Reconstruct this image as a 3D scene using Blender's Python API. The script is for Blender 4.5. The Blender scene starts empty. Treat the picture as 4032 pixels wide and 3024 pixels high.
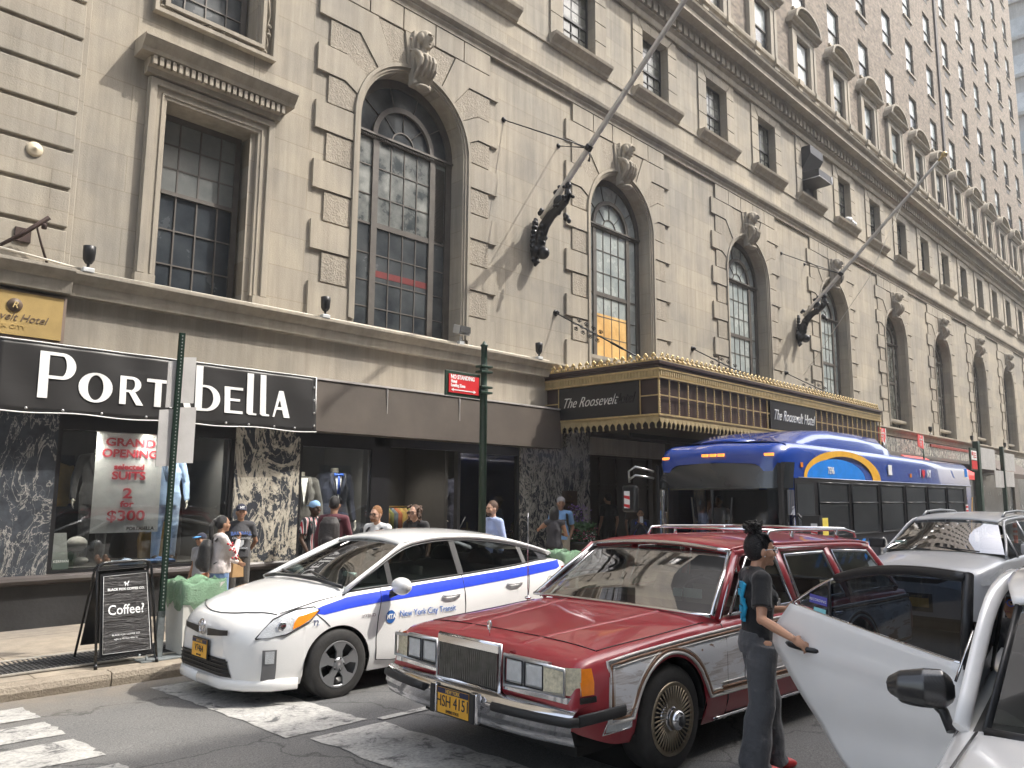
import bpy, math, random
from mathutils import Vector, Matrix
R=math.radians; pi=math.pi
random.seed(7)
sc=bpy.context.scene
COL=sc.collection
# ---------------- camera ----------------
H=1.75
right=Vector((0.69312883,-0.72077674,0.00730207)); down=Vector((0.10647599,0.09236205,-0.99001622)); fwd=Vector((0.71290623,0.68698628,0.14076422))
cd=bpy.data.cameras.new('camera'); cam=bpy.data.objects.new('camera',cd); COL.objects.link(cam)
up=-down
m=Matrix(((right.x,up.x,-fwd.x,0),(right.y,up.y,-fwd.y,0),(right.z,up.z,-fwd.z,H),(0,0,0,1)))
cam.matrix_world=m; cd.sensor_width=36; cd.lens=3100/4032*36; cd.clip_start=.05; cd.clip_end=2000
sc.camera=cam
def proj(x,y,z):
    p=Vector((x,y,z-H)); d=p.dot(fwd)
    if d<=.1: return (-9999,-9999)
    return (2016+3100*p.dot(right)/d, 1512+3100*p.dot(down)/d)
def vis(x,y,z,mg=350):
    a,b=proj(x,y,z); return -mg<a<4032+mg and -mg<b<3024+mg
# ---------------- light ----------------
w=bpy.data.worlds.new('World'); sc.world=w; w.use_nodes=True
nt=w.node_tree; nt.nodes.clear()
sky=nt.nodes.new('ShaderNodeTexSky'); sky.sky_type='NISHITA'; sky.sun_disc=False
sdir=Vector((.45,-.44,.82)).normalized()
sky.sun_elevation=math.asin(sdir.z); sky.sun_rotation=math.atan2(sdir.x,sdir.y)
sky.dust_density=5.0; sky.air_density=1.2; sky.ozone_density=1.0
bg=nt.nodes.new('ShaderNodeBackground'); bg.inputs[1].default_value=0.15
wo=nt.nodes.new('ShaderNodeOutputWorld')
hs=nt.nodes.new('ShaderNodeHueSaturation'); hs.inputs['Saturation'].default_value=.55
nt.links.new(sky.outputs[0],hs.inputs['Color']); nt.links.new(hs.outputs[0],bg.inputs[0]); nt.links.new(bg.outputs[0],wo.inputs[0])
sl=bpy.data.lights.new('sun','SUN'); sl.energy=2.0; sl.angle=R(.6); sl.color=(1,.95,.87)
so=bpy.data.objects.new('sun',sl); COL.objects.link(so); so.rotation_euler=(-sdir).to_track_quat('-Z','Y').to_euler()
sc.view_settings.view_transform='Standard'; sc.view_settings.look='None'; sc.view_settings.gamma=1; sc.view_settings.exposure=1.55
try:
    sc.cycles.max_bounces=7; sc.cycles.volume_bounces=0; sc.cycles.diffuse_bounces=3; sc.cycles.glossy_bounces=4; sc.cycles.transparent_max_bounces=12; sc.cycles.use_denoising=True
except: pass
# ---------------- materials ----------------
_M={}
def nd(t,ty,**k):
    n=t.nodes.new(ty)
    for a,b in k.items():
        if a in ('operation','blend_type','data_type','wave_type','feature','bands_direction','noise_type','distance'): setattr(n,a,b)
        else: n.inputs[a].default_value=b
    return n
def mat(name,col,rough=.6,metal=0,var=.12,scale=6,bump=0,coat=0,spec=.5,bscale=None,alpha=1,sheen=0,emit=None,trans=0):
    if name in _M: return _M[name]
    m=bpy.data.materials.new(name); m.use_nodes=True; t=m.node_tree; b=t.nodes['Principled BSDF']
    b.inputs['Roughness'].default_value=rough; b.inputs['Metallic'].default_value=metal
    b.inputs['Specular IOR Level'].default_value=spec; b.inputs['Coat Weight'].default_value=coat; b.inputs['Coat Roughness'].default_value=.03
    b.inputs['Alpha'].default_value=alpha; b.inputs['Transmission Weight'].default_value=trans
    if sheen: b.inputs['Sheen Weight'].default_value=sheen
    c=(col[0],col[1],col[2],1)
    tc=nd(t,'ShaderNodeTexCoord')
    no=nd(t,'ShaderNodeTexNoise',Scale=scale,Detail=6,Roughness=.6); t.links.new(tc.outputs['Object'],no.inputs['Vector'])
    mr=nd(t,'ShaderNodeMapRange'); mr.inputs[1].default_value=.3; mr.inputs[2].default_value=.7; mr.inputs[3].default_value=1-var; mr.inputs[4].default_value=1+var
    t.links.new(no.outputs[0],mr.inputs[0])
    mx=nd(t,'ShaderNodeMix',data_type='RGBA',blend_type='MULTIPLY'); mx.inputs[0].default_value=1; mx.inputs[6].default_value=c
    t.links.new(mr.outputs[0],mx.inputs[7]); t.links.new(mx.outputs[2],b.inputs['Base Color'])
    if bump:
        n2=nd(t,'ShaderNodeTexNoise',Scale=bscale or scale*6,Detail=5); t.links.new(tc.outputs['Object'],n2.inputs['Vector'])
        bp=nd(t,'ShaderNodeBump',Strength=bump,Distance=.02); t.links.new(n2.outputs[0],bp.inputs['Height']); t.links.new(bp.outputs[0],b.inputs['Normal'])
    if emit: b.inputs['Emission Color'].default_value=(*emit[0],1); b.inputs['Emission Strength'].default_value=emit[1]
    _M[name]=m; return m
def ramp(t,stops,interp='LINEAR'):
    r=t.nodes.new('ShaderNodeValToRGB'); r.color_ramp.interpolation=interp
    e=r.color_ramp.elements
    while len(e)>1: e.remove(e[-1])
    e[0].position=stops[0][0]; e[0].color=(*stops[0][1],1)
    for p,c in stops[1:]:
        k=e.new(p); k.color=(*c,1)
    return r
def stone(name,c1,c2,joint=True,rough_b=.25,bw=1.9,bh=.53,zo=0.0,worm=False):
    m=bpy.data.materials.new(name); m.use_nodes=True; t=m.node_tree; b=t.nodes['Principled BSDF']; L=t.links.new
    b.inputs['Roughness'].default_value=.85; b.inputs['Specular IOR Level'].default_value=.25
    tc=nd(t,'ShaderNodeTexCoord'); 
    n1=nd(t,'ShaderNodeTexNoise',Scale=.55,Detail=8,Roughness=.62); L(tc.outputs['Object'],n1.inputs['Vector'])
    r1=ramp(t,[(.36,c2),(.62,c1)]); L(n1.outputs[0],r1.inputs[0])
    # vertical rain streaks
    mp=nd(t,'ShaderNodeMapping'); mp.inputs['Scale'].default_value=(5,5,.35); L(tc.outputs['Object'],mp.inputs[0])
    n2=nd(t,'ShaderNodeTexNoise',Scale=1.2,Detail=5,Roughness=.7); L(mp.outputs[0],n2.inputs['Vector'])
    m2=nd(t,'ShaderNodeMapRange'); 
    for i,v in ((1,.3),(2,.72),(3,.76),(4,1.1)): m2.inputs[i].default_value=v
    L(n2.outputs[0],m2.inputs[0])
    mx=nd(t,'ShaderNodeMix',data_type='RGBA',blend_type='MULTIPLY'); mx.inputs[0].default_value=1; L(r1.outputs[0],mx.inputs[6]); L(m2.outputs[0],mx.inputs[7])
    out=mx.outputs[2]
    n3=nd(t,'ShaderNodeTexNoise',Scale=45 if not worm else 22,Detail=6,Roughness=.65); L(tc.outputs['Object'],n3.inputs['Vector'])
    bp=nd(t,'ShaderNodeBump',Strength=rough_b,Distance=.02); h=n3.outputs[0]
    if worm:
        vo=nd(t,'ShaderNodeTexVoronoi',Scale=26); L(tc.outputs['Object'],vo.inputs['Vector'])
        mm=nd(t,'ShaderNodeMix',data_type='RGBA',blend_type='MULTIPLY'); mm.inputs[0].default_value=.7; L(n3.outputs[0],mm.inputs[6]); L(vo.outputs['Distance'],mm.inputs[7]); h=mm.outputs[2]
        m5=nd(t,'ShaderNodeMapRange')
        for i,v in ((1,.1),(2,.45),(3,.8),(4,1.06)): m5.inputs[i].default_value=v
        L(h,m5.inputs[0]); m6=nd(t,'ShaderNodeMix',data_type='RGBA',blend_type='MULTIPLY'); m6.inputs[0].default_value=1
        L(out,m6.inputs[6]); L(m5.outputs[0],m6.inputs[7]); out=m6.outputs[2]
    L(h,bp.inputs['Height']); nrm=bp.outputs[0]
    if joint:
        sx=nd(t,'ShaderNodeSeparateXYZ'); L(tc.outputs['Object'],sx.inputs[0])
        cx=nd(t,'ShaderNodeCombineXYZ'); L(sx.outputs[0],cx.inputs[0])
        ad=nd(t,'ShaderNodeMath',operation='ADD'); ad.inputs[1].default_value=zo; L(sx.outputs[2],ad.inputs[0]); L(ad.outputs[0],cx.inputs[1])
        br=nd(t,'ShaderNodeTexBrick',Scale=1.0); br.inputs['Mortar Size'].default_value=.007; br.inputs['Mortar Smooth'].default_value=.3
        br.inputs['Brick Width'].default_value=bw; br.inputs['Row Height'].default_value=bh; br.inputs['Color1'].default_value=(1,1,1,1); br.inputs['Color2'].default_value=(.84,.85,.88,1); br.inputs['Mortar'].default_value=(.74,.72,.7,1)
        L(cx.outputs[0],br.inputs['Vector'])
        m3=nd(t,'ShaderNodeMix',data_type='RGBA',blend_type='MULTIPLY'); m3.inputs[0].default_value=1; L(out,m3.inputs[6]); L(br.outputs[0],m3.inputs[7]); out=m3.outputs[2]
    L(out,b.inputs['Base Color']); L(nrm,b.inputs['Normal']); return m
def brickmat(name):
    m=bpy.data.materials.new(name); m.use_nodes=True; t=m.node_tree; b=t.nodes['Principled BSDF']; L=t.links.new
    b.inputs['Roughness'].default_value=.9; b.inputs['Specular IOR Level'].default_value=.2
    tc=nd(t,'ShaderNodeTexCoord'); sx=nd(t,'ShaderNodeSeparateXYZ'); L(tc.outputs['Object'],sx.inputs[0])
    cx=nd(t,'ShaderNodeCombineXYZ'); L(sx.outputs[0],cx.inputs[0]); L(sx.outputs[2],cx.inputs[1])
    br=nd(t,'ShaderNodeTexBrick',Scale=1.0); br.inputs['Mortar Size'].default_value=.006
    br.inputs['Brick Width'].default_value=.22; br.inputs['Row Height'].default_value=.075
    br.inputs['Color1'].default_value=(.245,.205,.165,1); br.inputs['Color2'].default_value=(.145,.124,.106,1); br.inputs['Mortar'].default_value=(.29,.255,.215,1)
    L(cx.outputs[0],br.inputs['Vector'])
    # diaper pattern : diagonal waves
    wv=nd(t,'ShaderNodeTexVoronoi',Scale=2.6); 
    n1=nd(t,'ShaderNodeTexNoise',Scale=3.2,Detail=9,Roughness=.8); L(cx.outputs[0],n1.inputs['Vector'])
    m2=nd(t,'ShaderNodeMapRange')
    for i,v in ((1,.38),(2,.62),(3,.72),(4,1.3)): m2.inputs[i].default_value=v
    L(n1.outputs[0],m2.inputs[0])
    mx=nd(t,'ShaderNodeMix',data_type='RGBA',blend_type='MULTIPLY'); mx.inputs[0].default_value=1; L(br.outputs[0],mx.inputs[6]); L(m2.outputs[0],mx.inputs[7])
    L(mx.outputs[2],b.inputs['Base Color']); bp=nd(t,'ShaderNodeBump',Strength=.4,Distance=.01); L(br.outputs['Fac'],bp.inputs['Height']); bp.invert=True; L(bp.outputs[0],b.inputs['Normal'])
    return m
def marble(name,base,vein,amt,scale=1.6,seed=0):
    m=bpy.data.materials.new(name); m.use_nodes=True; t=m.node_tree; b=t.nodes['Principled BSDF']; L=t.links.new
    b.inputs['Roughness'].default_value=.22; tc=nd(t,'ShaderNodeTexCoord')
    mp=nd(t,'ShaderNodeMapping'); mp.inputs['Location'].default_value=(seed,seed*2.3,seed*.7); mp.inputs['Rotation'].default_value=(0,R(28),0); mp.inputs['Scale'].default_value=(1.5,1.5,.75); L(tc.outputs['Object'],mp.inputs[0])
    n1=nd(t,'ShaderNodeTexNoise',Scale=scale,Detail=10,Roughness=.66,Distortion=1.6); L(mp.outputs[0],n1.inputs['Vector'])
    # ridged: abs(n-.5)
    s=nd(t,'ShaderNodeMath',operation='SUBTRACT'); s.inputs[1].default_value=.5; L(n1.outputs[0],s.inputs[0])
    a=nd(t,'ShaderNodeMath',operation='ABSOLUTE'); L(s.outputs[0],a.inputs[0])
    r=ramp(t,[(0,vein),(amt*.6,tuple(.8*v+.2*bb for v,bb in zip(vein,base))),(amt,base),(1,base)]); L(a.outputs[0],r.inputs[0])
    vo=nd(t,'ShaderNodeTexVoronoi',Scale=scale*2.6,feature='DISTANCE_TO_EDGE'); mv=nd(t,'ShaderNodeMix',data_type='RGBA'); mv.inputs[0].default_value=.75
    L(mp.outputs[0],mv.inputs[6]); n0=nd(t,'ShaderNodeTexNoise',Scale=3,Detail=6); L(mp.outputs[0],n0.inputs['Vector']); L(n0.outputs[1],mv.inputs[7])
    L(mv.outputs[2],vo.inputs['Vector'])
    r2=ramp(t,[(0,(1,1,1)),(amt*.35,(.35,.35,.35)),(amt*.7,(0,0,0))]); L(vo.outputs['Distance'],r2.inputs[0])
    mx=nd(t,'ShaderNodeMix',data_type='RGBA'); L(r2.outputs[0],mx.inputs[0]); L(r.outputs[0],mx.inputs[6]); mx.inputs[7].default_value=(*vein,1)
    n4=nd(t,'ShaderNodeTexNoise',Scale=5,Detail=8,Roughness=.7); L(tc.outputs['Object'],n4.inputs['Vector'])
    m4=nd(t,'ShaderNodeMapRange')
    for i,v in ((1,.3),(2,.7),(3,.6),(4,1.4)): m4.inputs[i].default_value=v
    L(n4.outputs[0],m4.inputs[0]); m5=nd(t,'ShaderNodeMix',data_type='RGBA',blend_type='MULTIPLY'); m5.inputs[0].default_value=1; L(mx.outputs[2],m5.inputs[6]); L(m4.outputs[0],m5.inputs[7])
    L(m5.outputs[2],b.inputs['Base Color']); return m
def glassmat(name,tint=(.5,.55,.55),refl=1.0,dirt=0,rough=.02,k=.75):
    m=bpy.data.materials.new(name); m.use_nodes=True; t=m.node_tree; t.nodes.clear(); L=t.links.new
    o=nd(t,'ShaderNodeOutputMaterial'); tr=nd(t,'ShaderNodeBsdfTransparent'); tr.inputs[0].default_value=(*tint,1)
    gl=nd(t,'ShaderNodeBsdfGlossy'); gl.inputs['Roughness'].default_value=rough; gl.inputs[0].default_value=(refl*.6,refl*.6,refl*.62,1)
    fr=nd(t,'ShaderNodeFresnel',IOR=1.5); mx=nd(t,'ShaderNodeMixShader')
    ma=nd(t,'ShaderNodeMath',operation='MULTIPLY_ADD'); ma.inputs[1].default_value=k; ma.inputs[2].default_value=.0; L(fr.outputs[0],ma.inputs[0])
    L(ma.outputs[0],mx.inputs[0]); L(tr.outputs[0],mx.inputs[1]); L(gl.outputs[0],mx.inputs[2])
    if dirt:
        df=nd(t,'ShaderNodeBsdfDiffuse'); df.inputs[0].default_value=(.55,.56,.55,1)
        tc=nd(t,'ShaderNodeTexCoord'); n=nd(t,'ShaderNodeTexNoise',Scale=1.5,Detail=6); L(tc.outputs['Object'],n.inputs['Vector'])
        mr=nd(t,'ShaderNodeMapRange')
        for i,v in ((1,.35),(2,.75),(3,0),(4,dirt)): mr.inputs[i].default_value=v
        L(n.outputs[0],mr.inputs[0]); m2=nd(t,'ShaderNodeMixShader'); L(mr.outputs[0],m2.inputs[0]); L(mx.outputs[0],m2.inputs[1]); L(df.outputs[0],m2.inputs[2]); L(m2.outputs[0],o.inputs[0])
    else: L(mx.outputs[0],o.inputs[0])
    return m
# ---------------- mesh helpers ----------------
class MB:
    def __init__(s,M=None): s.v=[];s.f=[];s.mi=[];s.M=M;s.sm=[]
    def pt(s,p):
        p=Vector(p)
        if s.M is not None: p=s.M@p
        s.v.append(p); return len(s.v)-1
    def face(s,idx,m=0,sm=False): s.f.append(tuple(idx)); s.mi.append(m); s.sm.append(sm)
    def poly(s,pts,m=0,sm=False): s.face([s.pt(p) for p in pts],m,sm)
    def box(s,x0,y0,z0,x1,y1,z1,m=0):
        a=[s.pt(p) for p in ((x0,y0,z0),(x1,y0,z0),(x1,y1,z0),(x0,y1,z0),(x0,y0,z1),(x1,y0,z1),(x1,y1,z1),(x0,y1,z1))]
        for q in ((0,3,2,1),(4,5,6,7),(0,1,5,4),(1,2,6,5),(2,3,7,6),(3,0,4,7)): s.face([a[i] for i in q],m)
        return s
    def prismY(s,poly,y0,y1,m=0):      # poly in (x,z); front at y0
        n=len(poly); A=[s.pt((x,y0,z)) for x,z in poly]; B=[s.pt((x,y1,z)) for x,z in poly]
        s.face(A,m); s.face(B[::-1],m)
        for i in range(n): j=(i+1)%n; s.face((A[j],A[i],B[i],B[j]),m)
        return s
    def prism(s,poly,h,m=0,base=0.0):        # poly list of 3d pts, extruded by vector h
        n=len(poly); h=Vector(h); A=[s.pt(p) for p in poly]; B=[s.pt(Vector(p)+h) for p in poly]
        s.face(A[::-1],m); s.face(B,m)
        for i in range(n): j=(i+1)%n; s.face((A[i],A[j],B[j],B[i]),m)
        return s
    def sweepX(s,prof,x0,x1,m=0,caps=True,sm=False):   # prof (y,z) closed
        n=len(prof); A=[s.pt((x0,y,z)) for y,z in prof]; B=[s.pt((x1,y,z)) for y,z in prof]
        for i in range(n): j=(i+1)%n; s.face((A[i],A[j],B[j],B[i]),m,sm)
        if caps: s.face(A[::-1],m); s.face(B,m)
        return s
    def path(s,pts,rad,n=8,m=0,sm=True,flat=None,cap=True,closed=False):
        pts=[Vector(p) for p in pts]; k=len(pts)
        if not hasattr(rad,'__len__'): rad=[rad]*k
        rings=[]; prev=None
        for i,p in enumerate(pts):
            if closed: d=pts[(i+1)%k]-pts[i-1]
            else: d=(pts[min(i+1,k-1)]-pts[max(i-1,0)])
            if d.length<1e-9: d=Vector((0,0,1))
            d.normalize()
            if prev is None:
                u=d.orthogonal().normalized()
                if flat is not None:
                    u=Vector(flat)-d*Vector(flat).dot(d)
                    u=u.normalized() if u.length>1e-4 else d.orthogonal().normalized()
            else:
                u=prev-d*prev.dot(d); u.normalize()
            prev=u; v=d.cross(u); r=rad[i]
            ru,rv=(r if hasattr(r,'__len__') else (r,r))
            rings.append([s.pt(p+u*(math.cos(2*pi*a/n)*ru)+v*(math.sin(2*pi*a/n)*rv)) for a in range(n)])
        rr=range(k if closed else k-1)
        for i in rr:
            A=rings[i];B=rings[(i+1)%k]
            for a in range(n): b=(a+1)%n; s.face((A[a],A[b],B[b],B[a]),m,sm)
        if cap and not closed: s.face(rings[0][::-1],m); s.face(rings[-1],m)
        return s
    def ell(s,c,r,m=0,nu=12,nv=8,rot=None):
        c=Vector(c); r=r if hasattr(r,'__len__') else (r,r,r); rows=[]
        for j in range(nv+1):
            th=pi*j/nv; row=[]
            for i in range(nu):
                ph=2*pi*i/nu; q=Vector((r[0]*math.sin(th)*math.cos(ph),r[1]*math.sin(th)*math.sin(ph),r[2]*math.cos(th)))
                if rot: q=rot@q
                row.append(c+q)
            rows.append(row)
        T=s.pt(rows[0][0]);B=s.pt(rows[-1][0]); I=[[s.pt(p) for p in row] for row in rows[1:-1]]
        for i in range(nu):
            k=(i+1)%nu; s.face((T,I[0][i],I[0][k]),m,True); s.face((B,I[-1][k],I[-1][i]),m,True)
            for j in range(len(I)-1): s.face((I[j][i],I[j+1][i],I[j+1][k],I[j][k]),m,True)
        return s
    def lathe(s,prof,c,n=20,m=0,axis='z',sm=True,cap=True):
        c=Vector(c); rings=[]
        for r,h in prof:
            ring=[]
            for i in range(n):
                a=2*pi*i/n; x,y=r*math.cos(a),r*math.sin(a)
                p={'z':(x,y,h),'y':(x,h,y),'x':(h,x,y)}[axis]; ring.append(s.pt(c+Vector(p)))
            rings.append(ring)
        for A,B in zip(rings,rings[1:]):
            for i in range(n): j=(i+1)%n; s.face((A[i],A[j],B[j],B[i]),m,sm)
        if cap: s.face(rings[0][::-1],m); s.face(rings[-1],m)
        return s
    def grid(s,rows,m=0,sm=True):    # rows: list of lists of 3d pts
        I=[[s.pt(p) for p in r] for r in rows]
        for a,b in zip(I,I[1:]):
            for i in range(len(a)-1): s.face((a[i],a[i+1],b[i+1],b[i]),m,sm)
        return s
    def patch(s,A,B,C,D,nu=6,nv=6,bulge=0,m=0,nrm=None,sm=True):   # A-B bottom, D-C top
        A,B,C,D=map(Vector,(A,B,C,D))
        if nrm is None: nrm=(B-A).cross(D-A).normalized()
        rows=[]
        for j in range(nv+1):
            t=j/nv; L=A.lerp(D,t); Q=B.lerp(C,t)
            rows.append([L.lerp(Q,i/nu)+Vector(nrm)*bulge*(1-(2*i/nu-1)**2)*(1-.6*(2*t-1)**2) for i in range(nu+1)])
        return s.grid(rows,m,sm)
    def build(s,name,mats,parent=None,weld=False,bevel=0,sub=0,remesh=0,smooth_it=0,solid=0,normals=True):
        me=bpy.data.meshes.new(name); me.from_pydata([tuple(p) for p in s.v],[],s.f)
        if not isinstance(mats,(list,tuple)): mats=[mats]
        for x in mats: me.materials.append(x)
        for p,i,q in zip(me.polygons,s.mi,s.sm): p.material_index=i; p.use_smooth=q or bool(remesh) or bool(sub)
        o=bpy.data.objects.new(name,me); COL.objects.link(o)
        if weld:
            wm=o.modifiers.new('weld','WELD'); wm.merge_threshold=.0005
        if solid: sm=o.modifiers.new('solid','SOLIDIFY'); sm.thickness=solid; sm.offset=-1
        if remesh:
            rm=o.modifiers.new('remesh','REMESH'); rm.mode='VOXEL'; rm.voxel_size=remesh; rm.use_smooth_shade=True
        if smooth_it: k=o.modifiers.new('smooth','SMOOTH'); k.iterations=smooth_it; k.factor=.5
        if sub: k=o.modifiers.new('sub','SUBSURF'); k.levels=sub; k.render_levels=sub
        if bevel: k=o.modifiers.new('bevel','BEVEL'); k.width=bevel; k.segments=2; k.limit_method='ANGLE'; k.angle_limit=R(40)
        if parent is not None:
            o.parent=parent; o.matrix_parent_inverse=PW(parent).inverted()
        return o
def PW(o):
    M=Matrix.LocRotScale(o.location,o.rotation_euler,o.scale)
    if o.parent is not None: M=PW(o.parent)@o.matrix_parent_inverse@M
    return M
def tag(o,label,cat,group=None,kind=None):
    if label: o['label']=label
    if cat: o['category']=cat
    if group: o['group']=group
    if kind: o['kind']=kind
    return o
def thing(name,label,cat,loc,group=None):
    o=bpy.data.objects.new(name,None); COL.objects.link(o); o.location=loc; o.empty_display_size=.2
    return tag(o,label,cat,group)
def struct(o): o['kind']='structure'; return o
def cptree(o,parent=None):
    c=o.copy(); COL.objects.link(c)
    if parent is not None: c.parent=parent
    for ch in [x for x in list(COL.objects) if x.parent==o]: cptree(ch,c)
    return c
def text(name,s,size,M,mt,parent,ext=.003,shear=0,sx=1,align='CENTER',bold=0,space=1):
    cu=bpy.data.curves.new(name,'FONT'); cu.body=s; cu.size=size; cu.align_x=align; cu.align_y='CENTER'; cu.shear=shear; cu.extrude=ext; cu.offset=bold; cu.space_character=space
    cu.resolution_u=3
    tmp=bpy.data.objects.new('tmp',cu); COL.objects.link(tmp)
    dg=bpy.context.evaluated_depsgraph_get(); me=bpy.data.meshes.new_from_object(tmp.evaluated_get(dg)); bpy.data.objects.remove(tmp)
    me.transform(M@Matrix.Diagonal((sx,1,1,1))); me.materials.clear(); me.materials.append(mt)
    o=bpy.data.objects.new(name,me); COL.objects.link(o)
    if parent is not None: o.parent=parent; o.matrix_parent_inverse=PW(parent).inverted()
    return o
def frame_M(p,xd,upd):
    x=Vector(xd).normalized(); u=Vector(upd); u=(u-x*u.dot(x)).normalized(); n=x.cross(u)
    return Matrix(((x.x,u.x,n.x,p[0]),(x.y,u.y,n.y,p[1]),(x.z,u.z,n.z,p[2]),(0,0,0,1)))
# ---------------- setting ----------------
def slp(x): return -.012*min(max(x-4,-3),8)
def gz(x,y):
    c=0
    if y>3.5: c=-.085*(min(y-3.5,4.6)/4.6)**2
    return slp(x)*.9+c
KY=8.15
def wz(x,y): return (.05+slp(x)*.5)+( .11-(.05+slp(x)*.5))*min(max((y-KY)/3.0,0),1)
def asphalt():
    m=bpy.data.materials.new('asphalt'); m.use_nodes=True; t=m.node_tree; b=t.nodes['Principled BSDF']; L=t.links.new; b.inputs['Roughness'].default_value=.85
    tc=nd(t,'ShaderNodeTexCoord'); a=nd(t,'ShaderNodeTexNoise',Scale=.6,Detail=6); c=nd(t,'ShaderNodeTexVoronoi',Scale=70); d=nd(t,'ShaderNodeTexNoise',Scale=90,Detail=4,Roughness=.7)
    for q in (a,c,d): L(tc.outputs['Object'],q.inputs['Vector'])
    r=ramp(t,[(.3,(.105,.105,.105)),(.7,(.165,.162,.155))]); L(a.outputs[0],r.inputs[0])
    m1=nd(t,'ShaderNodeMapRange'); 
    for i,v in ((1,.3),(2,.75),(3,.45),(4,1.75)): m1.inputs[i].default_value=v
    L(d.outputs[0],m1.inputs[0]); mx=nd(t,'ShaderNodeMix',data_type='RGBA',blend_type='MULTIPLY'); mx.inputs[0].default_value=1; L(r.outputs[0],mx.inputs[6]); L(m1.outputs[0],mx.inputs[7])
    # cracks
    vo=nd(t,'ShaderNodeTexVoronoi',Scale=.75,feature='DISTANCE_TO_EDGE'); n=nd(t,'ShaderNodeTexNoise',Scale=2.5,Detail=6); L(tc.outputs['Object'],n.inputs['Vector'])
    mv=nd(t,'ShaderNodeMix',data_type='RGBA'); mv.inputs[0].default_value=.35; L(tc.outputs['Object'],mv.inputs[6]); L(n.outputs[1],mv.inputs[7]); L(mv.outputs[2],vo.inputs['Vector'])
    rc=ramp(t,[(0,(.3,.3,.3)),(.004,(.6,.6,.6)),(.009,(1,1,1))]); L(vo.outputs['Distance'],rc.inputs[0])
    m2=nd(t,'ShaderNodeMix',data_type='RGBA',blend_type='MULTIPLY'); m2.inputs[0].default_value=.8; L(mx.outputs[2],m2.inputs[6]); L(rc.outputs[0],m2.inputs[7])
    # blend to a paler tan towards the gutter
    sx=nd(t,'ShaderNodeSeparateXYZ'); L(tc.outputs['Object'],sx.inputs[0]); m3=nd(t,'ShaderNodeMapRange')
    for i,v in ((1,7.1),(2,8.1),(3,0),(4,.75)): m3.inputs[i].default_value=v
    L(sx.outputs[1],m3.inputs[0]); n5=nd(t,'ShaderNodeTexNoise',Scale=5,Detail=6); L(tc.outputs['Object'],n5.inputs['Vector']); m4=nd(t,'ShaderNodeMath',operation='MULTIPLY'); L(m3.outputs[0],m4.inputs[0]); L(n5.outputs[0],m4.inputs[1])
    m6=nd(t,'ShaderNodeMix',data_type='RGBA'); L(m4.outputs[0],m6.inputs[0]); L(m2.outputs[2],m6.inputs[6]); m6.inputs[7].default_value=(.27,.22,.16,1)
    L(m6.outputs[2],b.inputs['Base Color']); bp=nd(t,'ShaderNodeBump',Strength=.5,Distance=.012); L(d.outputs[0],bp.inputs['Height']); L(bp.outputs[0],b.inputs['Normal'])
    return m
ASP=asphalt()
def paintmat():
    m=bpy.data.materials.new('worn_road_paint'); m.use_nodes=True; t=m.node_tree; b=t.nodes['Principled BSDF']; L=t.links.new; b.inputs['Roughness'].default_value=.8
    tc=nd(t,'ShaderNodeTexCoord'); n=nd(t,'ShaderNodeTexNoise',Scale=5,Detail=12,Roughness=.72,Distortion=.6); L(tc.outputs['Object'],n.inputs['Vector'])
    vo=nd(t,'ShaderNodeTexVoronoi',Scale=3.5,feature='DISTANCE_TO_EDGE'); mv=nd(t,'ShaderNodeMix',data_type='RGBA'); mv.inputs[0].default_value=.3; L(tc.outputs['Object'],mv.inputs[6]); L(n.outputs[1],mv.inputs[7]); L(mv.outputs[2],vo.inputs['Vector'])
    r1=ramp(t,[(0,(0,0,0)),(.012,(1,1,1))]); L(vo.outputs['Distance'],r1.inputs[0])
    r=ramp(t,[(.38,(0,0,0)),(.46,(.75,.75,.75)),(.62,(1,1,1))]); L(n.outputs[0],r.inputs[0])
    mm=nd(t,'ShaderNodeMix',data_type='RGBA',blend_type='MULTIPLY'); mm.inputs[0].default_value=.8; L(r.outputs[0],mm.inputs[6]); L(r1.outputs[0],mm.inputs[7])
    n2=nd(t,'ShaderNodeTexNoise',Scale=40,Detail=5); L(tc.outputs['Object'],n2.inputs['Vector']); r2=ramp(t,[(.3,(.33,.325,.31)),(.65,(.52,.51,.48))]); L(n2.outputs[0],r2.inputs[0])
    mx=nd(t,'ShaderNodeMix',data_type='RGBA'); L(mm.outputs[2],mx.inputs[0]); mx.inputs[6].default_value=(.1,.1,.1,1); L(r2.outputs[0],mx.inputs[7]); L(mx.outputs[2],b.inputs['Base Color']); return m
PAINT=paintmat()
def gridz(name,xs,ys,zf,mt,dz=0,jag=0):
    b=MB(); rows=[]
    for j,y in enumerate(ys):
        row=[]
        for i,x in enumerate(xs):
            e=jag if (j in(0,len(ys)-1) or i in (0,len(xs)-1)) else 0
            row.append((x+random.uniform(-e,e),y+random.uniform(-e,e),zf(x,y)+dz))
        rows.append(row)
    b.grid(rows,0,False); return struct(b.build(name,mt))
fr=lambda a,b,n:[a+(b-a)*i/n for i in range(n+1)]
gridz('road',[-100,-60,-20]+fr(-8,16,48)+[25,60,120,150],[-60,-40,-24,-12,-6,-2]+fr(0,9,36)[0:],lambda x,y:gz(x,y),ASP)
gridz('ground',[-100,-60,0,60,150],[8.9,30,60],lambda x,y:-.35,ASP)
k=0
for (y0,y1,x1) in ((7.30,7.80,2.16),(6.62,7.12,2.15),(5.86,6.42,2.14),(5.1,5.62,2.16),(4.3,4.85,2.15),(3.5,4.0,2.15),(2.7,3.25,2.15)):
    gridz('crosswalk_bar',fr(-3,x1,24),fr(y0,y1,8),gz,PAINT,.005,.018)
gridz('stop_line',fr(3.22,3.92,8),fr(5.34,7.8,22),gz,PAINT,.005,.02)
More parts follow.
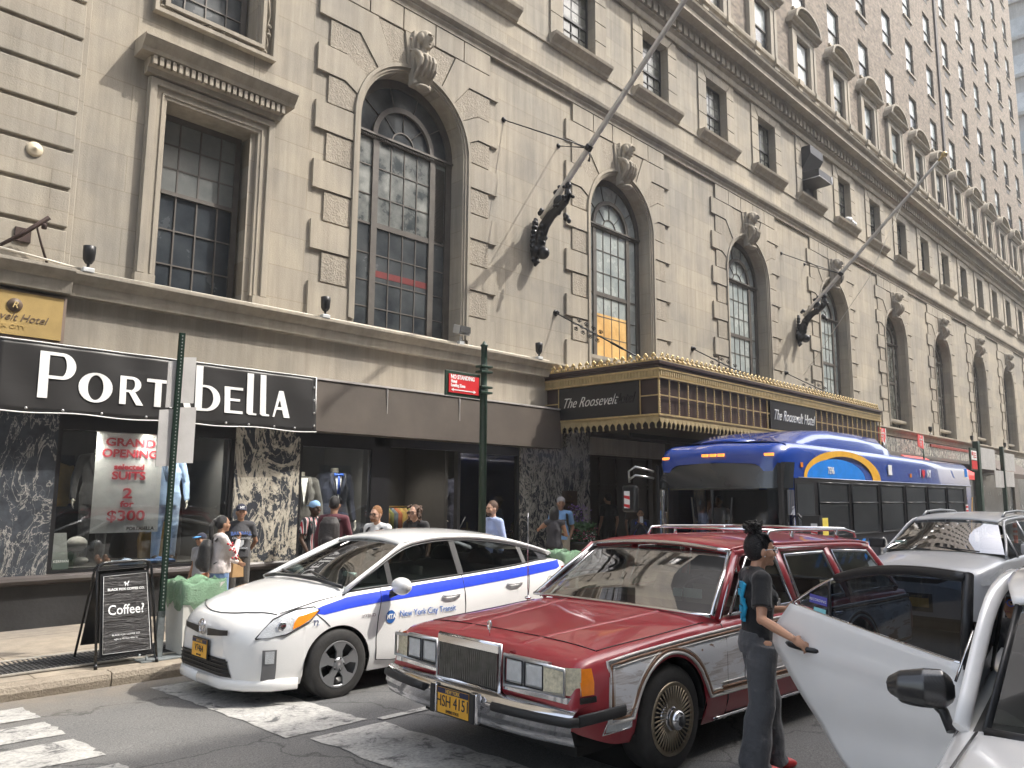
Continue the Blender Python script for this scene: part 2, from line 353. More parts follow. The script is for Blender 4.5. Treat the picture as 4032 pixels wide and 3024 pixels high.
gridz('stop_line',fr(3.34,3.98,8),fr(1.2,5.2,26),gz,PAINT,.0052,.02)
gridz('lane_line',fr(4.0,60,80),[5.24,5.33],gz,PAINT,.009,.006)
# sidewalk
def walkmat():
    return stone('sidewalk_concrete',(.40,.34,.26),(.27,.24,.20),joint=False,rough_b=.3)
WALK=walkmat()
def joints(m):   # scored concrete flags
    t=m.node_tree; L=t.links.new; b=t.nodes['Principled BSDF']; src=b.inputs['Base Color'].links[0].from_socket
    tc=nd(t,'ShaderNodeTexCoord'); br=nd(t,'ShaderNodeTexBrick',Scale=1); br.offset=0; br.inputs['Mortar Size'].default_value=.008; br.inputs['Brick Width'].default_value=1.45; br.inputs['Row Height'].default_value=1.1
    br.inputs['Color1'].default_value=(1,1,1,1); br.inputs['Color2'].default_value=(.78,.78,.8,1); br.inputs['Mortar'].default_value=(.45,.43,.4,1)
    mp=nd(t,'ShaderNodeMapping'); mp.inputs['Location'].default_value=(.5,.45,0); L(tc.outputs['Object'],mp.inputs[0]); L(mp.outputs[0],br.inputs['Vector'])
    mx=nd(t,'ShaderNodeMix',data_type='RGBA',blend_type='MULTIPLY'); mx.inputs[0].default_value=1; L(src,mx.inputs[6]); L(br.outputs[0],mx.inputs[7]); L(mx.outputs[2],b.inputs['Base Color'])
joints(WALK)
gridz('sidewalk',[-60,-20]+fr(-6,30,36)+[60,120],fr(KY+.15,11.3,8)+[14],wz,WALK)
b=MB(); KM=stone('kerb_granite',(.38,.33,.26),(.24,.20,.16),joint=False,rough_b=1.0)
xs=fr(-9,21,10)+[30,60,120]
for i in range(len(xs)-1):
    a,c=xs[i]+.006,xs[i+1]-.006; n=12
    rows=[]
    for j in range(n+1):
        x=a+(c-a)*j/n; zt=wz(x,KY); jj=lambda:random.uniform(-.006,.006)
        rows.append([(x,KY+.02+jj(),gz(x,KY)-.05),(x,KY-.004+jj(),zt-.06),(x,KY+.012,zt-.008),(x,KY+.03,zt+.003),(x,KY+.17,zt+.004),(x,KY+.17,zt-.2)])
    b.grid(rows,0,False)
    for r in (rows[0],rows[-1]): b.poly(r,0)
struct(b.build('kerb',KM))
# grate set in the sidewalk
g=thing('sidewalk_grate','steel vent grating set in the pale sidewalk beneath the folding coffee sign','grate',(2.6,8.9,.08))
GM=mat('grate_steel',(.10,.10,.10),.5,.6,.3,10); b=MB(); x0,x1,y0,y1=.9,4.6,8.62,9.25; zz=wz(2.5,8.9)+.008
b.box(x0-.07,y0-.07,zz-.004,x1+.07,y0,zz+.006); b.box(x0-.07,y1,zz-.004,x1+.07,y1+.07,zz+.006); b.box(x0-.07,y0,zz-.004,x0,y1,zz+.006)
b.build('rim',mat('rim_metal',(.42,.39,.34),.5,.4,.3,8),g)
b=MB(); i=x0
while i<x1:
    b.box(i,y0,zz-.003,i+.012,y1,zz+.004); i+=.045
for y in (y0+.2,y0+.42): b.box(x0,y,zz-.003,x1,y+.015,zz+.0055)
b.build('bars',GM,g)
b=MB(); b.poly([(x0,y0,zz-.0035),(x1,y0,zz-.0035),(x1,y1,zz-.0035),(x0,y1,zz-.0035)]); b.build('pit_cover',mat('pit',(.035,.034,.033),.9),g)

# ---------------- hotel ----------------
ST=stone('hotel_limestone',(.43,.38,.30),(.315,.292,.25),zo=-.08+.0)
ST2=stone('hotel_limestone_trim',(.40,.355,.285),(.30,.275,.235),joint=False)
STR=stone('vermiculated_stone',(.38,.335,.27),(.30,.27,.225),joint=False,rough_b=1.0,worm=True)
DK=mat('dark_joint',(.07,.055,.045),.9)
BR=brickmat('tan_brick')
FRM=mat('window_frame_bronze',(.105,.095,.085),.5,.2,.2,5)
FRD=mat('window_frame_black',(.03,.03,.034),.45,.2,.2,5)
def wglass(name,c1,c2,rough=.06,sc_=1.3,spec=.8):
    m=bpy.data.materials.new(name); m.use_nodes=True; t=m.node_tree; b=t.nodes['Principled BSDF']; L=t.links.new
    b.inputs['Roughness'].default_value=rough; b.inputs['Specular IOR Level'].default_value=spec
    tc=nd(t,'ShaderNodeTexCoord'); n=nd(t,'ShaderNodeTexNoise',Scale=sc_,Detail=7,Roughness=.6); L(tc.outputs['Object'],n.inputs['Vector'])
    r=ramp(t,[(.35,c1),(.68,c2)]); L(n.outputs[0],r.inputs[0]); L(r.outputs[0],b.inputs['Base Color'])
    r2=nd(t,'ShaderNodeMapRange'); 
    for i,v in ((1,.3),(2,.7),(3,rough),(4,rough+.25)): r2.inputs[i].default_value=v
    L(n.outputs[0],r2.inputs[0]); L(r2.outputs[0],b.inputs['Roughness']); return m
GDARK=wglass('glass_dark_dusty',(.022,.027,.033),(.085,.095,.10))
GPALE=wglass('glass_with_pale_blind',(.26,.30,.30),(.42,.45,.43),.12)
GPEEL=wglass('glass_peeling_film',(.04,.05,.055),(.24,.25,.23),.2,3.0)
GCURT=wglass('glass_grey_curtain',(.07,.075,.065),(.17,.175,.155),.1,3)
GSKY=wglass('glass_sky_blind',(.62,.66,.66),(.8,.82,.8),.05,1)  # sky reflection and pale curtain both put into the pane colour
GPLY=wglass('orange_plywood',(.55,.32,.11),(.85,.58,.24),.5,1.6,.2)  # plywood mottled in warm orange tones
HT=thing('hotel_building','long limestone and tan brick hotel with tall arched windows along the street','building',(9,11.2,0))
YF=11.2; C0=8.905; SP=6.6; ZC=8.47
def wallgrid(b,x0,x1,z0,z1,holes,Y=YF,dep=.4,m=0):
    holes=[h for h in holes if h[1]>x0 and h[0]<x1 and h[3]>z0 and h[2]<z1]
    xs=sorted(set([x0,x1]+[q for h in holes for q in h[:2] if x0<q<x1])); zs=sorted(set([z0,z1]+[q for h in holes for q in h[2:] if z0<q<z1]))
    for i in range(len(xs)-1):
        for j in range(len(zs)-1):
            cx,cz=(xs[i]+xs[i+1])/2,(zs[j]+zs[j+1])/2
            if any(h[0]<cx<h[1] and h[2]<cz<h[3] for h in holes): continue
            b.poly([(xs[i],Y,zs[j]),(xs[i+1],Y,zs[j]),(xs[i+1],Y,zs[j+1]),(xs[i],Y,zs[j+1])],m)
    for a,c,d,e in holes:
        b.poly([(a,Y,d),(a,Y,e),(a,Y+dep,e),(a,Y+dep,d)],m); b.poly([(c,Y,e),(c,Y,d),(c,Y+dep,d),(c,Y+dep,e)],m)
        b.poly([(a,Y,e),(c,Y,e),(c,Y+dep,e),(a,Y+dep,e)],m); b.poly([(c,Y,d),(a,Y,d),(a,Y+dep,d),(c,Y+dep,d)],m)
bays=[k for k in range(0,9)]
XE=65.7
# stone wall
b=MB()
wallgrid(b,-8,5.6,2.7,14.55,[(4.26,5.70,4.5,7.43),(4.21,5.64,8.93,11.2)],dep=.5)
AR=1.24
for k in bays:
    c=C0+SP*k; a,e=c-3.3,min(c+3.3,XE)
    if a<5.6: a=5.6
    b.poly([(a,YF,2.7),(e,YF,2.7),(e,YF,4.7),(a,YF,4.7)])
    b.poly([(a,YF,4.7),(c-AR,YF,4.7),(c-AR,YF,11.02),(a,YF,11.02)]); b.poly([(c+AR,YF,4.7),(e,YF,4.7),(e,YF,11.02),(c+AR,YF,11.02)])
    n=24; P=[(c-AR*math.cos(pi*i/n),ZC+AR*math.sin(pi*i/n)) for i in range(n+1)]
    for i in range(n):
        b.poly([(P[i][0],YF,P[i][1]),(P[i+1][0],YF,P[i+1][1]),(P[i+1][0],YF,11.02),(P[i][0],YF,11.02)])
        b.face([b.pt(q) for q in ((P[i][0],YF,P[i][1]),(P[i][0],YF+.45,P[i][1]),(P[i+1][0],YF+.45,P[i+1][1]),(P[i+1][0],YF,P[i+1][1]))],0,True)
    for s in (-1,1): b.poly([(c+s*AR,YF,4.7),(c+s*AR,YF,ZC),(c+s*AR,YF+.45,ZC),(c+s*AR,YF+.45,4.7)])
    b.poly([(c-AR,YF,4.7),(c+AR,YF,4.7),(c+AR,YF+.45,4.7),(c-AR,YF+.45,4.7)])
sw=[]   # small windows
for k in range(0,9):
    for s in (-1,1):
        x=C0+SP*k+s*1.65
        if x>9 and x<XE-1: sw.append(x)
wallgrid(b,5.6,XE,11.02,14.55,[(x-.62,x+.62,12.38,14.21) for x in sw],dep=.27)
b.build('stone_wall',ST,HT)
# band, string and cornice
b=MB(); LZ=4.27
b.sweepX([(YF+.02,LZ),(10.98,LZ),(10.95,LZ+.14),(10.95,LZ+.16),(10.90,LZ+.2),(10.84,LZ+.27),(10.84,LZ+.31),(YF+.02,LZ+.33)],3.16,XE)
b.sweepX([(YF+.02,LZ),(10.91,LZ),(10.88,LZ+.14),(10.88,LZ+.16),(10.83,LZ+.2),(10.77,LZ+.27),(10.77,LZ+.312),(YF+.02,LZ+.335)],-8,3.16)
b.build('ledge',ST2,HT,bevel=.006)
b=MB(); b.sweepX([(YF+.02,10.98),(11.13,10.98),(11.13,11.04),(11.09,11.10),(11.10,11.14),(11.02,11.2),(11.0,11.27),(11.0,11.33),(YF+.02,11.36)],5.9,XE); b.build('string_course',ST2,HT)
b=MB(); b.sweepX([(YF+.02,12.10),(11.165,12.12),(11.165,12.17),(YF+.02,12.19)],9.5,XE); b.build('sill_band',ST2,HT)
b=MB(); CX0=12.5
b.sweepX([(YF+.02,14.53),(11.1,14.53),(11.08,14.6),(11.08,14.7),(11.0,14.76),(11.0,14.80),(YF+.02,14.82)],CX0,XE)
b.sweepX([(YF+.02,15.12),(10.92,15.12),(10.9,15.2),(10.62,15.22),(10.62,15.38),(10.58,15.42),(10.5,15.5),(10.48,15.56),(YF+.02,15.62)],CX0,XE)
b.sweepX([(YF+.02,14.8),(11.12,14.8),(11.12,15.14),(YF+.02,15.14)],CX0,XE)
b.build('cornice',ST2,HT)
b=MB(); x=CX0
while x<XE:
    if vis(x,10.9,14.9,300):
        w_=.19; b.prismY([(x,14.81)]+[(x+w_,14.81)]+[(x+w_,15.0),(x+w_+.05,15.09),(x+w_+.06,15.13),(x-.06,15.13),(x-.05,15.09),(x,15.0)],10.93,11.13)
    x+=.305
b.build('dentil_course',ST2,HT)
# attic parapet
b=MB(); b.sweepX([(YF+.03,15.6),(11.16,15.6),(11.16,16.4),(YF+.03,16.4)],CX0,XE)
b.sweepX([(YF+.03,16.4),(11.1,16.42),(11.08,16.48),(11.02,16.54),(11.0,16.62),(11.0,16.66),(YF+.03,16.72)],CX0,XE); 
ups=[x for x in [C0+SP*k+s*1.65 for k in range(0,9) for s in (-1,1)] if 12.5<x<XE-.6]
for x in ups:
    for s in (-1,1): b.box(x+s*.72-.13,11.06,15.6,x+s*.72+.13,11.18,16.42); b.box(x+s*.72-.16,11.02,16.3,x+s*.72+.16,11.18,16.40); b.box(x+s*.72-.17,10.96,16.47,x+s*.72+.17,11.05,16.68)
    b.box(x-.6,11.12,15.6,x+.6,11.18,16.2)
    for s in (-1,1):
        b.path([(x+s*.08,11.0,15.62),(x+s*.2,11.0,15.78),(x+s*.38,11.0,15.7),(x+s*.5,11.0,15.8),(x+s*.6,11.0,15.66)],.035,6)
b.build('parapet',ST2,HT)
for x in ups:
  b=MB(); b.box(x-.4,11.105,16.27,x+.4,11.13,16.58)
  b.build('attic_vent',mat('vent_dark',(.05,.04,.038),.6),HT)
# brick wall
cols=ups; rows_=[19.74+3.02*i+0.0 for i in range(0,8)]
holes=[]
for x in cols:
    holes.append((x-.58,x+.58,16.95,18.6))
    for z in rows_:
        holes.append((x-.58,x+.58,z,z+1.78))
b=MB(); wallgrid(b,12.5,XE,16.6,43,holes,Y=11.25,dep=.3)
b.poly([(XE,11.25,2.7),(XE,20,2.7),(XE,20,43),(XE,11.25,43)]); b.build('brick_wall',BR,HT)
b=MB(); b.box(45.0,11.16,16.7,45.3,11.3,43); b.build('drain_strip',mat('drain',(.07,.06,.055),.7),HT)
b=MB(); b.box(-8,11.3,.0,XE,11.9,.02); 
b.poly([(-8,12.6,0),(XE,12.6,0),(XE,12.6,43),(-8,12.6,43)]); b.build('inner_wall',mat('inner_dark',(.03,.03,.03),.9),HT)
# windows
def win(kind,x,z0,z1,hw,Y,glass,fm,rows=2,cols_=3,meet=.5,fw=.05,bars=True,upper=None,label=None,off=None):
    b=MB(); d=.05
    b.box(x-hw,Y,z0,x-hw+fw,Y+d,z1); b.box(x+hw-fw,Y,z0,x+hw,Y+d,z1); b.box(x-hw+fw,Y,z1-fw,x+hw-fw,Y+d,z1); b.box(x-hw+fw,Y,z0,x+hw-fw,Y+d,z0+fw)
    zm=z0+(z1-z0)*meet; b.box(x-hw+fw,Y-.01,zm-.03,x+hw-fw,Y+d,zm+.03)
    if bars:
        for i in range(1,cols_): xx=x-hw+2*hw*i/cols_; b.box(xx-.011,Y+.012,z0+fw,xx+.011,Y+.033,zm-.03); b.box(xx-.011,Y+.012,zm+.03,xx+.011,Y+.033,z1-fw)
        for (a,c) in ((z0+fw,zm-.03),(zm+.03,z1-fw)):
            for i in range(1,rows): zz=a+(c-a)*i/rows; b.box(x-hw+fw,Y+.014,zz-.011,x+hw-fw,Y+.031,zz+.011)
    o=b.build(kind,fm,HT)
    if label: o['label']=label
    b=MB(); g=[glass,upper or glass]
    b.poly([(x-hw+fw,Y+.034,z0+fw),(x+hw-fw,Y+.034,z0+fw),(x+hw-fw,Y+.034,zm),(x-hw+fw,Y+.034,zm)],0)
    b.poly([(x-hw+fw,Y+.022,zm),(x+hw-fw,Y+.022,zm),(x+hw-fw,Y+.022,z1-fw),(x-hw+fw,Y+.022,z1-fw)],1)
    b.build('glass',g,o); return o
for i,x in enumerate(sw):
    if not vis(x,YF,13.2): continue
    if i==5 or abs(x-(C0+SP*3-1.65))<.1: pass
    ac=abs(x-27.055)<.3
    if ac: continue
    win('small_window',x,12.38,14.21,.62,YF+.2,GCURT,FRD,3,4)
for i,x in enumerate(sw):
    if not vis(x,YF,13.2): continue
    b=MB(); Y0=YF-.045
    zj=[12.38,12.52+.48*0+.02,13.0,13.52,14.05]
    zs=[12.38,12.98,13.5,14.03,14.21]
    for s in (-1,1):
        for j in range(4):
            z0,z1=zs[j]+(.012 if j else 0),zs[j+1]-.014; xa,xb=x+s*.62,x+s*(1.06 if j<3 else .96)
            b.box(min(xa,xb),Y0,z0,max(xa,xb),YF,z1)
    # flat arch voussoirs
    def V(x0,x1,X0,X1): b.prismY([(x+x0,14.22),(x+x1,14.22),(x+X1,14.53),(x+X0,14.53)],Y0,YF)
    V(-.2,.2,-.26,.26); V(-.60,-.22,-.86,-.28); V(.22,.60,.28,.86)
    b.prismY([(x-1.06,14.05),(x-.63,14.05),(x-.63,14.2),(x-.89,14.53),(x-1.06,14.53)],Y0+.002,YF); b.prismY([(x+1.06,14.05),(x+1.06,14.53),(x+.89,14.53),(x+.63,14.2),(x+.63,14.05)],Y0+.002,YF)
    b.build('window_quoins',ST2,HT)
    b=MB(); b.sweepX([(YF,12.12),(11.12,12.14),(11.1,12.2),(11.04,12.26),(10.97,12.32),(10.95,12.385),(YF+.3,12.40)],x-1.1,x+1.1); b.build('window_sill',ST2,HT)
# window A (square headed, left) and panel above
def sash(x0,x1,z0,z1,Y,name,gl,up,meet,c,r):
    o=win(name,(x0+x1)/2,z0,z1,(x1-x0)/2,Y,gl,FRM,r,c,meet,.09,True,up); return o
sash(4.34,5.64,4.5,7.43,YF+.36,'sash_window',wglass('glass_deep_blue',(.012,.017,.024),(.05,.06,.07),.08),wglass('glass_dusty_grey',(.09,.10,.10),(.16,.165,.155),.25,2.2),.585,4,3)
sash(4.25,5.60,8.95,11.1,YF+.36,'sash_window',GDARK,GDARK,.6,4,3)
b=MB()
for d_,y in ((0,11.05),(.07,11.09),(.16,11.06),(.25,11.12)):
    pass
def surround(b,x0,x1,z0,z1,w_,Y0,open_bottom=True):
    b.prismY([(x0-w_,z0),(x0,z0),(x0,z1),(x1,z1),(x1,z0),(x1+w_,z0),(x1+w_,z1+w_),(x0-w_,z1+w_)],Y0,YF)
surround(b,4.26,5.70,4.78,7.43,.27,11.13); surround(b,4.47-.155,5.645,4.8,7.375,.0,11.1) if 0 else None
surround(b,4.26-.16,5.70+.16,4.79,7.43+.16,.10,11.085); surround(b,4.26-.05,5.70+.05,4.80,7.43+.05,.03,11.11)
for s,xa in ((-1,3.97),(1,5.72)): b.box(xa,11.07,4.55,xa+.28,YF,4.78)
b.build('window_surround',ST2,HT,bevel=.006)
b=MB(); b.sweepX([(YF,7.72),(11.06,7.72),(11.05,7.80),(10.98,7.81),(10.98,7.93),(YF,7.94)],3.93,6.03); 
b.sweepX([(YF,7.93),(10.9,7.94),(10.88,7.99),(10.82,8.06),(10.78,8.12),(10.78,8.15),(YF,8.19)],3.78,6.18)
x=3.95
while x<6.0: b.box(x,10.915,7.80,x+.055,10.985,7.925); x+=.092
b.build('window_hood',ST2,HT)
b=MB()   # carved frame above
b.prismY([(3.98,8.72),(5.92,8.72),(5.92,12),(5.86,12),(5.86,8.78),(4.04,8.78),(4.04,12),(3.98,12)],11.08,YF)
b.prismY([(4.13,8.86),(5.72,8.86),(5.72,12),(5.66,12),(5.66,8.92),(4.2,8.92),(4.2,12),(4.13,12)],11.10,YF)
for s in (-1,1):
    cx=4.925
    def sc_(x,z,r,tn,d=1,n=22): return [(x+r*(1-.8*i/n)*math.cos(d*tn*2*pi*i/n),11.15,z+r*(1-.8*i/n)*math.sin(d*tn*2*pi*i/n)) for i in range(n+1)]
for s in (-1,1):
    P=[(4.925+s*q,11.15,z) for q,z in ((.06,8.83),(.1,8.86),(.16,8.87),(.28,8.82),(.45,8.80),(.62,8.83),(.74,8.86))]
    b.path(P,.014,6); 
    for (cx,cz,r) in ((4.925+s*.11,8.845,.045),(4.925+s*.82,8.84,.035),(4.925+s*.87,9.15,.04),(4.925+s*.87,9.3,.04)):
        b.path([(cx+r*(1-i/20)*math.cos(i*.75),11.15-.002*i,cz+r*(1-i/20)*math.sin(i*.75)) for i in range(18)],.011,6)
    b.path([(4.925+s*.83,11.15,8.87),(4.925+s*.86,11.15,9.0),(4.925+s*.84,11.15,9.1),(4.925+s*.88,11.15,9.2),(4.925+s*.84,11.15,9.32),(4.925+s*.88,11.15,9.5),(4.925+s*.84,11.15,9.8)],.013,6)
b.build('carved_frame',ST2,HT)
# rusticated pier at left
b=MB(); z=4.62; 
for i in range(14): 
    b.box(-6,11.06,z+.03,3.09,YF+.01,z+.505); z+=.53
b.box(-6,11.115,4.6,3.17,YF+.01,12)
b.build('rusticated_pier',ST,HT,bevel=.012)
# arch surrounds, windows
def arch_parts(k):
    c=C0+SP*k
    near=k<4; n=28 if near else 14
    b=MB(); Yq=YF-.055
    # moulding ring : three steps
    for (ri,ro,y0) in ((1.24,1.29,YF-.02),(1.28,1.345,YF-.05),(1.335,1.40,YF-.085)):
        P=[(c-ro,4.75)]+[(c-ro*math.cos(pi*i/n),ZC+ro*math.sin(pi*i/n)) for i in range(n+1)]+[(c+ro,4.75)]
        Q=[(c-ri,4.75)]+[(c-ri*math.cos(pi*i/n),ZC+ri*math.sin(pi*i/n)) for i in range(n+1)]+[(c+ri,4.75)]
        for i in range(len(P)-1):
            s=i>0
            b.face([b.pt(q) for q in ((Q[i][0],y0,Q[i][1]),(Q[i+1][0],y0,Q[i+1][1]),(P[i+1][0],y0,P[i+1][1]),(P[i][0],y0,P[i][1]))])
            b.face([b.pt(q) for q in ((P[i][0],y0,P[i][1]),(P[i+1][0],y0,P[i+1][1]),(P[i+1][0],YF,P[i+1][1]),(P[i][0],YF,P[i][1]))],0)
            b.face([b.pt(q) for q in ((Q[i][0],y0,Q[i][1]),(Q[i+1][0],y0,Q[i+1][1]),(Q[i+1][0],YF,Q[i+1][1]),(Q[i][0],YF,Q[i][1]))],0)
    b.build('arch_moulding',ST2,HT)
    b=MB(); G=.03
    lv=[4.62,5.27,5.80,6.33,6.86,7.39,7.92,8.45]
    for j in range(len(lv)-1):
        sm=(j%2==0); ox=2.18 if sm else 1.94
        for s in (-1,1):
            xa,xb=c+s*1.405,c+s*ox; z1=lv[j+1]-G
            b.box(min(xa,xb),Yq-(.0 if sm else -.02),lv[j]+G*.3,max(xa,xb),YF,z1,0 if sm else 1)
    def arc(a0,a1,m_=5): return [(1.405*math.cos(a0+(a1-a0)*i/m_),ZC+1.405*math.sin(a0+(a1-a0)*i/m_)) for i in range(m_+1)]
    def ang(x): return math.acos(x/1.405)
    a_=[0,ang(1.36),ang(1.18),ang(.94),ang(.61),ang(.26)]
    blocks=[([(1.94,8.45)],a_[0],a_[1],[(1.62,8.95),(1.94,8.95)],1),
            ([(2.18,8.98),(1.62,8.98)],a_[1]+.012,a_[2],[(1.60,9.47),(2.18,9.47)],0),
            ([(1.94,9.50),(1.61,9.50)],a_[2]+.012,a_[3],[(1.33,9.99),(1.94,9.99)],1),
            ([(2.18,10.02),(1.34,10.02)],a_[3]+.012,a_[4],[(.96,10.5),(2.18,10.5)],0),
            ([(.93,10.5)],a_[4]+.012,a_[5],[(.35,10.5)],1)]
    for s in (-1,1):
        for pre,a0,a1,post,mm in blocks:
            P=pre+arc(a0,a1)+post
            P=[(c+s*x,z) for x,z in P]
            if s<0: P=P[::-1]
            b.prismY(P,Yq+(.02 if mm else 0),YF,mm)
    xs_=[-1.94,-1.15,-.38,.42,1.18,1.94]
    for i in range(5): b.box(c+xs_[i]+G/2,Yq,10.53,c+xs_[i+1]-G/2,YF,10.97,0)
    b.prismY([(c-.34,10.5),(c-.25,9.84),(c+.25,9.84),(c+.34,10.5)],Yq-.02,YF,0)
    b.build('arch_quoins',[ST2,STR],HT)
    # window
    Y=YF+.32; b=MB(); fw=.1; T=8.40
    b.box(c-1.235,Y,T-.06,c+1.235,Y+.1,T+.05); b.box(c-1.235,Y-.04,T+.0,c+1.235,Y,T+.04)
    if near:
        for i in range(60): xx=c-1.18+i*.0395; b.box(xx,Y-.02,T-.045,xx+.02,Y,T-.01)
    for xx in (-1.235,-.70,.58+.1,1.09): b.box(c+xx,Y+.01,4.7,c+xx+(.13 if abs(xx)<1 else .145),Y+.1,T-.06)
    zm=6.69
    b.box(c-.57,Y+.02,zm-.05,c+.68,Y+.09,zm+.05); b.box(c-1.07,Y+.03,zm-.02,c-.7,Y+.07,zm+.02); b.box(c+.81,Y+.03,6.67,c+1.08,Y+.07,6.71); b.box(c-.57,Y+.02,4.7,c+.68,Y+.09,4.8)
    for xx in (-.19,.17,.52-.0) if 0 else (-.26,.055,.37): b.box(c+xx-.01,Y+.035,4.8,c+xx+.01,Y+.06,T-.06)
    for zz in (7.81,7.25,6.13,5.62,5.13): b.box(c-.57,Y+.037,zz-.01,c+.68,Y+.058,zz+.01); b.box(c-1.07,Y+.037,zz-.01,c-.7,Y+.058,zz+.01); 
    for zz in (6.13,5.62,5.13): b.box(c+.81,Y+.037,zz-.01,c+1.08,Y+.058,zz+.01)
    # fanlight rings
    zc=8.42
    for ri,ro,y in ((1.12,1.28,Y),(.64,.74,Y-.02),(.25,.275,Y+.03)):
        n2=20; 
        for i in range(n2):
            a0,a1=pi*i/n2,pi*(i+1)/n2
            q=[(c+r_*math.cos(a),zc+r_*math.sin(a)) for r_,a in ((ri,a0),(ro,a0),(ro,a1),(ri,a1))]
            b.poly([(x,y,z) for x,z in q][::-1]); b.poly([(q[0][0],y,q[0][1]),(q[3][0],y,q[3][1]),(q[3][0],y+.06,q[3][1]),(q[0][0],y+.06,q[0][1])]); b.poly([(q[1][0],y,q[1][1]),(q[2][0],y,q[2][1]),(q[2][0],y+.06,q[2][1]),(q[1][0],y+.06,q[1][1])])
    for a in (pi*.25,pi*.5,pi*.75): b.path([(c+.27*math.cos(a),Y+.04,zc+.27*math.sin(a)),(c+.64*math.cos(a),Y+.04,zc+.64*math.sin(a))],.01,4)
    for a in (pi*.2,pi*.4,pi*.6,pi*.8): b.path([(c+.73*math.cos(a),Y+.04,zc+.73*math.sin(a)),(c+1.12*math.cos(a),Y+.04,zc+1.12*math.sin(a))],.012,4)
    o=b.build('arched_window',FRM,HT)
    b=MB(); gy=Y+.05
    b.poly([(c-1.23,gy,4.7),(c+1.23,gy,4.7),(c+1.23,gy,zm),(c-1.23,gy,zm)],0); b.poly([(c-1.23,gy,zm),(c+1.23,gy,zm),(c+1.23,gy,T),(c-1.23,gy,T)],1)
    b.poly([(c+1.24*math.cos(pi*i/16),gy,8.42+1.30*math.sin(pi*i/16)) for i in range(17)],2)
    gl={0:[GDARK,GPEEL,GDARK],1:[GPALE,GPALE,GPALE]}.get(k,[GPALE if k in(2,3) else GCURT]*3)
    b.build('glass',gl,o)
    if k==0:
        b=MB(); b.box(c+.83,Y+.045,6.74,c+1.07,Y+.0495,8.25); q=6.74
        while q<8.24: b.box(c+.83,Y+.03,q,c+1.07,Y+.044,q+.012); q+=.03
        b.build('louvre',mat('louvre',(.05,.045,.04),.6),o)
        b=MB(); b.box(c-.57,Y+.045,5.72,c+.68,Y+.0492,5.84); b.build('red_stripe',mat('red_stripe',(.16,.03,.03),.4),o)
    if k==1:
        b=MB(); b.box(c-.57,Y+.042,4.8,c+.68,Y+.0495,6.2); b.build('plywood_panel',GPLY,o)
    if k>=1:
        b=MB(); b.sweepX([(YF+.4,4.95),(YF+.14,4.95),(YF+.12,5.0),(YF+.12,5.08),(YF+.4,5.1)],c-1.23,c+1.23); b.build('window_sill',ST2,HT)
    # keystone console with head
    b=MB(); 
    for xx in (-.17,.17):
        pts=[(c+xx,YF-.06,10.15),(c+xx,YF-.18,10.12),(c+xx,YF-.3,10.02),(c+xx,YF-.36,9.9),(c+xx,YF-.34,9.78),(c+xx,YF-.26,9.68),(c+xx,YF-.17,9.58),(c+xx,YF-.13,9.48)]
        b.path(pts,[.04,.045,.05,.05,.05,.045,.04,.035],8)
        b.ell((c+xx,YF-.12,10.08),(.05,.09,.09)); b.ell((c+xx,YF-.16,9.48),(.05,.07,.06))
    b.path([(c,YF-.06,10.14),(c,YF-.16,10.08),(c,YF-.23,9.98),(c,YF-.27,9.86),(c,YF-.24,9.74),(c,YF-.16,9.62),(c,YF-.1,9.5)],[(.16,.05),(.175,.11),(.18,.15),(.18,.15),(.17,.13),(.16,.1),(.15,.06)],16,flat=(1,0,0))
    for q in (-.09,0,.09): b.path([(c+q,YF-.27,10.06),(c+q,YF-.40,9.97),(c+q,YF-.43,9.86),(c+q,YF-.38,9.72),(c+q,YF-.27,9.6)],.028,7)
    b.box(c-.19,YF-.14,9.45,c+.19,YF,10.55)
    b.ell((c,YF-.2,9.42),(.16,.12,.06)); 
    # head
    b.path([(c,YF-.2,10.08),(c,YF-.22,10.25)],[.12,.085],10)
    b.ell((c,YF-.27,10.36),(.13,.155,.18),nu=14,nv=10); b.ell((c,YF-.3,10.25),(.085,.09,.09)); b.ell((c,YF-.445,10.33),(.02,.04,.055)); b.ell((c,YF-.425,10.41),(.085,.03,.018)); b.ell((c,YF-.40,10.24),(.03,.02,.014)); b.ell((c,YF-.37,10.185),(.04,.03,.03))
    b.ell((c,YF-.22,10.45),(.155,.16,.12)); 
    for s in (-1,1):
        b.ell((c+s*.125,YF-.27,10.36),(.05,.08,.11)); b.ell((c+s*.12,YF-.2,10.22),(.035,.05,.12)); b.ell((c+s*.17,YF-.08,10.3),(.05,.05,.16)); b.ell((c+s*.2,YF-.06,10.42),(.05,.035,.09)); b.ell((c+s*.17,YF-.07,10.16),(.03,.04,.1))
        b.ell((c+s*.05,YF-.395,10.365),(.022,.02,.010)); [b.path([(c+s*.02,YF-.36,10.50),(c+s*(.07+.02*q),YF-.34+.05*q,10.47-.05*q),(c+s*.15,YF-.2,10.36-.07*q)],.016,6) for q in range(3)]; [b.path([(c+s*(.15+.05*i/10),YF-.05,10.05+.4*i/10),(c+s*(.2+.03*math.sin(i)),YF-.1,10.08+.4*i/10)],.025,5) for i in range(0,11,2)]
    b.build('keystone_head',ST2,HT,remesh=.009 if k<3 else .018,smooth_it=0)
for k in bays:
    if vis(C0+SP*k,YF,7.5,500): arch_parts(k)
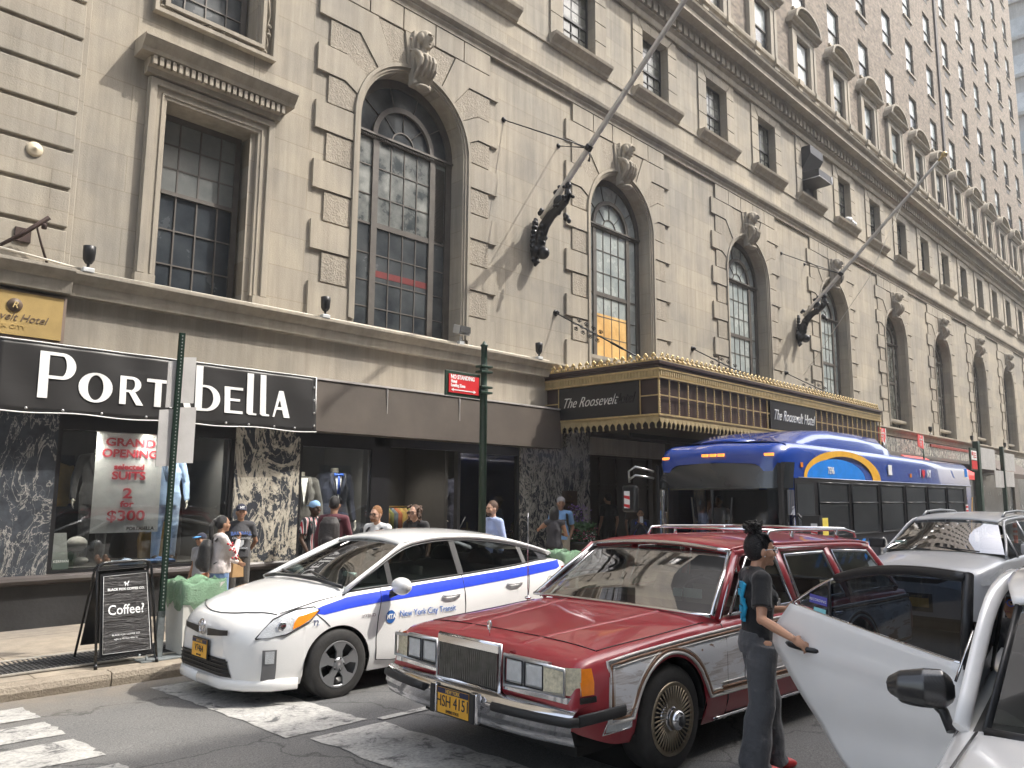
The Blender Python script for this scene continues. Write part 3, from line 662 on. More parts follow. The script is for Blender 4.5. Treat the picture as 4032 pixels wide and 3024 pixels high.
# pedimented windows
PG=[GSKY,GCURT,GDARK,wglass('glass_sheer_curtain',(.2,.24,.24),(.5,.52,.5),.1,2)]
for i,x in enumerate(ups):
    if not vis(x,YF,18): continue
    g=GSKY if abs(x-27.055)<.3 else PG[(i*7+1)%3+1]
    win('pedimented_window',x,16.95,18.6,.58,YF+.09,g,FRM,1,1,.45,.06,False,g if abs(x-27.055)<.3 else PG[3])
    b=MB(); Y0=YF-.06
    for s in (-1,1): b.box(x+s*.76-.18,Y0,16.72,x+s*.76+.18,YF+.05,18.72); b.box(x+s*.92-.09,Y0-.03,16.72,x+s*.92+.09,YF+.05,18.62)
    b.box(x-.58,Y0,18.6,x+.58,YF+.05,18.74); b.box(x-1.0,Y0-.01,18.74,x+1.0,YF+.05,18.86)
    b.sweepX([(YF+.05,18.86),(11.05,18.86),(11.02,18.92),(10.96,18.95),(10.9,18.98),(10.88,19.03),(YF+.05,19.05)],x-1.2,x+1.2)
    n=14
    for (ri,ro,y0) in ((.92,1.02,10.97),(1.0,1.12,10.88)):
        for j in range(n):
            a0,a1=pi*j/n,pi*(j+1)/n; f=lambda r_,a:(x+r_*math.cos(a),19.03+r_*.58*math.sin(a))
            q=[f(ri,a0),f(ro,a0),f(ro,a1),f(ri,a1)]
            b.poly([(u,y0,v) for u,v in q][::-1]); b.poly([(q[1][0],y0,q[1][1]),(q[2][0],y0,q[2][1]),(q[2][0],YF+.06,q[2][1]),(q[1][0],YF+.06,q[1][1])]); b.poly([(q[0][0],y0,q[0][1]),(q[0][0],YF+.06,q[0][1]),(q[3][0],YF+.06,q[3][1]),(q[3][0],y0,q[3][1])])
    b.poly([(x+.95*math.cos(pi*j/n),YF-.02,19.04+.95*.58*math.sin(pi*j/n)) for j in range(n+1)])
    b.build('segmental_pediment',ST2,HT)
# brick windows
rnd=random.Random(3); cnt=0
for z in rows_:
    for x in cols:
        if not vis(x,11.3,z+.9,200) : continue
        cnt+=1
        hz=rnd.random(); up_=[GSKY,PG[3],PG[3],GPALE][min(3,int(hz*4.2))]; lo=[GDARK,GCURT,PG[3]][int(rnd.random()*2.99)]
        if x<30: up_=GSKY
        win('brick_window',x,z,z+1.78,.58,11.25+.09,lo if x>=30 else GSKY,FRD,1,1,.47,.05,False,up_)
        if z>20: 
            b=MB(); b.box(x-.42,11.243,z-.51,x+.42,11.26,z-.18); b.build('wall_vent',mat('vent_rim',(.45,.38,.3),.7),HT)
            b=MB(); b.box(x-.39,11.236,z-.49,x+.39,11.245,z-.2); b.build('wall_vent_grille',mat('vent_dark2',(.03,.028,.026),.7),HT)
        b=MB(); b.box(x-.64,11.17,z-.09,x+.64,11.26,z+.0); b.build('brick_window_sill',ST2,HT)
# ---------------- figures ----------------
def SK(n,c): return mat('skin_'+n,c,.5,0,.06,9,.05,spec=.4)
SKB=SK('deep',(.06,.03,.018)); SKM=SK('brown',(.30,.155,.09)); SKL=SK('light',(.52,.31,.22)); SKT=SK('tan',(.34,.19,.12)); MAN=mat('mannequin_white',(.72,.68,.6),.35)
HBK=mat('hair_black',(.012,.011,.012),.45,0,.4,60,.6,bscale=140); HBR=mat('hair_brown',(.075,.035,.018),.5,0,.4,50,.6,bscale=140); HGI=mat('hair_ginger',(.25,.11,.035),.5,0,.35,60,.5); HDB=mat('hair_darkbrown',(.03,.018,.012),.5,0,.4,60,.5)
def cloth(n,c,v=.15,r=.85): return mat('cloth_'+n,c,r,0,v,5,.9,bscale=11,sheen=.2)
LEATH=mat('dark_shoe',(.03,.025,.022),.5)
def fin(b,p,d,up,side,L=.078,r=.0085,curl=.6,n=3):
    p=Vector(p); d=Vector(d).normalized(); up=Vector(up).normalized(); pts=[p]; a=0
    for i,q in enumerate((.45,.32,.25)):
        a+=curl*(.5 if i==0 else .9); dd=d*math.cos(a)-up*math.sin(a); pts.append(pts[-1]+dd*L*q)
    b.path(pts,[r,r*.95,r*.85,r*.6],6)
def hand(b,w,d,up,s=1,side=1,curl=.5):
    # w wrist, d direction, up=back-of-hand normal
    w=Vector(w); d=Vector(d).normalized(); up=Vector(up); up=(up-d*up.dot(d)).normalized(); sd=d.cross(up)*side
    rot=Matrix((sd,d,up)).transposed()
    b.ell(w+d*.045*s,(.037*s,.052*s,.015*s),rot=rot,nu=10,nv=6)
    for i,L in enumerate((.066,.076,.071,.056)):
        q=w+d*.085*s+sd*(.028-.0185*i)*s-d*abs(i-1)*.004; fin(b,q,d+sd*(.12-.08*i),up,sd,L*s,.0085*s,curl)
    fin(b,w+d*.025*s+sd*.028*s,d*.6+sd*.75-up*.2,up,sd,.06*s,.0095*s,curl*.6)
def J(over=None):
    j=dict(ankL=(-.11,0,.08),ankR=(.11,0,.08),kneeL=(-.105,.03,.50),kneeR=(.105,.03,.50),hipL=(-.09,0,.92),hipR=(.09,0,.92),pel=(0,0,.93),waist=(0,0,1.08),chest=(0,0,1.27),nb=(0,-.015,1.45),head=(0,.02,1.625),
      shL=(-.175,-.01,1.40),shR=(.175,-.01,1.40),elL=(-.24,-.05,1.12),elR=(.24,-.05,1.12),wrL=(-.25,.04,.87),wrR=(.25,.04,.87),ft=(0,1,0))
    if over: j.update(over)
    return {k:Vector(v) for k,v in j.items()}
def limb(b,a,m,c,r,n=10):
    P=[a,a.lerp(m,.5),m,m.lerp(c,.45),c]; b.path(P,r,n); b.ell(P[0],r[0]*1.02); b.ell(P[2],r[2]*1.02); b.ell(P[4],r[4])
def person(loc,face,h,label,skin,top,bottom,hair='short',hmat=None,j=None,sleeve='short',shoes=LEATH,vox=.011,group=None,cat='person',name='person',wide=1.0,headless=False,deep=True,tail=None,hands=None,hemz=.88,look=None,turn=0,skirt=None):
    s=h/1.75; f=Vector((face[0],face[1],0)).normalized(); r=Vector((f.y,-f.x,0))
    M=Matrix(((r.x*s,f.x*s,0,loc[0]),(r.y*s,f.y*s,0,loc[1]),(0,0,s,loc[2]),(0,0,0,1)))
    j=J(j); T=thing(name,label,cat,loc,group); W=wide
    hr=Matrix.Rotation(turn,3,'Z')
    def torso(b,k=0.0,z0=None,neck=True):
        P=[j['pel']-Vector((0,0,.06)),j['pel']+Vector((0,0,.03)),j['waist'],j['chest'],j['nb']-Vector((0,0,.05)),j['nb']]
        rr=[(.15*W+k,.11*W+k),(.16*W+k,.115*W+k),(.135*W+k,.10*W+k),(.155*W+k,.115*W+k),(.125+k,.085+k),(.062,.06)]
        b.path(P,rr,14,flat=(1,0,0)); 
        b.ell(j['shL'],.068+k*.7); b.ell(j['shR'],.068+k*.7); b.path([j['shL'],j['nb']-Vector((0,0,.03)),j['shR']],[.06+k*.6,.07+k*.5,.06+k*.6],8)
    b=MB(M); torso(b)
    for S in 'LR':
        limb(b,j['hip'+S],j['knee'+S],j['ank'+S],[.088*W,.075*W,.055,.052,.036])
        a=j['ank'+S]; b.ell(a+Vector((0,.055,-.045)),(.04,.115,.035))
        limb(b,j['sh'+S],j['el'+S],j['wr'+S],[.052,.047,.038,.037,.025],8)
        d=(j['wr'+S]-j['el'+S]); 
        hd=(hands or {}).get(S)
        if hd: hand(b,j['wr'+S],hd[0],hd[1],1.05,hd[2] if len(hd)>2 else (1 if S=='L' else -1),hd[3] if len(hd)>3 else .5)
        else: hand(b,j['wr'+S],d+Vector((0,0,-.05)),Vector((-1 if S=='L' else 1,.1,0)),1.05,1 if S=='L' else -1,.35)
    H_=j['head']
    if headless: b.path([j['nb'],j['nb']+Vector((0,.0,.09))],[.055,.052],10)
    else:
        b.path([j['nb']-Vector((0,0,.03)),H_-Vector((0,.015,.07))],[.06,.052],10)
        q=lambda v: H_+hr@Vector(v)
        b.ell(H_,(.077,.098,.118),nu=14,nv=10); b.ell(q((0,.035,-.06)),(.055,.06,.062)); b.ell(q((0,.1,-.02)),(.013,.02,.028)); b.ell(q((0,.105,-.035)),(.018,.016,.012)); b.ell(q((0,.085,.025)),(.052,.02,.014)); b.ell(q((0,.09,-.064)),(.024,.013,.010)); b.ell(q((0,.075,-.1)),(.025,.022,.02))
        for x in (-1,1): b.ell(q((x*.08,-.005,-.015)),(.012,.022,.033)); b.ell(q((x*.045,.06,-.03)),(.028,.03,.03))
    b.build('body',skin,T,remesh=vox*.8,smooth_it=2)
    if not headless:
        b=MB(M); e=MB(M)
        for x in (-1,1): b.ell(q((x*.031,.088,.0)),(.014,.009,.008),nu=8,nv=6); e.path([q((x*.014,.101,.024)),q((x*.034,.1,.029)),q((x*.052,.084,.024))],.0035,5)
        b.build('eyes',mat('eye_dark',(.02,.015,.012),.2),T); e.build('eyebrows',hmat or HBK,T)
        b=MB(M); b.ell(q((0,.1,-.064)),(.022,.006,.006),nu=8,nv=6); b.build('lips',mat('lips',(.25,.09,.08),.5),T)
    # clothes
    if bottom:
        b=MB(M); b.path([j['pel']-Vector((0,0,.07)),j['pel'],j['waist']-Vector((0,0,.05))],[(.16*W,.118*W),(.172*W,.127*W),(.15*W,.114*W)],14,flat=(1,0,0))
        for S in 'LR': limb(b,j['hip'+S],j['knee'+S],j['ank'+S]+Vector((0,0,-.02)),[.102*W,.088*W,.073*W,.068,.06])
        b.build('trousers',bottom,T,remesh=vox,smooth_it=1)
    if top:
        b=MB(M); P=[j['pel'].lerp(j['waist'],.0)+Vector((0,0,hemz-.93)),j['pel']+Vector((0,0,.05)),j['waist'],j['chest'],j['nb']-Vector((0,0,.055)),j['nb']-Vector((0,0,.0))]
        b.path(P,[(.178*W,.135*W),(.176*W,.132*W),(.155*W,.12*W),(.172*W,.13*W),(.14,.098),(.078,.07)],16,flat=(1,0,0))
        b.path([j['shL'],j['nb']-Vector((0,0,.025)),j['shR']],[.07,.08,.07],10)
        for S in 'LR':
            if sleeve=='none': b.ell(j['sh'+S],.07); continue
            a,m_,c=j['sh'+S],j['el'+S],j['wr'+S]
            if sleeve=='short': e_=a.lerp(m_,.72); b.path([a,a.lerp(m_,.4),e_],[.073,.068,.067],10); b.ell(a,.075)
            else: limb(b,a,m_,c,[.072,.063,.053,.048,.038])
        b.build('shirt',top,T,remesh=vox,smooth_it=1)
    if shoes:
        for S in 'LR':
            b=MB(M); a=j['ank'+S]; b.ell(a+Vector((0,.06,-.045)),(.05,.135,.045)); b.ell(a+Vector((0,-.02,-.02)),(.047,.06,.06)); b.build('shoe',shoes,T,remesh=vox)
    if hair and not headless:
        b=MB(M)
        def cap(k,zc=.018,back=.018): b.ell(q((0,-back,zc)),(.082+k,.098+k,.112+k),nu=14,nv=10)
        if hair=='short': cap(.003,.03,.022)
        if hair=='curly':
            rr=random.Random(5); cap(.008,.02,.03)
            for i in range(90):
                a=rr.uniform(.15*pi,1.85*pi)-pi/2-pi/2+ pi; t=rr.uniform(-.16,.12); a=rr.uniform(-.3,pi+.3)
                b.ell(q((math.cos(a)*.105*rr.uniform(.9,1.15),-math.sin(a)*.11*rr.uniform(.9,1.15)+.0,t)),rr.uniform(.016,.026),nu=6,nv=5)
        if hair=='long':
            cap(.012,.015,.03); b.path([q((0,-.06,.05)),q((0,-.085,-.06)),q((0,-.08,-.2))],[(.1,.07),(.105,.06),(.08,.03)],10,flat=(1,0,0))
        if hair=='bob':
            cap(.014,.012,.028); b.path([q((0,-.04,.05)),q((0,-.05,-.05)),q((0,-.05,-.17))],[(.105,.08),(.112,.075),(.1,.06)],10,flat=(1,0,0))
        if hair=='pony':
            cap(.006,.02,.028); b.ell(q((0,-.12,.04)),(.04,.045,.045)); b.path([q((0,-.14,.04)),q((0,-.18,-.04)),q((0,-.17,-.2)),q((0,-.15,-.3))],[.03,.042,.035,.01],8)
        if hair=='bun':
            cap(.007,.022,.028); rr=random.Random(2)
            b.ell(q((0,-.055,.165)),(.05,.055,.045))
            for i in range(26): a=rr.uniform(0,2*pi); b.path([q((.045*math.cos(a),-.055+.05*math.sin(a),.165+rr.uniform(-.03,.03))),q((.062*math.cos(a+.3),-.055+.065*math.sin(a+.3),.17+rr.uniform(-.03,.05)))],[.012,.005],5)
            b.ell(q((0,-.05,.125)),(.035,.035,.02))
            for i in range(12): x=-.07+.0127*i; b.path([q((x,.09-abs(x)*.5,.065)),q((x*1.1,.03,.115)),q((x*.7,-.04,.13))],[.006,.01,.01],5)
        # keep the face free: hair is only added, the face side is cut by a forehead line
        o=b.build('hair',hmat or HBK,T,remesh=max(.006,vox*.75))
        # cutting plane by shifting: done in shape
    T['_']=0; del T['_']
    return T,M,j
def strap(b,j,S,off=.12):
    x=-1 if S=='L' else 1
    b.path([(x*.10,-.12,1.36),(x*.115,-.02,1.475),(x*.12,.115,1.36),(x*.13,.11,1.22),(x*.165,.0,1.1),(x*.13,-.13,1.02)],[(.026,.008)]*6,6,flat=(1,0,0))
def backpack(T,M,j,mt,big=1.0,kind='backpack',label=None,lz=0):
    b=MB(M); rr=[(.13*big,.05),(.155*big,.085),(.16*big,.10),(.15*big,.09),(.1*big,.05)]
    b.path([(0,-.23,.95+lz),(0,-.235,1.02+lz),(0,-.24,1.16+lz),(0,-.225,1.34+lz),(0,-.2,1.44+lz)],rr,14,flat=(1,0,0)); b.ell((0,-.31,1.08+lz),(.1*big,.06,.09))
    o=b.build('bag_body',mt,T,remesh=.012,smooth_it=1); b=MB(M); strap(b,j,'L'); strap(b,j,'R'); b.build('strap',mt,T); return o
# ---------------- shop fronts ----------------
MA1=marble('slate_marble',(.05,.056,.066),(.30,.29,.27),.012,1.1,1.2); MA2=marble('veined_marble',(.05,.055,.065),(.50,.46,.38),.048,1.5,3.1); MA3=marble('veined_marble_fine',(.045,.048,.055),(.38,.36,.31),.05,2.4,5.7)
BLK=mat('shop_black_frame',(.014,.014,.016),.35,0,.3,3); PLI=mat('plinth_black',(.022,.022,.023),.55,0,.35,2.5,.3)
b=MB(); b.box(-8,11.0,.75,3.18,YF,2.76); b.build('marble_pier',MA1,HT)
b=MB(); b.box(5.56,11.0,.75,6.63,YF,2.76); b.build('marble_pier',MA2,HT)
b=MB(); b.box(11.68,11.0,.0,13.15,YF,2.8); b.box(13.156,11.02,.0,13.97,YF+.6,3.5); b.build('marble_pier',MA3,HT)
b=MB(); b.box(24.2,11.02,3.62,XE,YF,4.24); b.build('marble_pier',MA3,HT)
b=MB(); b.box(-8,11.06,-.1,6.66,YF+.3,.66); b.build('plinth',PLI,HT)
b=MB(); b.sweepX([(YF,.63),(11.0,.63),(10.955,.655),(10.94,.69),(10.955,.725),(11.0,.75),(YF,.752)],-8,6.66); b.build('plinth_moulding',mat('brown_black_moulding',(.045,.036,.033),.28,0,.2,4),HT)
b=MB(); b.box(-8,11.12,2.6,13.9,YF+.05,4.3); b.build('frieze',ST2,HT)
# shop window frames
b=MB()
def fr_(b,x0,x1,z0,z1,y0,y1,t=.06,tt=.2): b.box(x0,y0,z0,x0+t,y1,z1); b.box(x1-t,y0,z0,x1,y1,z1); b.box(x0+t,y0,z1-tt,x1-t,y1,z1); b.box(x0+t,y0,z0,x1-t,y1,z0+.035)
fr_(b,3.18,5.56,.752,2.75,11.03,11.13); fr_(b,6.63,8.08,.1,2.75,11.03,11.13,.06,.24); b.box(8.08,11.03,2.58,10.0,11.13,2.75); b.box(8.08,11.03,0,8.42,11.16,2.75); fr_(b,10.0,11.68,.1,2.75,11.03,11.13,.07,.2)
b.box(8.42,11.35,.1,8.5,11.4,2.6); b.build('shop_frame',BLK,HT)
b=MB(); b.box(5.4,11.2,0,5.46,11.3,2.7)
GSH=glassmat('shop_glass',(.80,.83,.84),1.5,k=1.5)
for x0,x1,z0,z1 in ((3.24,5.5,.785,2.55),(6.69,8.02,.135,2.51),(10.07,11.61,.135,2.55)):
    b=MB(); b.box(x0,11.07,z0,x1,11.078,z1); b.build('shop_window_glass',GSH,HT)
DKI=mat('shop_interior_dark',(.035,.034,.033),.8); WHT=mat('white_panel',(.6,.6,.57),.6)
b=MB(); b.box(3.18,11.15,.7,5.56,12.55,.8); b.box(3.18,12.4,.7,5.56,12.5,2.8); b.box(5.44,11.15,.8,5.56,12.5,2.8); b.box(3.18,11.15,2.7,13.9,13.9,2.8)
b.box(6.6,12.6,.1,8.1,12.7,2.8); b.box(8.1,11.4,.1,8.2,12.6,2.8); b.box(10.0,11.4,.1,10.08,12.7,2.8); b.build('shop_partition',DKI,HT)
b=MB(); b.box(11.5,11.15,.1,11.6,12.6,2.6); b.build('shop_side_panel',WHT,HT)
b=MB(); b.box(6.6,11.15,0,11.7,12.55,.16); b.build('shop_floor',mat('shop_floor',(.12,.1,.08),.5),HT)
# white valance of shade inside
SUITK=cloth('suit_charcoal',(.03,.03,.033)); SUITB=cloth('suit_sky',(.30,.42,.62)); SUITN=cloth('suit_navy',(.02,.025,.05)); SUITG=cloth('suit_grey',(.09,.085,.08)); TANC=cloth('jacket_ochre',(.42,.27,.08)); SHW=cloth('shirt_white',(.75,.75,.74),.05)
def mann(x,y,z,h,label,suit,trou,tie=None,face=(-.25,-1),shirt=SHW):
    T,M,j=person((x,y,z),face,h,label,MAN,suit,trou,None,None,{'elL':(-.26,-.02,1.13),'elR':(.26,-.02,1.13),'wrL':(-.27,.06,.88),'wrR':(.27,.06,.88)},'long',LEATH,.013,'suited mannequins in the shop windows','mannequin','shop_mannequin',1.08,True,hemz=.78)
    b=MB(M); b.poly([(-.045,.145,1.46),(.045,.145,1.46),(.0,.158,1.14)][::-1]); b.poly([(-.05,.14,1.46),(0,.164,1.12),(0,.12,1.46)]); b.poly([(.05,.14,1.46),(0,.12,1.46),(0,.164,1.12)]); b.build('shirt_front',shirt,T)
    if tie:
        b=MB(M); b.path([(0,.15,1.45),(0,.165,1.4),(0,.168,1.2)],[(.018,.008),(.014,.008),(.022,.006)],6,flat=(1,0,0))
        if tie[1]: b.path([(-.06,.15,1.45),(-.01,.16,1.45),(.01,.16,1.45),(.06,.15,1.45)],[(.01,.03),(.01,.01),(.01,.01),(.01,.03)],6)
        b.build('tie',tie[0],T)
    b=MB(M)
    for s in (-1,1): b.path([(s*.07,.12,1.475),(s*.085,.135,1.38),(s*.03,.162,1.13)],[(.022,.006),(.03,.006),(.01,.005)],6,flat=(1,0,0))
    b.build('lapels',suit,T); return T
mann(3.92,11.75,.8,1.76,'mannequin in charcoal suit with dark red tie left of the sale poster',SUITK,SUITK,(mat('tie_red',(.22,.02,.03),.6),False))
mann(4.84,11.6,.8,1.72,'mannequin in sky blue suit right of the sale poster',SUITB,SUITB,(mat('tie_grey',(.3,.3,.33),.6),False))
mann(7.78,11.75,.16,2.45*.95,'mannequin in navy suit with bright blue bow tie behind striped shirt man',SUITN,SUITN,(mat('bow_blue',(.03,.1,.5),.5),True))
mann(7.15,11.8,.16,2.35*.95,'mannequin in dark patterned jacket against the veined marble pier',SUITG,SUITN,None)
mann(11.36,11.75,.16,2.45*.95,'mannequin in grey checked jacket beside the white shop partition',SUITG,SUITN,None)
mann(10.72,11.8,.16,2.4*.95,'mannequin in deep blue jacket just right of the shop doorway',SUITN,SUITN,None)
# poster
P=thing('sale_poster','white hanging poster with red grand opening suit prices in the shop window','poster',(4.15,11.3,1.2)); PF=frame_M
b=MB(); b.box(3.74,11.3,1.22,4.62,11.31,2.56); b.build('sheet',mat('poster_paper',(.50,.51,.51),.6),P)
RED=mat('print_red',(.45,.03,.05),.6); INK=mat('print_black',(.02,.02,.02),.6)
for s_,z,sz,sx in (('GRAND',2.43,.15,1.25),('OPENING',2.28,.15,1.12),('selected',2.10,.10,1.2),('SUITS',1.98,.15,1.2),('2',1.74,.19,1.4),('for',1.60,.11,1.3),('$300',1.44,.19,1.3)):
    text('lettering',s_,sz,frame_M((4.18,11.293,z),(1,0,0),(0,0,1)),RED,P,.002,0,sx,bold=.004)
text('lettering','PORTAbELLA',.062,frame_M((4.38,11.293,1.27),(1,0,0),(0,0,1)),INK,P,.002,0,1,bold=.002)
# ochre jackets hanging inside, shirts on the sill
def jacket(x,y,z,label,mt,w_=.24,group='jackets hanging inside the shop'):
    T=thing('hanging_jacket',label,'jacket',(x,y,z),group); b=MB(); b.path([(x,y,z-.62),(x,y,z-.2),(x,y,z-.05),(x,y,z)],[(w_*.95,.07),(w_,.08),(w_*.85,.06),(.05,.04)],12,flat=(1,0,0))
    for s in (-1,1): b.path([(x+s*w_*.85,y,z-.06),(x+s*(w_+.03),y,z-.3),(x+s*(w_+.02),y-.02,z-.58)],[.06,.055,.045],8)
    b.build('jacket_cloth',mt,T,remesh=.014,smooth_it=1); b=MB(); b.path([(x,y,z),(x,y,z+.06),(x+.02,y,z+.09),(x+.04,y,z+.06)],.006,6); b.build('hanger',mat('steel_dark',(.2,.2,.2),.4,.8),T); return T
jacket(3.5,12.2,2.18,'ochre jacket hanging at the far left of the shop window',TANC); jacket(5.0,12.25,1.35,'ochre jacket on the shop window floor behind the sale poster',TANC,.2)
rr=random.Random(11); cols2=[(.42,.3,.08),(.33,.2,.06),(.2,.22,.06),(.12,.16,.2),(.38,.12,.05),(.25,.1,.05),(.1,.1,.1)]
def rack(x0,x1,y,z,label,n,cl,zr):
    T=thing('clothes_rack',label,'clothes rack',((x0+x1)/2,y,z-.8)); b=MB(); b.path([(x0,y,zr),(x1,y,zr)],.014,8); b.path([(x0,y,zr),(x0,y,z-.75)],.014,8); b.path([(x1,y,zr),(x1,y,z-.75)],.014,8); b.build('rail',mat('brass_rail',(.5,.36,.14),.3,.8),T)
    for i in range(n):
        x=x0+.05+(x1-x0-.1)*i/(n-1); b=MB(); b.path([(x,y,z-.62),(x,y,z-.1),(x,y,z)],[(.018,.2),(.02,.22),(.015,.06)],8,flat=(1,0,0)); c=cl[i%len(cl)]; b.build('garment',cloth('garment%d'%cl.index(c) if 0 else 'g%.2f%.2f'%(c[0],c[1]),c),T)
rack(8.75,9.9,12.9,2.42,'upper rail of grey and brown jackets inside the shop doorway',14,[(.12,.11,.10),(.16,.14,.12),(.07,.07,.075)],2.45)
rack(9.1,10.0,12.3,1.5,'lower rail of yellow and orange jackets inside the shop doorway',9,cols2[:5],1.53)
# folded shirts
def folded(x,y,z,label,mt,w_=.19):
    T=thing('folded_shirt',label,'shirt',(x,y,z),'folded shirts in the shop window'); b=MB(); b.box(x-w_,y-.13,z,x+w_,y+.14,z+.045); b.build('folded_cloth',mt,T,bevel=.015); b=MB(); b.path([(x-.06,y-.02,z+.05),(x,y-.07,z+.055),(x+.06,y-.02,z+.05),(x,y+.03,z+.06)],[(.02,.01)]*4,6,closed=True); b.build('collar',mt,T)
folded(4.22,11.3,.8,'pale blue folded dress shirt on the shop window floor',cloth('pale_blue',(.42,.52,.68))); folded(4.66,11.3,.8,'dark blue patterned folded shirt on the shop window floor',cloth('mid_blue',(.05,.12,.28)))
T=thing('footrest_stool','round grey upholstered stool at the left of the shop window floor','stool',(3.66,11.5,.8)); b=MB(); b.ell((3.66,11.5,1.08),(.13,.13,.1)); b.build('cushion',cloth('grey_boucle',(.35,.34,.32)),T); b=MB(); b.ell((3.72,11.5,.86),(.1,.1,.05)); b.path([(3.66,11.5,.8),(3.66,11.5,1.0)],.03,8); b.build('base',mat('stool_base',(.3,.3,.28),.5),T)
T=thing('dress_shoes','pair of brown leather shoes standing between stool and blue shirt','shoes',(3.95,11.35,.8)); 
for s in (0,.1):
    b=MB(); b.ell((3.9+s,11.35,.85),(.035,.1,.045)); b.ell((3.9+s,11.42,.88),(.033,.045,.06)); b.build('shoe',mat('brown_leather',(.13,.05,.02),.35),T,remesh=.01)
T=thing('paper_sheet','white leaning paper sheet in the lower left corner of shop window','sheet',(3.4,11.2,.8)); b=MB(); b.prism([(3.28,11.16,.82),(3.47,11.16,.81),(3.44,11.22,1.24),(3.27,11.22,1.24)],(0,.012,0)); b.build('paper',mat('paper_white',(.7,.72,.7),.6),T)
T=thing('window_sticker','small dark security sticker in the corner of shop window','sticker',(3.33,11.06,.82)); b=MB(); b.box(3.26,11.056,.80,3.44,11.062,.92); b.build('label_face',mat('sticker_dark',(.05,.07,.06),.5),T); text('lettering','KERMAN',.045,frame_M((3.35,11.054,.895),(1,0,0),(0,0,1)),mat('sticker_text',(.5,.52,.5),.5),T,.001)
# shop spotlights: second window's pair is real, others added to brighten the displays
def shoplamp(x,y,z,e,sz,label):
    T=thing('shop_spotlight',label,'spotlight',(x,y,z),'lit spotlights inside the shop windows'); b=MB(); b.path([(x,y,z+.12),(x,y,z)],[.03,.035],10); b.build('can',mat('can_black',(.02,.02,.02),.5),T); b=MB(); b.lathe([(0,0),(.028,0),(.028,.01),(0,.01)],(x,y,z-.012),12); b.build('lit_lens',mat('lamp_glow',(1,.9,.7),.5,emit=((1,.85,.6),14)),T)
    l=bpy.data.lights.new('shop_light','SPOT'); l.energy=e; l.spot_size=R(130); l.spot_blend=.8; l.shadow_soft_size=.12; l.color=(1,.9,.76); o=bpy.data.objects.new('shop_light',l); COL.objects.link(o); o.location=(x,y,z-.03); o.parent=T; o.matrix_parent_inverse=PW(T).inverted(); o.rotation_euler=(R(-18),0,0)
for x,y,z,e,l in ((3.7,11.25,2.62,75,'added spotlight above charcoal suit mannequin'),(4.4,11.25,2.62,75,'added spotlight above the sale poster'),(5.1,11.25,2.62,75,'added spotlight above the sky blue suit mannequin'),(7.1,11.3,2.60,60,'left spotlight in the second shop window'),(7.6,11.3,2.60,60,'right spotlight in the second shop window'),(9.2,12.2,2.62,35,'added spotlight above the clothes racks in the doorway'),(10.6,11.3,2.62,60,'left added spotlight in the window right of doorway'),(11.1,11.3,2.62,60,'right added spotlight in the window right of doorway')): shoplamp(x,y,z,e,.1,l)
# fascia and banner
b=MB(); b.prism([(6.66,10.72,3.54),(6.66,10.66,2.73),(6.66,11.14,2.73),(6.66,11.14,3.56)],(5.92,0,0)); FAS=mat('fascia_brown',(.085,.07,.058),.5,0,.2,1.6,.1)
b.build('shop_fascia',FAS,HT)
b=MB(); 
for x in (8.06,9.71): b.box(x,10.70-.012,2.74,x+.012,10.74,3.53)
b.sweepX([(10.70,3.545),(10.70,3.575),(11.14,3.60),(11.14,3.57)],6.66,12.6); b.build('fascia_flashing',mat('flashing_white',(.5,.47,.45),.4,.3),HT)
T=thing('shop_banner','wide black vinyl banner with large white lettering above the shop window','banner',(4.5,10.7,2.7)); rr=random.Random(4)
VIN=bpy.data.materials.new('black_vinyl'); VIN.use_nodes=True; t=VIN.node_tree; bb=t.nodes['Principled BSDF']; bb.inputs['Base Color'].default_value=(.018,.017,.017,1); bb.inputs['Roughness'].default_value=.42
tc=nd(t,'ShaderNodeTexCoord'); mp=nd(t,'ShaderNodeMapping'); mp.inputs['Scale'].default_value=(.8,1,2.2); n=nd(t,'ShaderNodeTexNoise',Scale=2,Detail=6,Distortion=.5); t.links.new(tc.outputs['Object'],mp.inputs[0]); t.links.new(mp.outputs[0],n.inputs['Vector']); bp=nd(t,'ShaderNodeBump',Strength=.22,Distance=.02); t.links.new(n.outputs[0],bp.inputs['Height']); t.links.new(bp.outputs[0],bb.inputs['Normal'])
def bany(x,z): return 10.69-.05*(3.57-z)/.85+.006*math.sin(x*9+z*5)+.002*math.sin(z*9+x*2)
b=MB(); xs=fr(2.36,6.67,60); zs=fr(2.705,3.565,14); 
b.grid([[(x,bany(x,z)+.006,z-.012*math.sin((x-2.36)*5.2)*(1 if z<2.72 else 0)) for x in xs] for z in zs]); b.build('vinyl_sheet',VIN,T,solid=.01)
b=MB(); WE=mat('banner_white',(.78,.78,.76),.5)
for z in (2.705,3.565): b.path([(x,bany(x,z)-.004,z-.012*math.sin((x-2.36)*5.2)*(1 if z<2.72 else 0)) for x in xs],.008,5)
b.path([(6.67,10.67,2.7),(6.67,10.69,3.565)],.009,5); b.build('white_hem',WE,T)
for x,z in [(x,2.745) for x in (2.7,3.1,3.55,4.1,4.55,5.2,5.55,5.95,6.3)]+[(6.63,z) for z in (2.8,3.0,3.2,3.4)]:
    b=MB(); b.lathe([(0.0,0),(.016,0),(.016,.012),(0,.014)],(x,bany(x,z)-.014,z),8,axis='y'); b.build('grommet',mat('grommet',(.55,.55,.55),.3,.9),T)
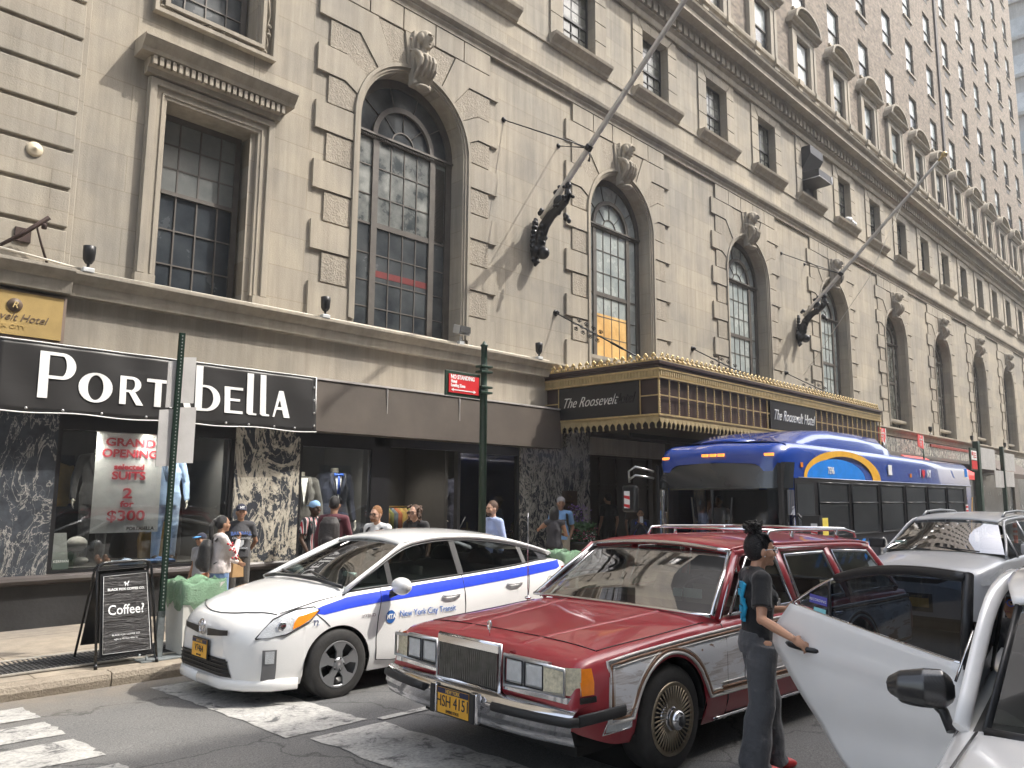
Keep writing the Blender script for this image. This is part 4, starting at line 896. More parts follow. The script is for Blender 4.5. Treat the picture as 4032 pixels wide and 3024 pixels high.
def LT(polys,x0,x1,z0,z1,name='letter'):
    b=MB()
    for P in polys:
        n=len(P); A=[];
        for u,v in P:
            x=x0+(x1-x0)*u; z=z0+(z1-z0)*v; A.append((x,z))
        F=[b.pt((x,bany(x,z)-.008,z)) for x,z in A]; G=[b.pt((x,bany(x,z)+.004,z)) for x,z in A]; b.face(F); 
        for i in range(n): k=(i+1)%n; b.face((F[k],F[i],G[i],G[k]))
    b.build(name,WE,T)
def strokering(cx,cz,rx,rz,tx,tz,a0,a1,n=18):   # band pieces as quads
    out=[]
    for i in range(n):
        a,c=a0+(a1-a0)*i/n,a0+(a1-a0)*(i+1)/n
        o=lambda t:(cx+rx*math.cos(t),cz+rz*math.sin(t)); q=lambda t:(cx+(rx-tx)*math.cos(t),cz+(rz-tz)*math.sin(t)); out.append([o(a),o(c),q(c),q(a)])
    return out
bar=lambda u0,v0,u1,v1:[(u0,v0),(u1,v0),(u1,v1),(u0,v1)]
Pp=[bar(0,0,.26,1),bar(.26,.93,.62,1),bar(.26,.42,.62,.49)]+strokering(.62,.71,.38,.29,.26,.07,-pi/2,pi/2,14)
LT(Pp,2.81,3.22,2.885,3.46)
LT(strokering(.5,.5,.5,.5,.27,.08,0,2*pi,28),3.26,3.66,2.88,3.26)
LT([bar(0,0,.27,1),bar(.27,.9,.55,1),bar(.27,.44,.5,.52),[(.38,.46),(.66,.46),(1.05,0),(.74,0)]]+strokering(.52,.72,.40,.28,.27,.09,-pi/2,pi/2,12),3.75,4.04,2.89,3.26)
LT([bar(0,.88,1,1),bar(.36,0,.66,.88)],4.09,4.38,2.89,3.26)
LT([[(0,0),(.1,0),(.52,.86),(.44,1),(.4,1)],[(.4,1),(.6,1),(1,0),(.68,0),(.42,.72)],bar(.2,.28,.75,.36)],4.40,4.70,2.89,3.27)
LT([bar(0,0,.27,1)]+strokering(.42,.29,.56,.29,.27,.055,-pi/2,pi/2,16)+[bar(.27,.53,.42,.58),bar(.27,0,.42,.055)],4.745,5.11,2.89,3.52)
LT([bar(0,0,.3,1),bar(.3,.9,1,1),bar(.3,0,1,.1),bar(.3,.47,.85,.56)],5.17,5.45,2.89,3.27)
LT([bar(0,.04,.7,1),[(0,.04),(.3,0),(1.1,0),(1.1,.04),(.7,.05)]],5.51,5.65,2.89,3.50); LT([bar(0,.04,.7,1),[(0,.04),(.3,0),(1.1,0),(1.1,.04),(.7,.05)]],5.72,5.85,2.89,3.50)
LT([[(0,0),(.1,0),(.5,.86),(.42,1),(.38,1)],[(.38,1),(.62,1),(1,0),(.66,0),(.42,.68)],bar(.2,.28,.75,.38)],5.92,6.21,2.89,3.29)
# gold hotel sign
T=thing('gold_sign','gold rectangular hotel name sign with oval emblem above the banner','sign',(2.3,10.95,3.9)); b=MB(); b.box(.9,10.97,3.66,3.1,11.0,4.2); b.build('panel',mat('gold_panel',(.44,.31,.12),.45,.2,.2,2),T)
b=MB(); b.box(.9,10.985,3.63,3.14,11.12,4.22); b.build('frame',mat('sign_frame',(.2,.15,.12),.6),T)
BRN=mat('sign_brown',(.13,.09,.06),.5); text('lettering','The Roosevelt Hotel',.135,frame_M((2.38,10.965,3.88),(1,0,0),(0,0,1)),BRN,T,.003,.35,.95); text('lettering','NEW YORK CITY',.07,frame_M((2.38,10.965,3.76),(1,0,0),(0,0,1)),mat('sign_faint',(.4,.28,.1),.5),T,.002,0,1.2)
b=MB(); b.lathe([(0,0),(.085,0),(.085,.012),(0,.012)],(2.56,10.955,4.03),24,axis='y'); o=b.build('oval_emblem',BRN,T); text('monogram','R',.11,frame_M((2.56,10.953,4.03),(1,0,0),(0,0,1)),mat('gold_mark',(.6,.45,.2),.4),T,.002,.3)
# entrance
b=MB(); WD=mat('dark_wood_panel',(.045,.028,.022),.35,0,.25,3)
b.box(13.97,12.5,0,24.3,12.56,3.7); 
for x in fr(13.99,22,11): b.box(x,12.44,0,x+.06,12.5,3.6)
for z in (1.95,2.05,2.75): b.box(13.97,12.45,z,22,12.49,z+.05)
b.build('entrance_panelling',WD,HT)
b=MB(); b.box(13.97,11.25,3.12,24.3,12.6,3.2); b.build('entrance_ceiling',mat('entr_ceiling',(.10,.09,.075),.8),HT)
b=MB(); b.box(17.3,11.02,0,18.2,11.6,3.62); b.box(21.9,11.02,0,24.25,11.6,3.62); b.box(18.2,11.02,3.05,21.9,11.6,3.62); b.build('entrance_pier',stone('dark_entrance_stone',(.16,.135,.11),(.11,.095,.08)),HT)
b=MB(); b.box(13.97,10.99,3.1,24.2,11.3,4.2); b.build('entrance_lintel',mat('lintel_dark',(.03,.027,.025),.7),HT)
T=thing('entrance_name_board','black hotel name board hanging beneath the marquee','sign',(17.8,10.5,3.1)); b=MB(); b.box(14.8,10.48,3.1,20.75,10.54,3.5); b.build('board',mat('board_black',(.010,.010,.010),.85),T); text('lettering','The Roosevelt Hotel',.28,frame_M((17.8,10.47,3.29),(1,0,0),(0,0,1)),mat('faded_letter',(.12,.1,.09),.5),T,.004,.4,.75)
T=thing('bronze_plaque','dark bronze plaque on the marble pier beside the entrance','plaque',(13.22,10.98,1.65)); b=MB(); b.box(12.98,10.975,1.44,13.47,11.0,1.87); b.build('plate',mat('bronze',(.06,.035,.02),.4,.6),T,bevel=.006)
for i,s_ in enumerate(('The','Roosevelt','Hotel')): text('lettering',s_,.085,frame_M((13.22,10.972,1.75-i*.1),(1,0,0),(0,0,1)),mat('bronze_letter',(.2,.12,.06),.4,.6),T,.002)
# far shops beyond marquee
b=MB(); 
for x0,x1 in ((24.4,31.5),(32.6,38.5),(39.5,46),(47,54),(55,64)): b.box(x0,11.15,0,x1,11.2,3.55)
b.build('far_shop_window',GDARK,HT)
b=MB(); b.box(24.2,11.0,3.5,XE,YF,3.64); 
for x in (31.5,38.5,46,54,64): b.box(x,11.04,0,x+1.0,YF,3.5)
b.build('far_shop_pier',mat('far_pier',(.12,.11,.1),.6),HT)
b=MB(); b.box(38.5,10.96,4.08,45,11.02,4.2); b.build('red_fascia',mat('red_fascia',(.25,.03,.02),.5),HT)
AWR=mat('awning_red',(.62,.05,.045),.7)
for x0,x1,y0,z0,z1,lb in ((34.5,37.6,10.1,3.05,3.55,'red sloping shop awning behind the bus roof, left of the other red one'),(40,43,10.1,2.85,3.35,'red sloping shop awning beside the green sign column')):
    T=thing('shop_awning',lb,'awning',((x0+x1)/2,11,z0),'red awnings past the marquee'); b=MB(); b.poly([(x0,y0,z0),(x1,y0,z0),(x1,11,z1),(x0,11,z1)]); b.poly([(x0,y0,z0-.2),(x1,y0,z0-.2),(x1,y0,z0),(x0,y0,z0)]); b.poly([(x0,y0,z0),(x0,11,z1),(x0,11,z0)]); b.poly([(x1,y0,z0),(x1,11,z0),(x1,11,z1)]); b.build('canvas',AWR,T,solid=.02); b=MB(); b.path([(x0,y0,z0),(x0,11,z0-.1)],.02,6); b.path([(x1,y0,z0),(x1,11,z0-.1)],.02,6); b.build('awning_frame',BLK,T)
T=thing('shop_awning','dark brown sloping awning at the far right above the pavement','awning',(50,10.5,3.2)); b=MB(); b.poly([(46,9.8,3.1),(54,9.8,3.1),(54,11,3.9),(46,11,3.9)]); b.poly([(46,9.8,2.85),(54,9.8,2.85),(54,9.8,3.1),(46,9.8,3.1)]); b.poly([(46,9.8,3.1),(46,11,3.9),(46,11,3.1)]); b.build('canvas',mat('awning_brown',(.08,.06,.05),.8),T,solid=.02); b=MB(); b.path([(46,9.8,3.1),(46,11,2.9)],.02,6); b.build('awning_frame',BLK,T)
# ---------------- marquee ----------------
GOLD=mat('gilt_gold',(.56,.43,.22),.36,.6,.2,8); GOLDP=mat('gold_paint',(.47,.37,.20),.4,.45,.15,6); MBR=mat('marquee_brown',(.045,.028,.026),.35,0,.2,3); MBK=mat('marquee_black',(.012,.011,.012),.4)
T=thing('entrance_marquee','gilded dark brown hotel marquee projecting over the entrance','marquee',(18.4,9.7,3.2))
X0,X1,Yf,Yw=12.6,24.25,8.27,YF-.02
b=MB(); b.box(X0+.04,Yf+.04,3.28,X1-.04,Yw,4.02); b.build('body_box',MBR,T)
b=MB(); b.box(X0+.1,Yf+.1,3.2,X1-.1,Yw,3.28); b.build('soffit',mat('soffit',(.05,.04,.035),.7),T)
def band(b,z0,z1,p,m=0):   # around three sides, protruding p
    b.box(X0-p,Yf-p,z0,X1+p,Yf+.05,z1,m); b.box(X0-p,Yf+.05,z0,X0+.05,Yw,z1,m); b.box(X1-.05,Yf+.05,z0,X1+p,Yw,z1,m)
b=MB(); band(b,4.02,4.20,.03); b.build('fluted_band',GOLDP,T)
b=MB()
def sides(step):   # yields (pos, dir, normal)
    n=int((X1-X0)/step)
    for i in range(n): yield (X0+step*(i+.5),Yf,0)
    n=int((Yw-Yf)/step)
    for i in range(n): yield (X0,Yf+step*(i+.5),1)
for x,y,k in sides(.075):
    if k==0: b.box(x-.022,Yf-.045,4.05,x+.022,Yf-.028,4.15)
    else: b.box(X0-.045,y-.022,4.05,X0-.028,y+.022,4.15)
b.build('fluting',GOLDP,T)['kind']='stuff'
b=MB(); band(b,4.16,4.185,.055); band(b,4.0,4.03,.05); b.build('gold_fillet',GOLD,T)
b=MB(); band(b,4.20,4.26,.04); band(b,4.26,4.33,.075); b.build('brown_cornice',MBR,T,bevel=.01)
# cresting
b=MB(); band(b,4.33,4.355,.05)
for x,y,k in sides(.18):
    o=Vector((x,Yf-.03,0)) if k==0 else Vector((X0-.03,y,0)); dx=Vector((1,0,0)) if k==0 else Vector((0,1,0)); nn=Vector((0,-.02,0)) if k==0 else Vector((-.02,0,0))
    for a in (-.62,-.2,.2,.62):
        e=o+dx*(math.sin(a)*.06)+Vector((0,0,4.375+math.cos(a)*.075)); b.ell(e,(.02,.02,.03),nu=6,nv=4)
    b.ell(o+Vector((0,0,4.465)),(.034,.03,.034),nu=7,nv=5); b.ell(o+nn+Vector((0,0,4.385)),(.028,.025,.028),nu=6,nv=4)
    for s in (-1,1): b.ell(o+dx*s*.075+Vector((0,0,4.375)),(.022,.022,.028),nu=6,nv=4)
b.build('cresting',GOLD,T)
# panels : beaded glazing bars
b=MB()
def bead(x,y,z0,z1):
    b.box(x-.009,y-.009,z0,x+.009,y+.009,z1)
    z=z0
    while z<z1: b.ell((x-.0,y-.012 if y<8.3 else y,z),.013,nu=5,nv=4); z+=.048
xs_f=[X0+.34*i for i in range(0,14)]+[19.7+.345*i for i in range(0,14)]
xs_f=[x for x in xs_f if x<X1]+[X1]
for x in xs_f: bead(x,Yf-.01,3.30,4.0)
for a,c in ((X0,17.13),(19.68,X1)): b.box(a,Yf-.02,3.663,c,Yf,3.685)
b.box(X0,Yf-.03,3.285,X1,Yf,3.32)
for y in (Yf,Yf+.42,Yw-.42,Yw-.02): bead(X0-.01,y,3.30,4.0)
for a,c in ((Yf,Yf+.42),(Yw-.42,Yw)): b.box(X0-.025,a,3.663,X0,c,3.685)
b.box(X0-.03,Yf,3.285,X0,Yw,3.32); b.build('beaded_bars',GOLD,T)
b=MB(); b.box(X0-.022,Yf+.45,3.33,X0,Yw-.45,3.98); b.build('side_name_panel',MBK,T)
b=MB(); b.box(17.15,Yf-.03,3.33,19.66,Yf,3.99); b.build('front_name_panel',MBK,T)
SIL=mat('silver_letters',(.7,.7,.68),.3,.3)
text('lettering','The Roosevelt',.30,frame_M((X0-.03,9.95,3.66),(0,-1,0),(0,0,1)),SIL,T,.006,.55,.80,bold=-.003)
text('faded_lettering','Hotel',.30,frame_M((X0-.03,9.08,3.66),(0,-1,0),(0,0,1)),mat('black_letters',(.03,.03,.032),.25),T,.012,.45,.72)
text('lettering','The Roosevelt Hotel',.36,frame_M((18.4,Yf-.035,3.66),(1,0,0),(0,0,1)),SIL,T,.006,.55,.74,bold=-.002)
# pendant fringe
b=MB(); band(b,3.20,3.285,-.01)
for x,y,k in sides(.155):
    o=Vector((x,Yf,0)) if k==0 else Vector((X0,y,0)); dx=Vector((1,0,0)) if k==0 else Vector((0,1,0))
    nrm=Vector((0,-.012,0)) if k==0 else Vector((-.012,0,0))
    P=[o+dx*u*.155+Vector((0,0,z)) for u,z in ((-.5,3.24),(.5,3.24),(.44,3.17),(.2,3.15),(.1,3.12),(.06,3.07),(-.06,3.07),(-.1,3.12),(-.2,3.15),(-.44,3.17))]
    b.prism(P,nrm*1.6); b.ell(o+Vector((0,0,3.06)),.022,nu=6,nv=4)
b.build('pendant_fringe',GOLDP,T)
# tie rods with scrollwork
IRON=mat('black_iron',(.014,.014,.016),.35,.4,.3,8)
for xa in (13.0,18.75,24.5):
    b=MB(); A=Vector((xa,YF-.01,5.79)); B=Vector((xa-.05,8.75,4.4)); d=(B-A)
    b.path([A+d*t for t in (0,.2,.45,.62,.63,.75,.76,1)],[.014,.014,.014,.016,.026,.026,.016,.016],8); b.ell(A,(.075,.04,.075)); b.ell(A+Vector((0,-.05,0)),.05)
    side=Vector((0,0,1)); dn=d.normalized(); up_=(side-dn*side.dot(dn)).normalized()
    for t in (.26,.34,.42,.5):
        for s in (-1,1):
            for q in (-1,1):
                c=A+d*t+up_*s*.085; 
                b.path([c+dn*(q*(.02+.04*math.cos(i*.55)*(1-i/16)))+up_*s*(.05*math.sin(i*.55)*(1-i/16)) for i in range(14)],.009,5)
                c2=A+d*t+Vector((s*.085,0,0)); b.path([c2+dn*(q*(.02+.04*math.cos(i*.55)*(1-i/16)))+Vector((s*.05*math.sin(i*.55)*(1-i/16),0,0)) for i in range(14)],.009,5)
    b.build('tie_rod',IRON,T)
# ---------------- flagpoles ----------------
def flagpole(X,dz,tip,label,xt=0):
    T=thing('flagpole',label,'flagpole',(X,YF,7+dz),'flagpoles on the facade'); Z=dz
    A=Vector((X,10.93,7.70+Z)); B=Vector(tip); d=(B-A)
    m_=mat('pole_silver',(.58,.55,.50),.45,.2,.2,3)
    b=MB(); b.path([A+d*t for t in fr(0,1,12)],[.07-.03*t for t in fr(0,1,12)],12); 
    for t in (.42,.7): p=A+d*t; b.path([p,p+d.normalized()*.05],.075-.03*t,12)
    b.build('pole',m_,T)
    b=MB(); b.ell(B+d.normalized()*.25,(.09,.09,.09),nu=14,nv=10); b.path([B,B+d.normalized()*.18],[.03,.05],8); b.build('gold_finial',GOLD,T)
    b=MB()
    S=[(10.98,6.9),(11.0,7.1),(10.96,7.35),(10.86,7.55),(10.68,7.72),(10.45,7.82),(10.28,7.93),(10.2,8.08),(10.22,8.2),(10.2,8.3)]
    b.path([(X,y,z+Z) for y,z in S],[(.06,.09),(.1,.12),(.11,.13),(.1,.12),(.09,.11),(.08,.09),(.07,.085),(.06,.08),(.05,.06),(.04,.05)],12)
    b.ell((X,10.9,6.93+Z),(.13,.15,.14)); b.ell((X,11.08,7.0+Z),(.17,.14,.16)); b.ell((X,10.48,8.0+Z),(.07,.14,.14)); b.ell((X,10.2,8.26+Z),(.07,.08,.08)); b.ell((X,10.52,8.2+Z),(.06,.09,.06))
    for i in range(9): z=6.8+i*.105; b.ell((X-.03,11.13-abs(i-4)*.006,z+Z),(.15-.012*abs(i-3),.06,.07)); 
    rr=random.Random(9)
    for i in range(26): t=rr.uniform(1,7.5); k=int(t); p=Vector((X,*S[k])).lerp(Vector((X,*S[k+1])),t-k); b.ell(p+Vector((rr.uniform(-.12,.12),rr.uniform(-.09,.09),rr.uniform(-.09,.09)+Z)),rr.uniform(.03,.055),nu=7,nv=5)
    for y,z in ((10.28,7.62),(10.22,7.56),(10.18,7.48),(10.27,7.55)): b.ell((X,y,z+Z),(.05,.05,.065))
    for y,z in ((11.0,7.85),(10.95,7.9),(10.88,7.84),(11.12,7.72)): b.ell((X,y,z+Z),(.06,.05,.06))
    b.path([(X,11.1,6.8+Z),(X,11.14,6.68+Z)],[.1,.02],8); b.ell((X,10.42,8.28+Z),(.08,.05,.05))
    b.build('scroll_bracket',IRON,T,remesh=.014 if dz==0 else .02)
    b=MB(); cpt=A+d.normalized()*1.78
    for q in (Vector((X-.95,YF,9.73)),Vector((X+.85,YF,9.75))):
        q.z+=Z; b.path([q,cpt],.013,6); b.ell(q,(.06,.05,.06))
    b.path([cpt-d.normalized()*.06,cpt+d.normalized()*.06],.085,10); b.path([cpt,cpt+Vector((0,-.03,-.2)),cpt+Vector((0,0,-.3))],[.02,.015,.03],6); b.build('guy_cable',IRON,T)
    if dz: 
        b=MB(); b.path([A+d*.75+Vector((0,0,-.03)),A+d*.5+Vector((0.1,.1,-1.2)),A+Vector((0,0.1,-2.0))],.008,5); b.build('halyard',m_,T)
flagpole(12.25,0,(12.25,5.6,12.78),'nearest long silver flagpole on black scroll bracket between first two arches')
flagpole(25.5,.12,(25.5,6.52,11.99),'farther silver flagpole with gold ball tip rising above the marquee')
# old bracket left
T=thing('flag_bracket','empty rusty pipe flag bracket on the left rusticated pier','bracket',(2.6,11.06,4.95)); RUST=mat('rusty_iron',(.05,.03,.025),.7,.3,.4,10)
b=MB(); b.box(2.50,11.03,4.86,2.68,11.06,5.04); b.build('plate',RUST,T,bevel=.004)
b=MB(); b.path([(2.2,11.0,4.62),(2.56,10.95,4.93),(2.8,10.78,5.17)],[.016,.028,.03],8); b.path([(2.7,10.9,5.05),(2.78,10.95,4.85),(2.9,11.03,4.6)],[.012,.014,.016],6); b.ell((2.9,11.04,4.6),(.04,.02,.03)); b.path([(2.76,10.82,5.1),(2.76,10.82,5.02)],.03,6); b.build('pipe',RUST,T)
T=thing('wall_rosette','round cream disc ornament on the left rusticated pier','ornament',(2.63,11.06,6.1)); b=MB(); b.lathe([(0,-.05),(.03,-.05),(.04,-.035),(.07,-.04),(.095,-.02),(.1,.0)],(2.63,11.06,6.1),20,axis='y'); b.build('disc',mat('cream_disc',(.6,.52,.38),.6),T); 
# uplights
PL=mat('uplight_black',(.02,.02,.021),.4,.2); WB=mat('junction_box',(.55,.56,.56),.5,.2)
def uplight(x,z,label,y=10.88,sc_=1.0,tall=True):
    T=thing('uplight',label,'spotlight',(x,y,z),'uplights along the ledge'); b=MB(); b.box(x-.07,y-.05,z,x+.07,y+.05,z+.06); b.build('junction_box',WB,T,bevel=.008)
    b=MB(); b.path([(x,y,z+.05),(x,y,z+.12)],[.018,.02],8); b.lathe([(.0,.11),(.04,.12),(.07,.17),(.078,.28),(.078,.35),(.07,.355),(.065,.33),(0,.33)],(x,y,z),14); b.build('lamp_body',PL,T)
    return T
for x,l in ((3.32,'uplight on the ledge left of the square headed window'),(6.9,'uplight on the ledge left of the first arched window'),(12.1,'uplight on the ledge just left of the marquee')): uplight(x,4.585,l)
uplight(14.7,4.36,'uplight standing on the marquee roof left of the gilded corner rods',9.1); uplight(18.65,4.36,'uplight standing on the marquee roof below the second tie rod',9.0); uplight(21.5,4.36,'uplight standing near the right end of the marquee roof',9.0)
uplight(38.3,4.6,'uplight on the ledge between fifth and sixth arches',10.9); uplight(45.0,4.6,'uplight on the ledge between sixth and seventh arches',10.9); uplight(51.8,4.6,'farthest uplight on the ledge above the brown awning',10.9)
T=thing('floodlight','grey box floodlight on the ledge below the first arched window','floodlight',(9.9,10.9,4.6)); b=MB(); b.box(9.83,10.85,4.585,9.95,10.93,4.65); b.path([(9.89,10.89,4.64),(9.89,10.89,4.74)],.02,8); b.build('mount',WB,T)
b=MB(); b.prism([(9.76,10.8,4.76),(10.04,10.8,4.76),(10.07,10.95,4.80),(9.73,10.95,4.80)],(0,-.03,.16)); b.build('lamp_housing',mat('flood_grey',(.38,.38,.37),.45,.3),T,bevel=.01); b=MB(); b.box(9.77,10.765,4.80,10.03,10.78,4.92); b.build('lens',mat('lens_dark',(.08,.08,.08),.15),T)
# conduit along the ledge
T=thing('ledge_conduit','thin pale conduit running along the top of the ledge','conduit',(7,10.95,4.6)); b=MB(); b.path([(2.2,10.95,4.72),(2.9,10.93,4.66),(3.25,10.93,4.63)],.014,6); b.path([(3.25,10.95,4.615),(6.8,10.95,4.615),(12.5,10.95,4.615)],.013,6); b.build('pipe_run',mat('conduit_white',(.62,.58,.5),.5),T)
# AC duct in the window
T=thing('window_duct','dark sheet metal ventilation duct sticking out of a small upper window','duct',(27.05,11,13)); DM=mat('duct_metal',(.035,.036,.042),.5,.3,.2,3)
b=MB(); b.box(26.45,11.3,12.4,27.68,11.36,14.2); b.build('blanking_panel',DM,T)
b=MB(); b.prism([(26.5,11.3,14.25),(26.5,10.85,14.25),(26.5,10.85,13.95),(26.5,11.3,13.2)],(1.1,0,0)); b.build('upper_hood',DM,T)
b=MB(); b.prism([(26.55,11.3,13.3),(26.55,10.6,13.3),(26.55,10.6,13.02),(26.55,11.3,12.98)],(1.1,0,0)); b.build('lower_duct',DM,T)
b=MB(); b.path([(26.55,11.2,13.02),(26.55,10.59,13.02),(27.65,10.59,13.02),(27.65,10.59,13.3)],.02,5); b.build('flange',mat('bright_flange',(.6,.6,.62),.4,.6),T)
T=thing('white_bag','crumpled white bag lying on a small upper window sill','bag',(30.35,11.1,12.4)); b=MB(); 
for p in ((30.15,12.48),(30.35,12.52),(30.55,12.45),(30.75,12.44)): b.ell((p[0],11.02,p[1]),(.14,.12,.1))
b.build('plastic',mat('white_plastic',(.75,.75,.75),.5),T,remesh=.03)
# ---------------- street furniture ----------------
GRN=mat('dark_green_paint',(.012,.035,.022),.4,0,.2,9); GALV=mat('galvanised_steel',(.32,.35,.36),.45,.6,.25,12); SGN=mat('sign_back_aluminium',(.52,.51,.50),.5,.3,.12,3)
bz=wz(3.57,8.5); T=thing('sign_post','dark green perforated sign post with four blank sign backs beside the coffee sign','sign post',(3.57,8.49,bz))
tp=Vector((3.565,8.42,3.48)); bp_=Vector((3.57,8.49,bz)); ax=(tp-bp_).normalized()
b=MB(); 
def up3(t): return bp_+(tp-bp_)*t
def ch(b,a,c,w1=.03,w2=.02):
    for (du,dv,eu,ev) in ((-w1,-.006,w1,.0),(-w1,-.006,-w1+.008,w2),(w1-.008,-.006,w1,w2)):
        P=[a+Vector((x*.94,y+x*-.3,0)) for x,y in ((du,dv),(eu,dv),(eu,ev),(du,ev))]; b.prism(P,c-a)
ch(b,up3(.12),up3(1)); z=.15
while z<.99: p=up3(z); b.box(p.x-.005,p.y-.012,p.z-.006,p.x+.005,p.y-.006,p.z+.006,1); z+=.0105
b.build('channel_post',[GRN,mat('hole_dark',(.3,.32,.3),.6)],T)
b=MB(); ch(b,bp_,up3(.14),.036,.03); b.build('anchor_stub',GALV,T)
b=MB(); b.box(3.35,8.36,bz,3.86,8.66,bz+.012); 
for x,y in ((3.42,8.42),(3.79,8.42),(3.42,8.6),(3.79,8.6)): b.path([(x,y,bz),(x,y,bz+.05)],.01,6)
b.build('base_plate',GALV,T)
for x0,z0,x1,z1,y in ((-.11,2.66,-.0,3.16,-.03),(.01,2.72,.19,3.22,.01),(-.165,2.03,-.01,2.63,-.03),(.0,2.07,.23,2.67,.01)):
    b=MB(); p0=up3((z0-bz)/(3.48-bz)); X_,Y_=p0.x,p0.y
    b.prism([(X_+x0,Y_+.03,z0),(X_+x1,Y_+.03,z0+.01),(X_+x1,Y_+.03,z1+.02),(X_+x0,Y_+.03,z1)],(.0,.012,0)); b.build('sign_back',SGN,T)
# round post with red sign
bz=wz(8.1,8.35); T=thing('sign_post','dark green round post with red no standing sign at the kerb','sign post',(8.08,8.35,bz)); b=MB()
b.lathe([(.055,0),(.055,3.25-bz),(.065,3.27-bz),(.065,3.33-bz),(.05,3.35-bz),(.048,3.55-bz),(.065,3.57-bz),(.065,3.63-bz),(.048,3.66-bz),(.047,3.96-bz),(.058,3.965-bz),(.058,3.985-bz),(.035,4.0-bz),(.02,4.03-bz),(0,4.05-bz)],(8.06,8.35,bz),16); b.build('post',GRN,T)
for z in (3.25,3.56):
    b=MB(); b.box(7.95,8.28,z,8.18,8.42,z+.03); b.box(7.95,8.28,z+.08,8.18,8.42,z+.11); b.build('clamp',GRN,T,bevel=.005)
b=MB(); b.box(7.29,8.33,3.16,7.97,8.36,3.52); b.build('sign_frame',GRN,T,bevel=.006); b=MB(); b.box(7.345,8.318,3.205,7.93,8.328,3.47); b.build('red_face',mat('sign_red',(.58,.02,.025),.45),T)
SW=mat('sign_white',(.8,.8,.8),.5)
def L_(s_,sz,x,z,al='LEFT',sx=.82): text('lettering',s_,sz,frame_M((x,8.316,z),(1,0,0),(0,0,1)),SW,T,.002,0,sx,al,bold=.003)
L_('NO STANDING',.082,7.375,3.43); L_('Hotel',.06,7.38,3.365); L_('Loading Zone',.06,7.38,3.31)
b=MB(); b.box(7.42,8.312,3.238,7.83,8.317,3.252); b.poly([(7.38,8.312,3.245),(7.43,8.312,3.27),(7.43,8.312,3.22)][::-1]); b.poly([(7.87,8.312,3.245),(7.82,8.312,3.27),(7.82,8.312,3.22)]); b.build('arrow',SW,T)
# A-frame
T=thing('sandwich_board','black A frame sign with a crinkled Coffee? poster on the pavement','sandwich board',(3.2,8.6,wz(3.2,8.5)))
a0=Vector((2.92,8.36,wz(2.9,8.4))); a1=Vector((3.49,8.33,wz(3.5,8.4))); tL=Vector((2.95,8.62,1.04)); tR=Vector((3.47,8.6,1.06)); c0=Vector((2.945,9.05,wz(2.9,9))); c1=Vector((3.5,9.02,wz(3.5,9)))
FB=mat('frame_black_gloss',(.012,.012,.013),.25)
def rim(A,B,C,D): # A,B feet ; D,C tops
    r=.07; P=[A,D+(A-D).normalized()*r,D+(A-D).normalized()*r*.3+(C-D).normalized()*r*.3,D+(C-D).normalized()*r,C+(D-C).normalized()*r,C+(B-C).normalized()*r*.3+(D-C).normalized()*r*.3,C+(B-C).normalized()*r,B]
    bb=MB(); bb.path(P,.013,8); return bb
b=rim(a0,a1,tR,tL); b.path([a0,a0+(tL-a0)*.05],.017,8); b.path([a1,a1+(tR-a1)*.05],.017,8); b.build('front_frame',FB,T)
b=rim(c0,c1,tR+Vector((0,.04,0)),tL+Vector((0,.04,0))); b.build('rear_frame',FB,T)
def pan(A,B,C,D,t0,t1,off,name,mt,inset=.03,push=0):
    P=[A.lerp(D,t0)+(B-A)*inset/.55,B.lerp(C,t0)-(B-A)*inset/.55,B.lerp(C,t1)-(B-A)*inset/.55,A.lerp(D,t1)+(B-A)*inset/.55]; n=(B-A).cross(D-A).normalized(); bb=MB(); bb.prism([p+n*push for p in P],-n*off); bb.build(name,mt,T); return P,n
pan(c0,c1,tR+Vector((0,.04,0)),tL+Vector((0,.04,0)),.13,.92,.008,'rear_panel',FB)
P,n=pan(a0,a1,tR,tL,.1,.9,.008,'front_panel',FB)
CR=bpy.data.materials.new('crinkled_poster'); CR.use_nodes=True; t=CR.node_tree; bb=t.nodes['Principled BSDF']; bb.inputs['Roughness'].default_value=.22
tc=nd(t,'ShaderNodeTexCoord'); mp=nd(t,'ShaderNodeMapping'); mp.inputs['Scale'].default_value=(2,2,14); nn=nd(t,'ShaderNodeTexNoise',Scale=2.2,Detail=8,Roughness=.55,Distortion=1.0); t.links.new(tc.outputs['Object'],mp.inputs[0]); t.links.new(mp.outputs[0],nn.inputs['Vector']); q=nd(t,'ShaderNodeBump',Strength=1,Distance=.05); t.links.new(nn.outputs[0],q.inputs['Height']); t.links.new(q.outputs[0],bb.inputs['Normal']); bb.inputs['Base Color'].default_value=(.03,.028,.028,1)
P,n=pan(a0,a1,tR,tL,.13,.87,.004,'poster',CR,.055,.012)
b=MB(); Q=[p+n*.014 for p in P]; b.path(Q+[Q[0]],.003,4); b.build('poster_border',SW,T)
ctr=(P[0]+P[1]+P[2]+P[3])/4; xd=(P[1]-P[0]); ud=(P[3]-P[0])
text('lettering','Coffee?',.135,frame_M(ctr+n*.016+ud.normalized()*.03,xd,ud),SW,T,.001,0,.85,bold=.001)
text('lettering','BLACK FOX COFFEE CO.',.032,frame_M(ctr+n*.016+ud.normalized()*.235,xd,ud),SW,T,.001,0,1.0,bold=.001)
text('lettering','BLACK FOX COFFEE CO.',.024,frame_M(ctr+n*.016-ud.normalized()*.21,xd,ud),SW,T,.001,0,1.0)
text('lettering','right at 45 East 45th St.',.024,frame_M(ctr+n*.016-ud.normalized()*.25,xd,ud),SW,T,.001,0,1.0)
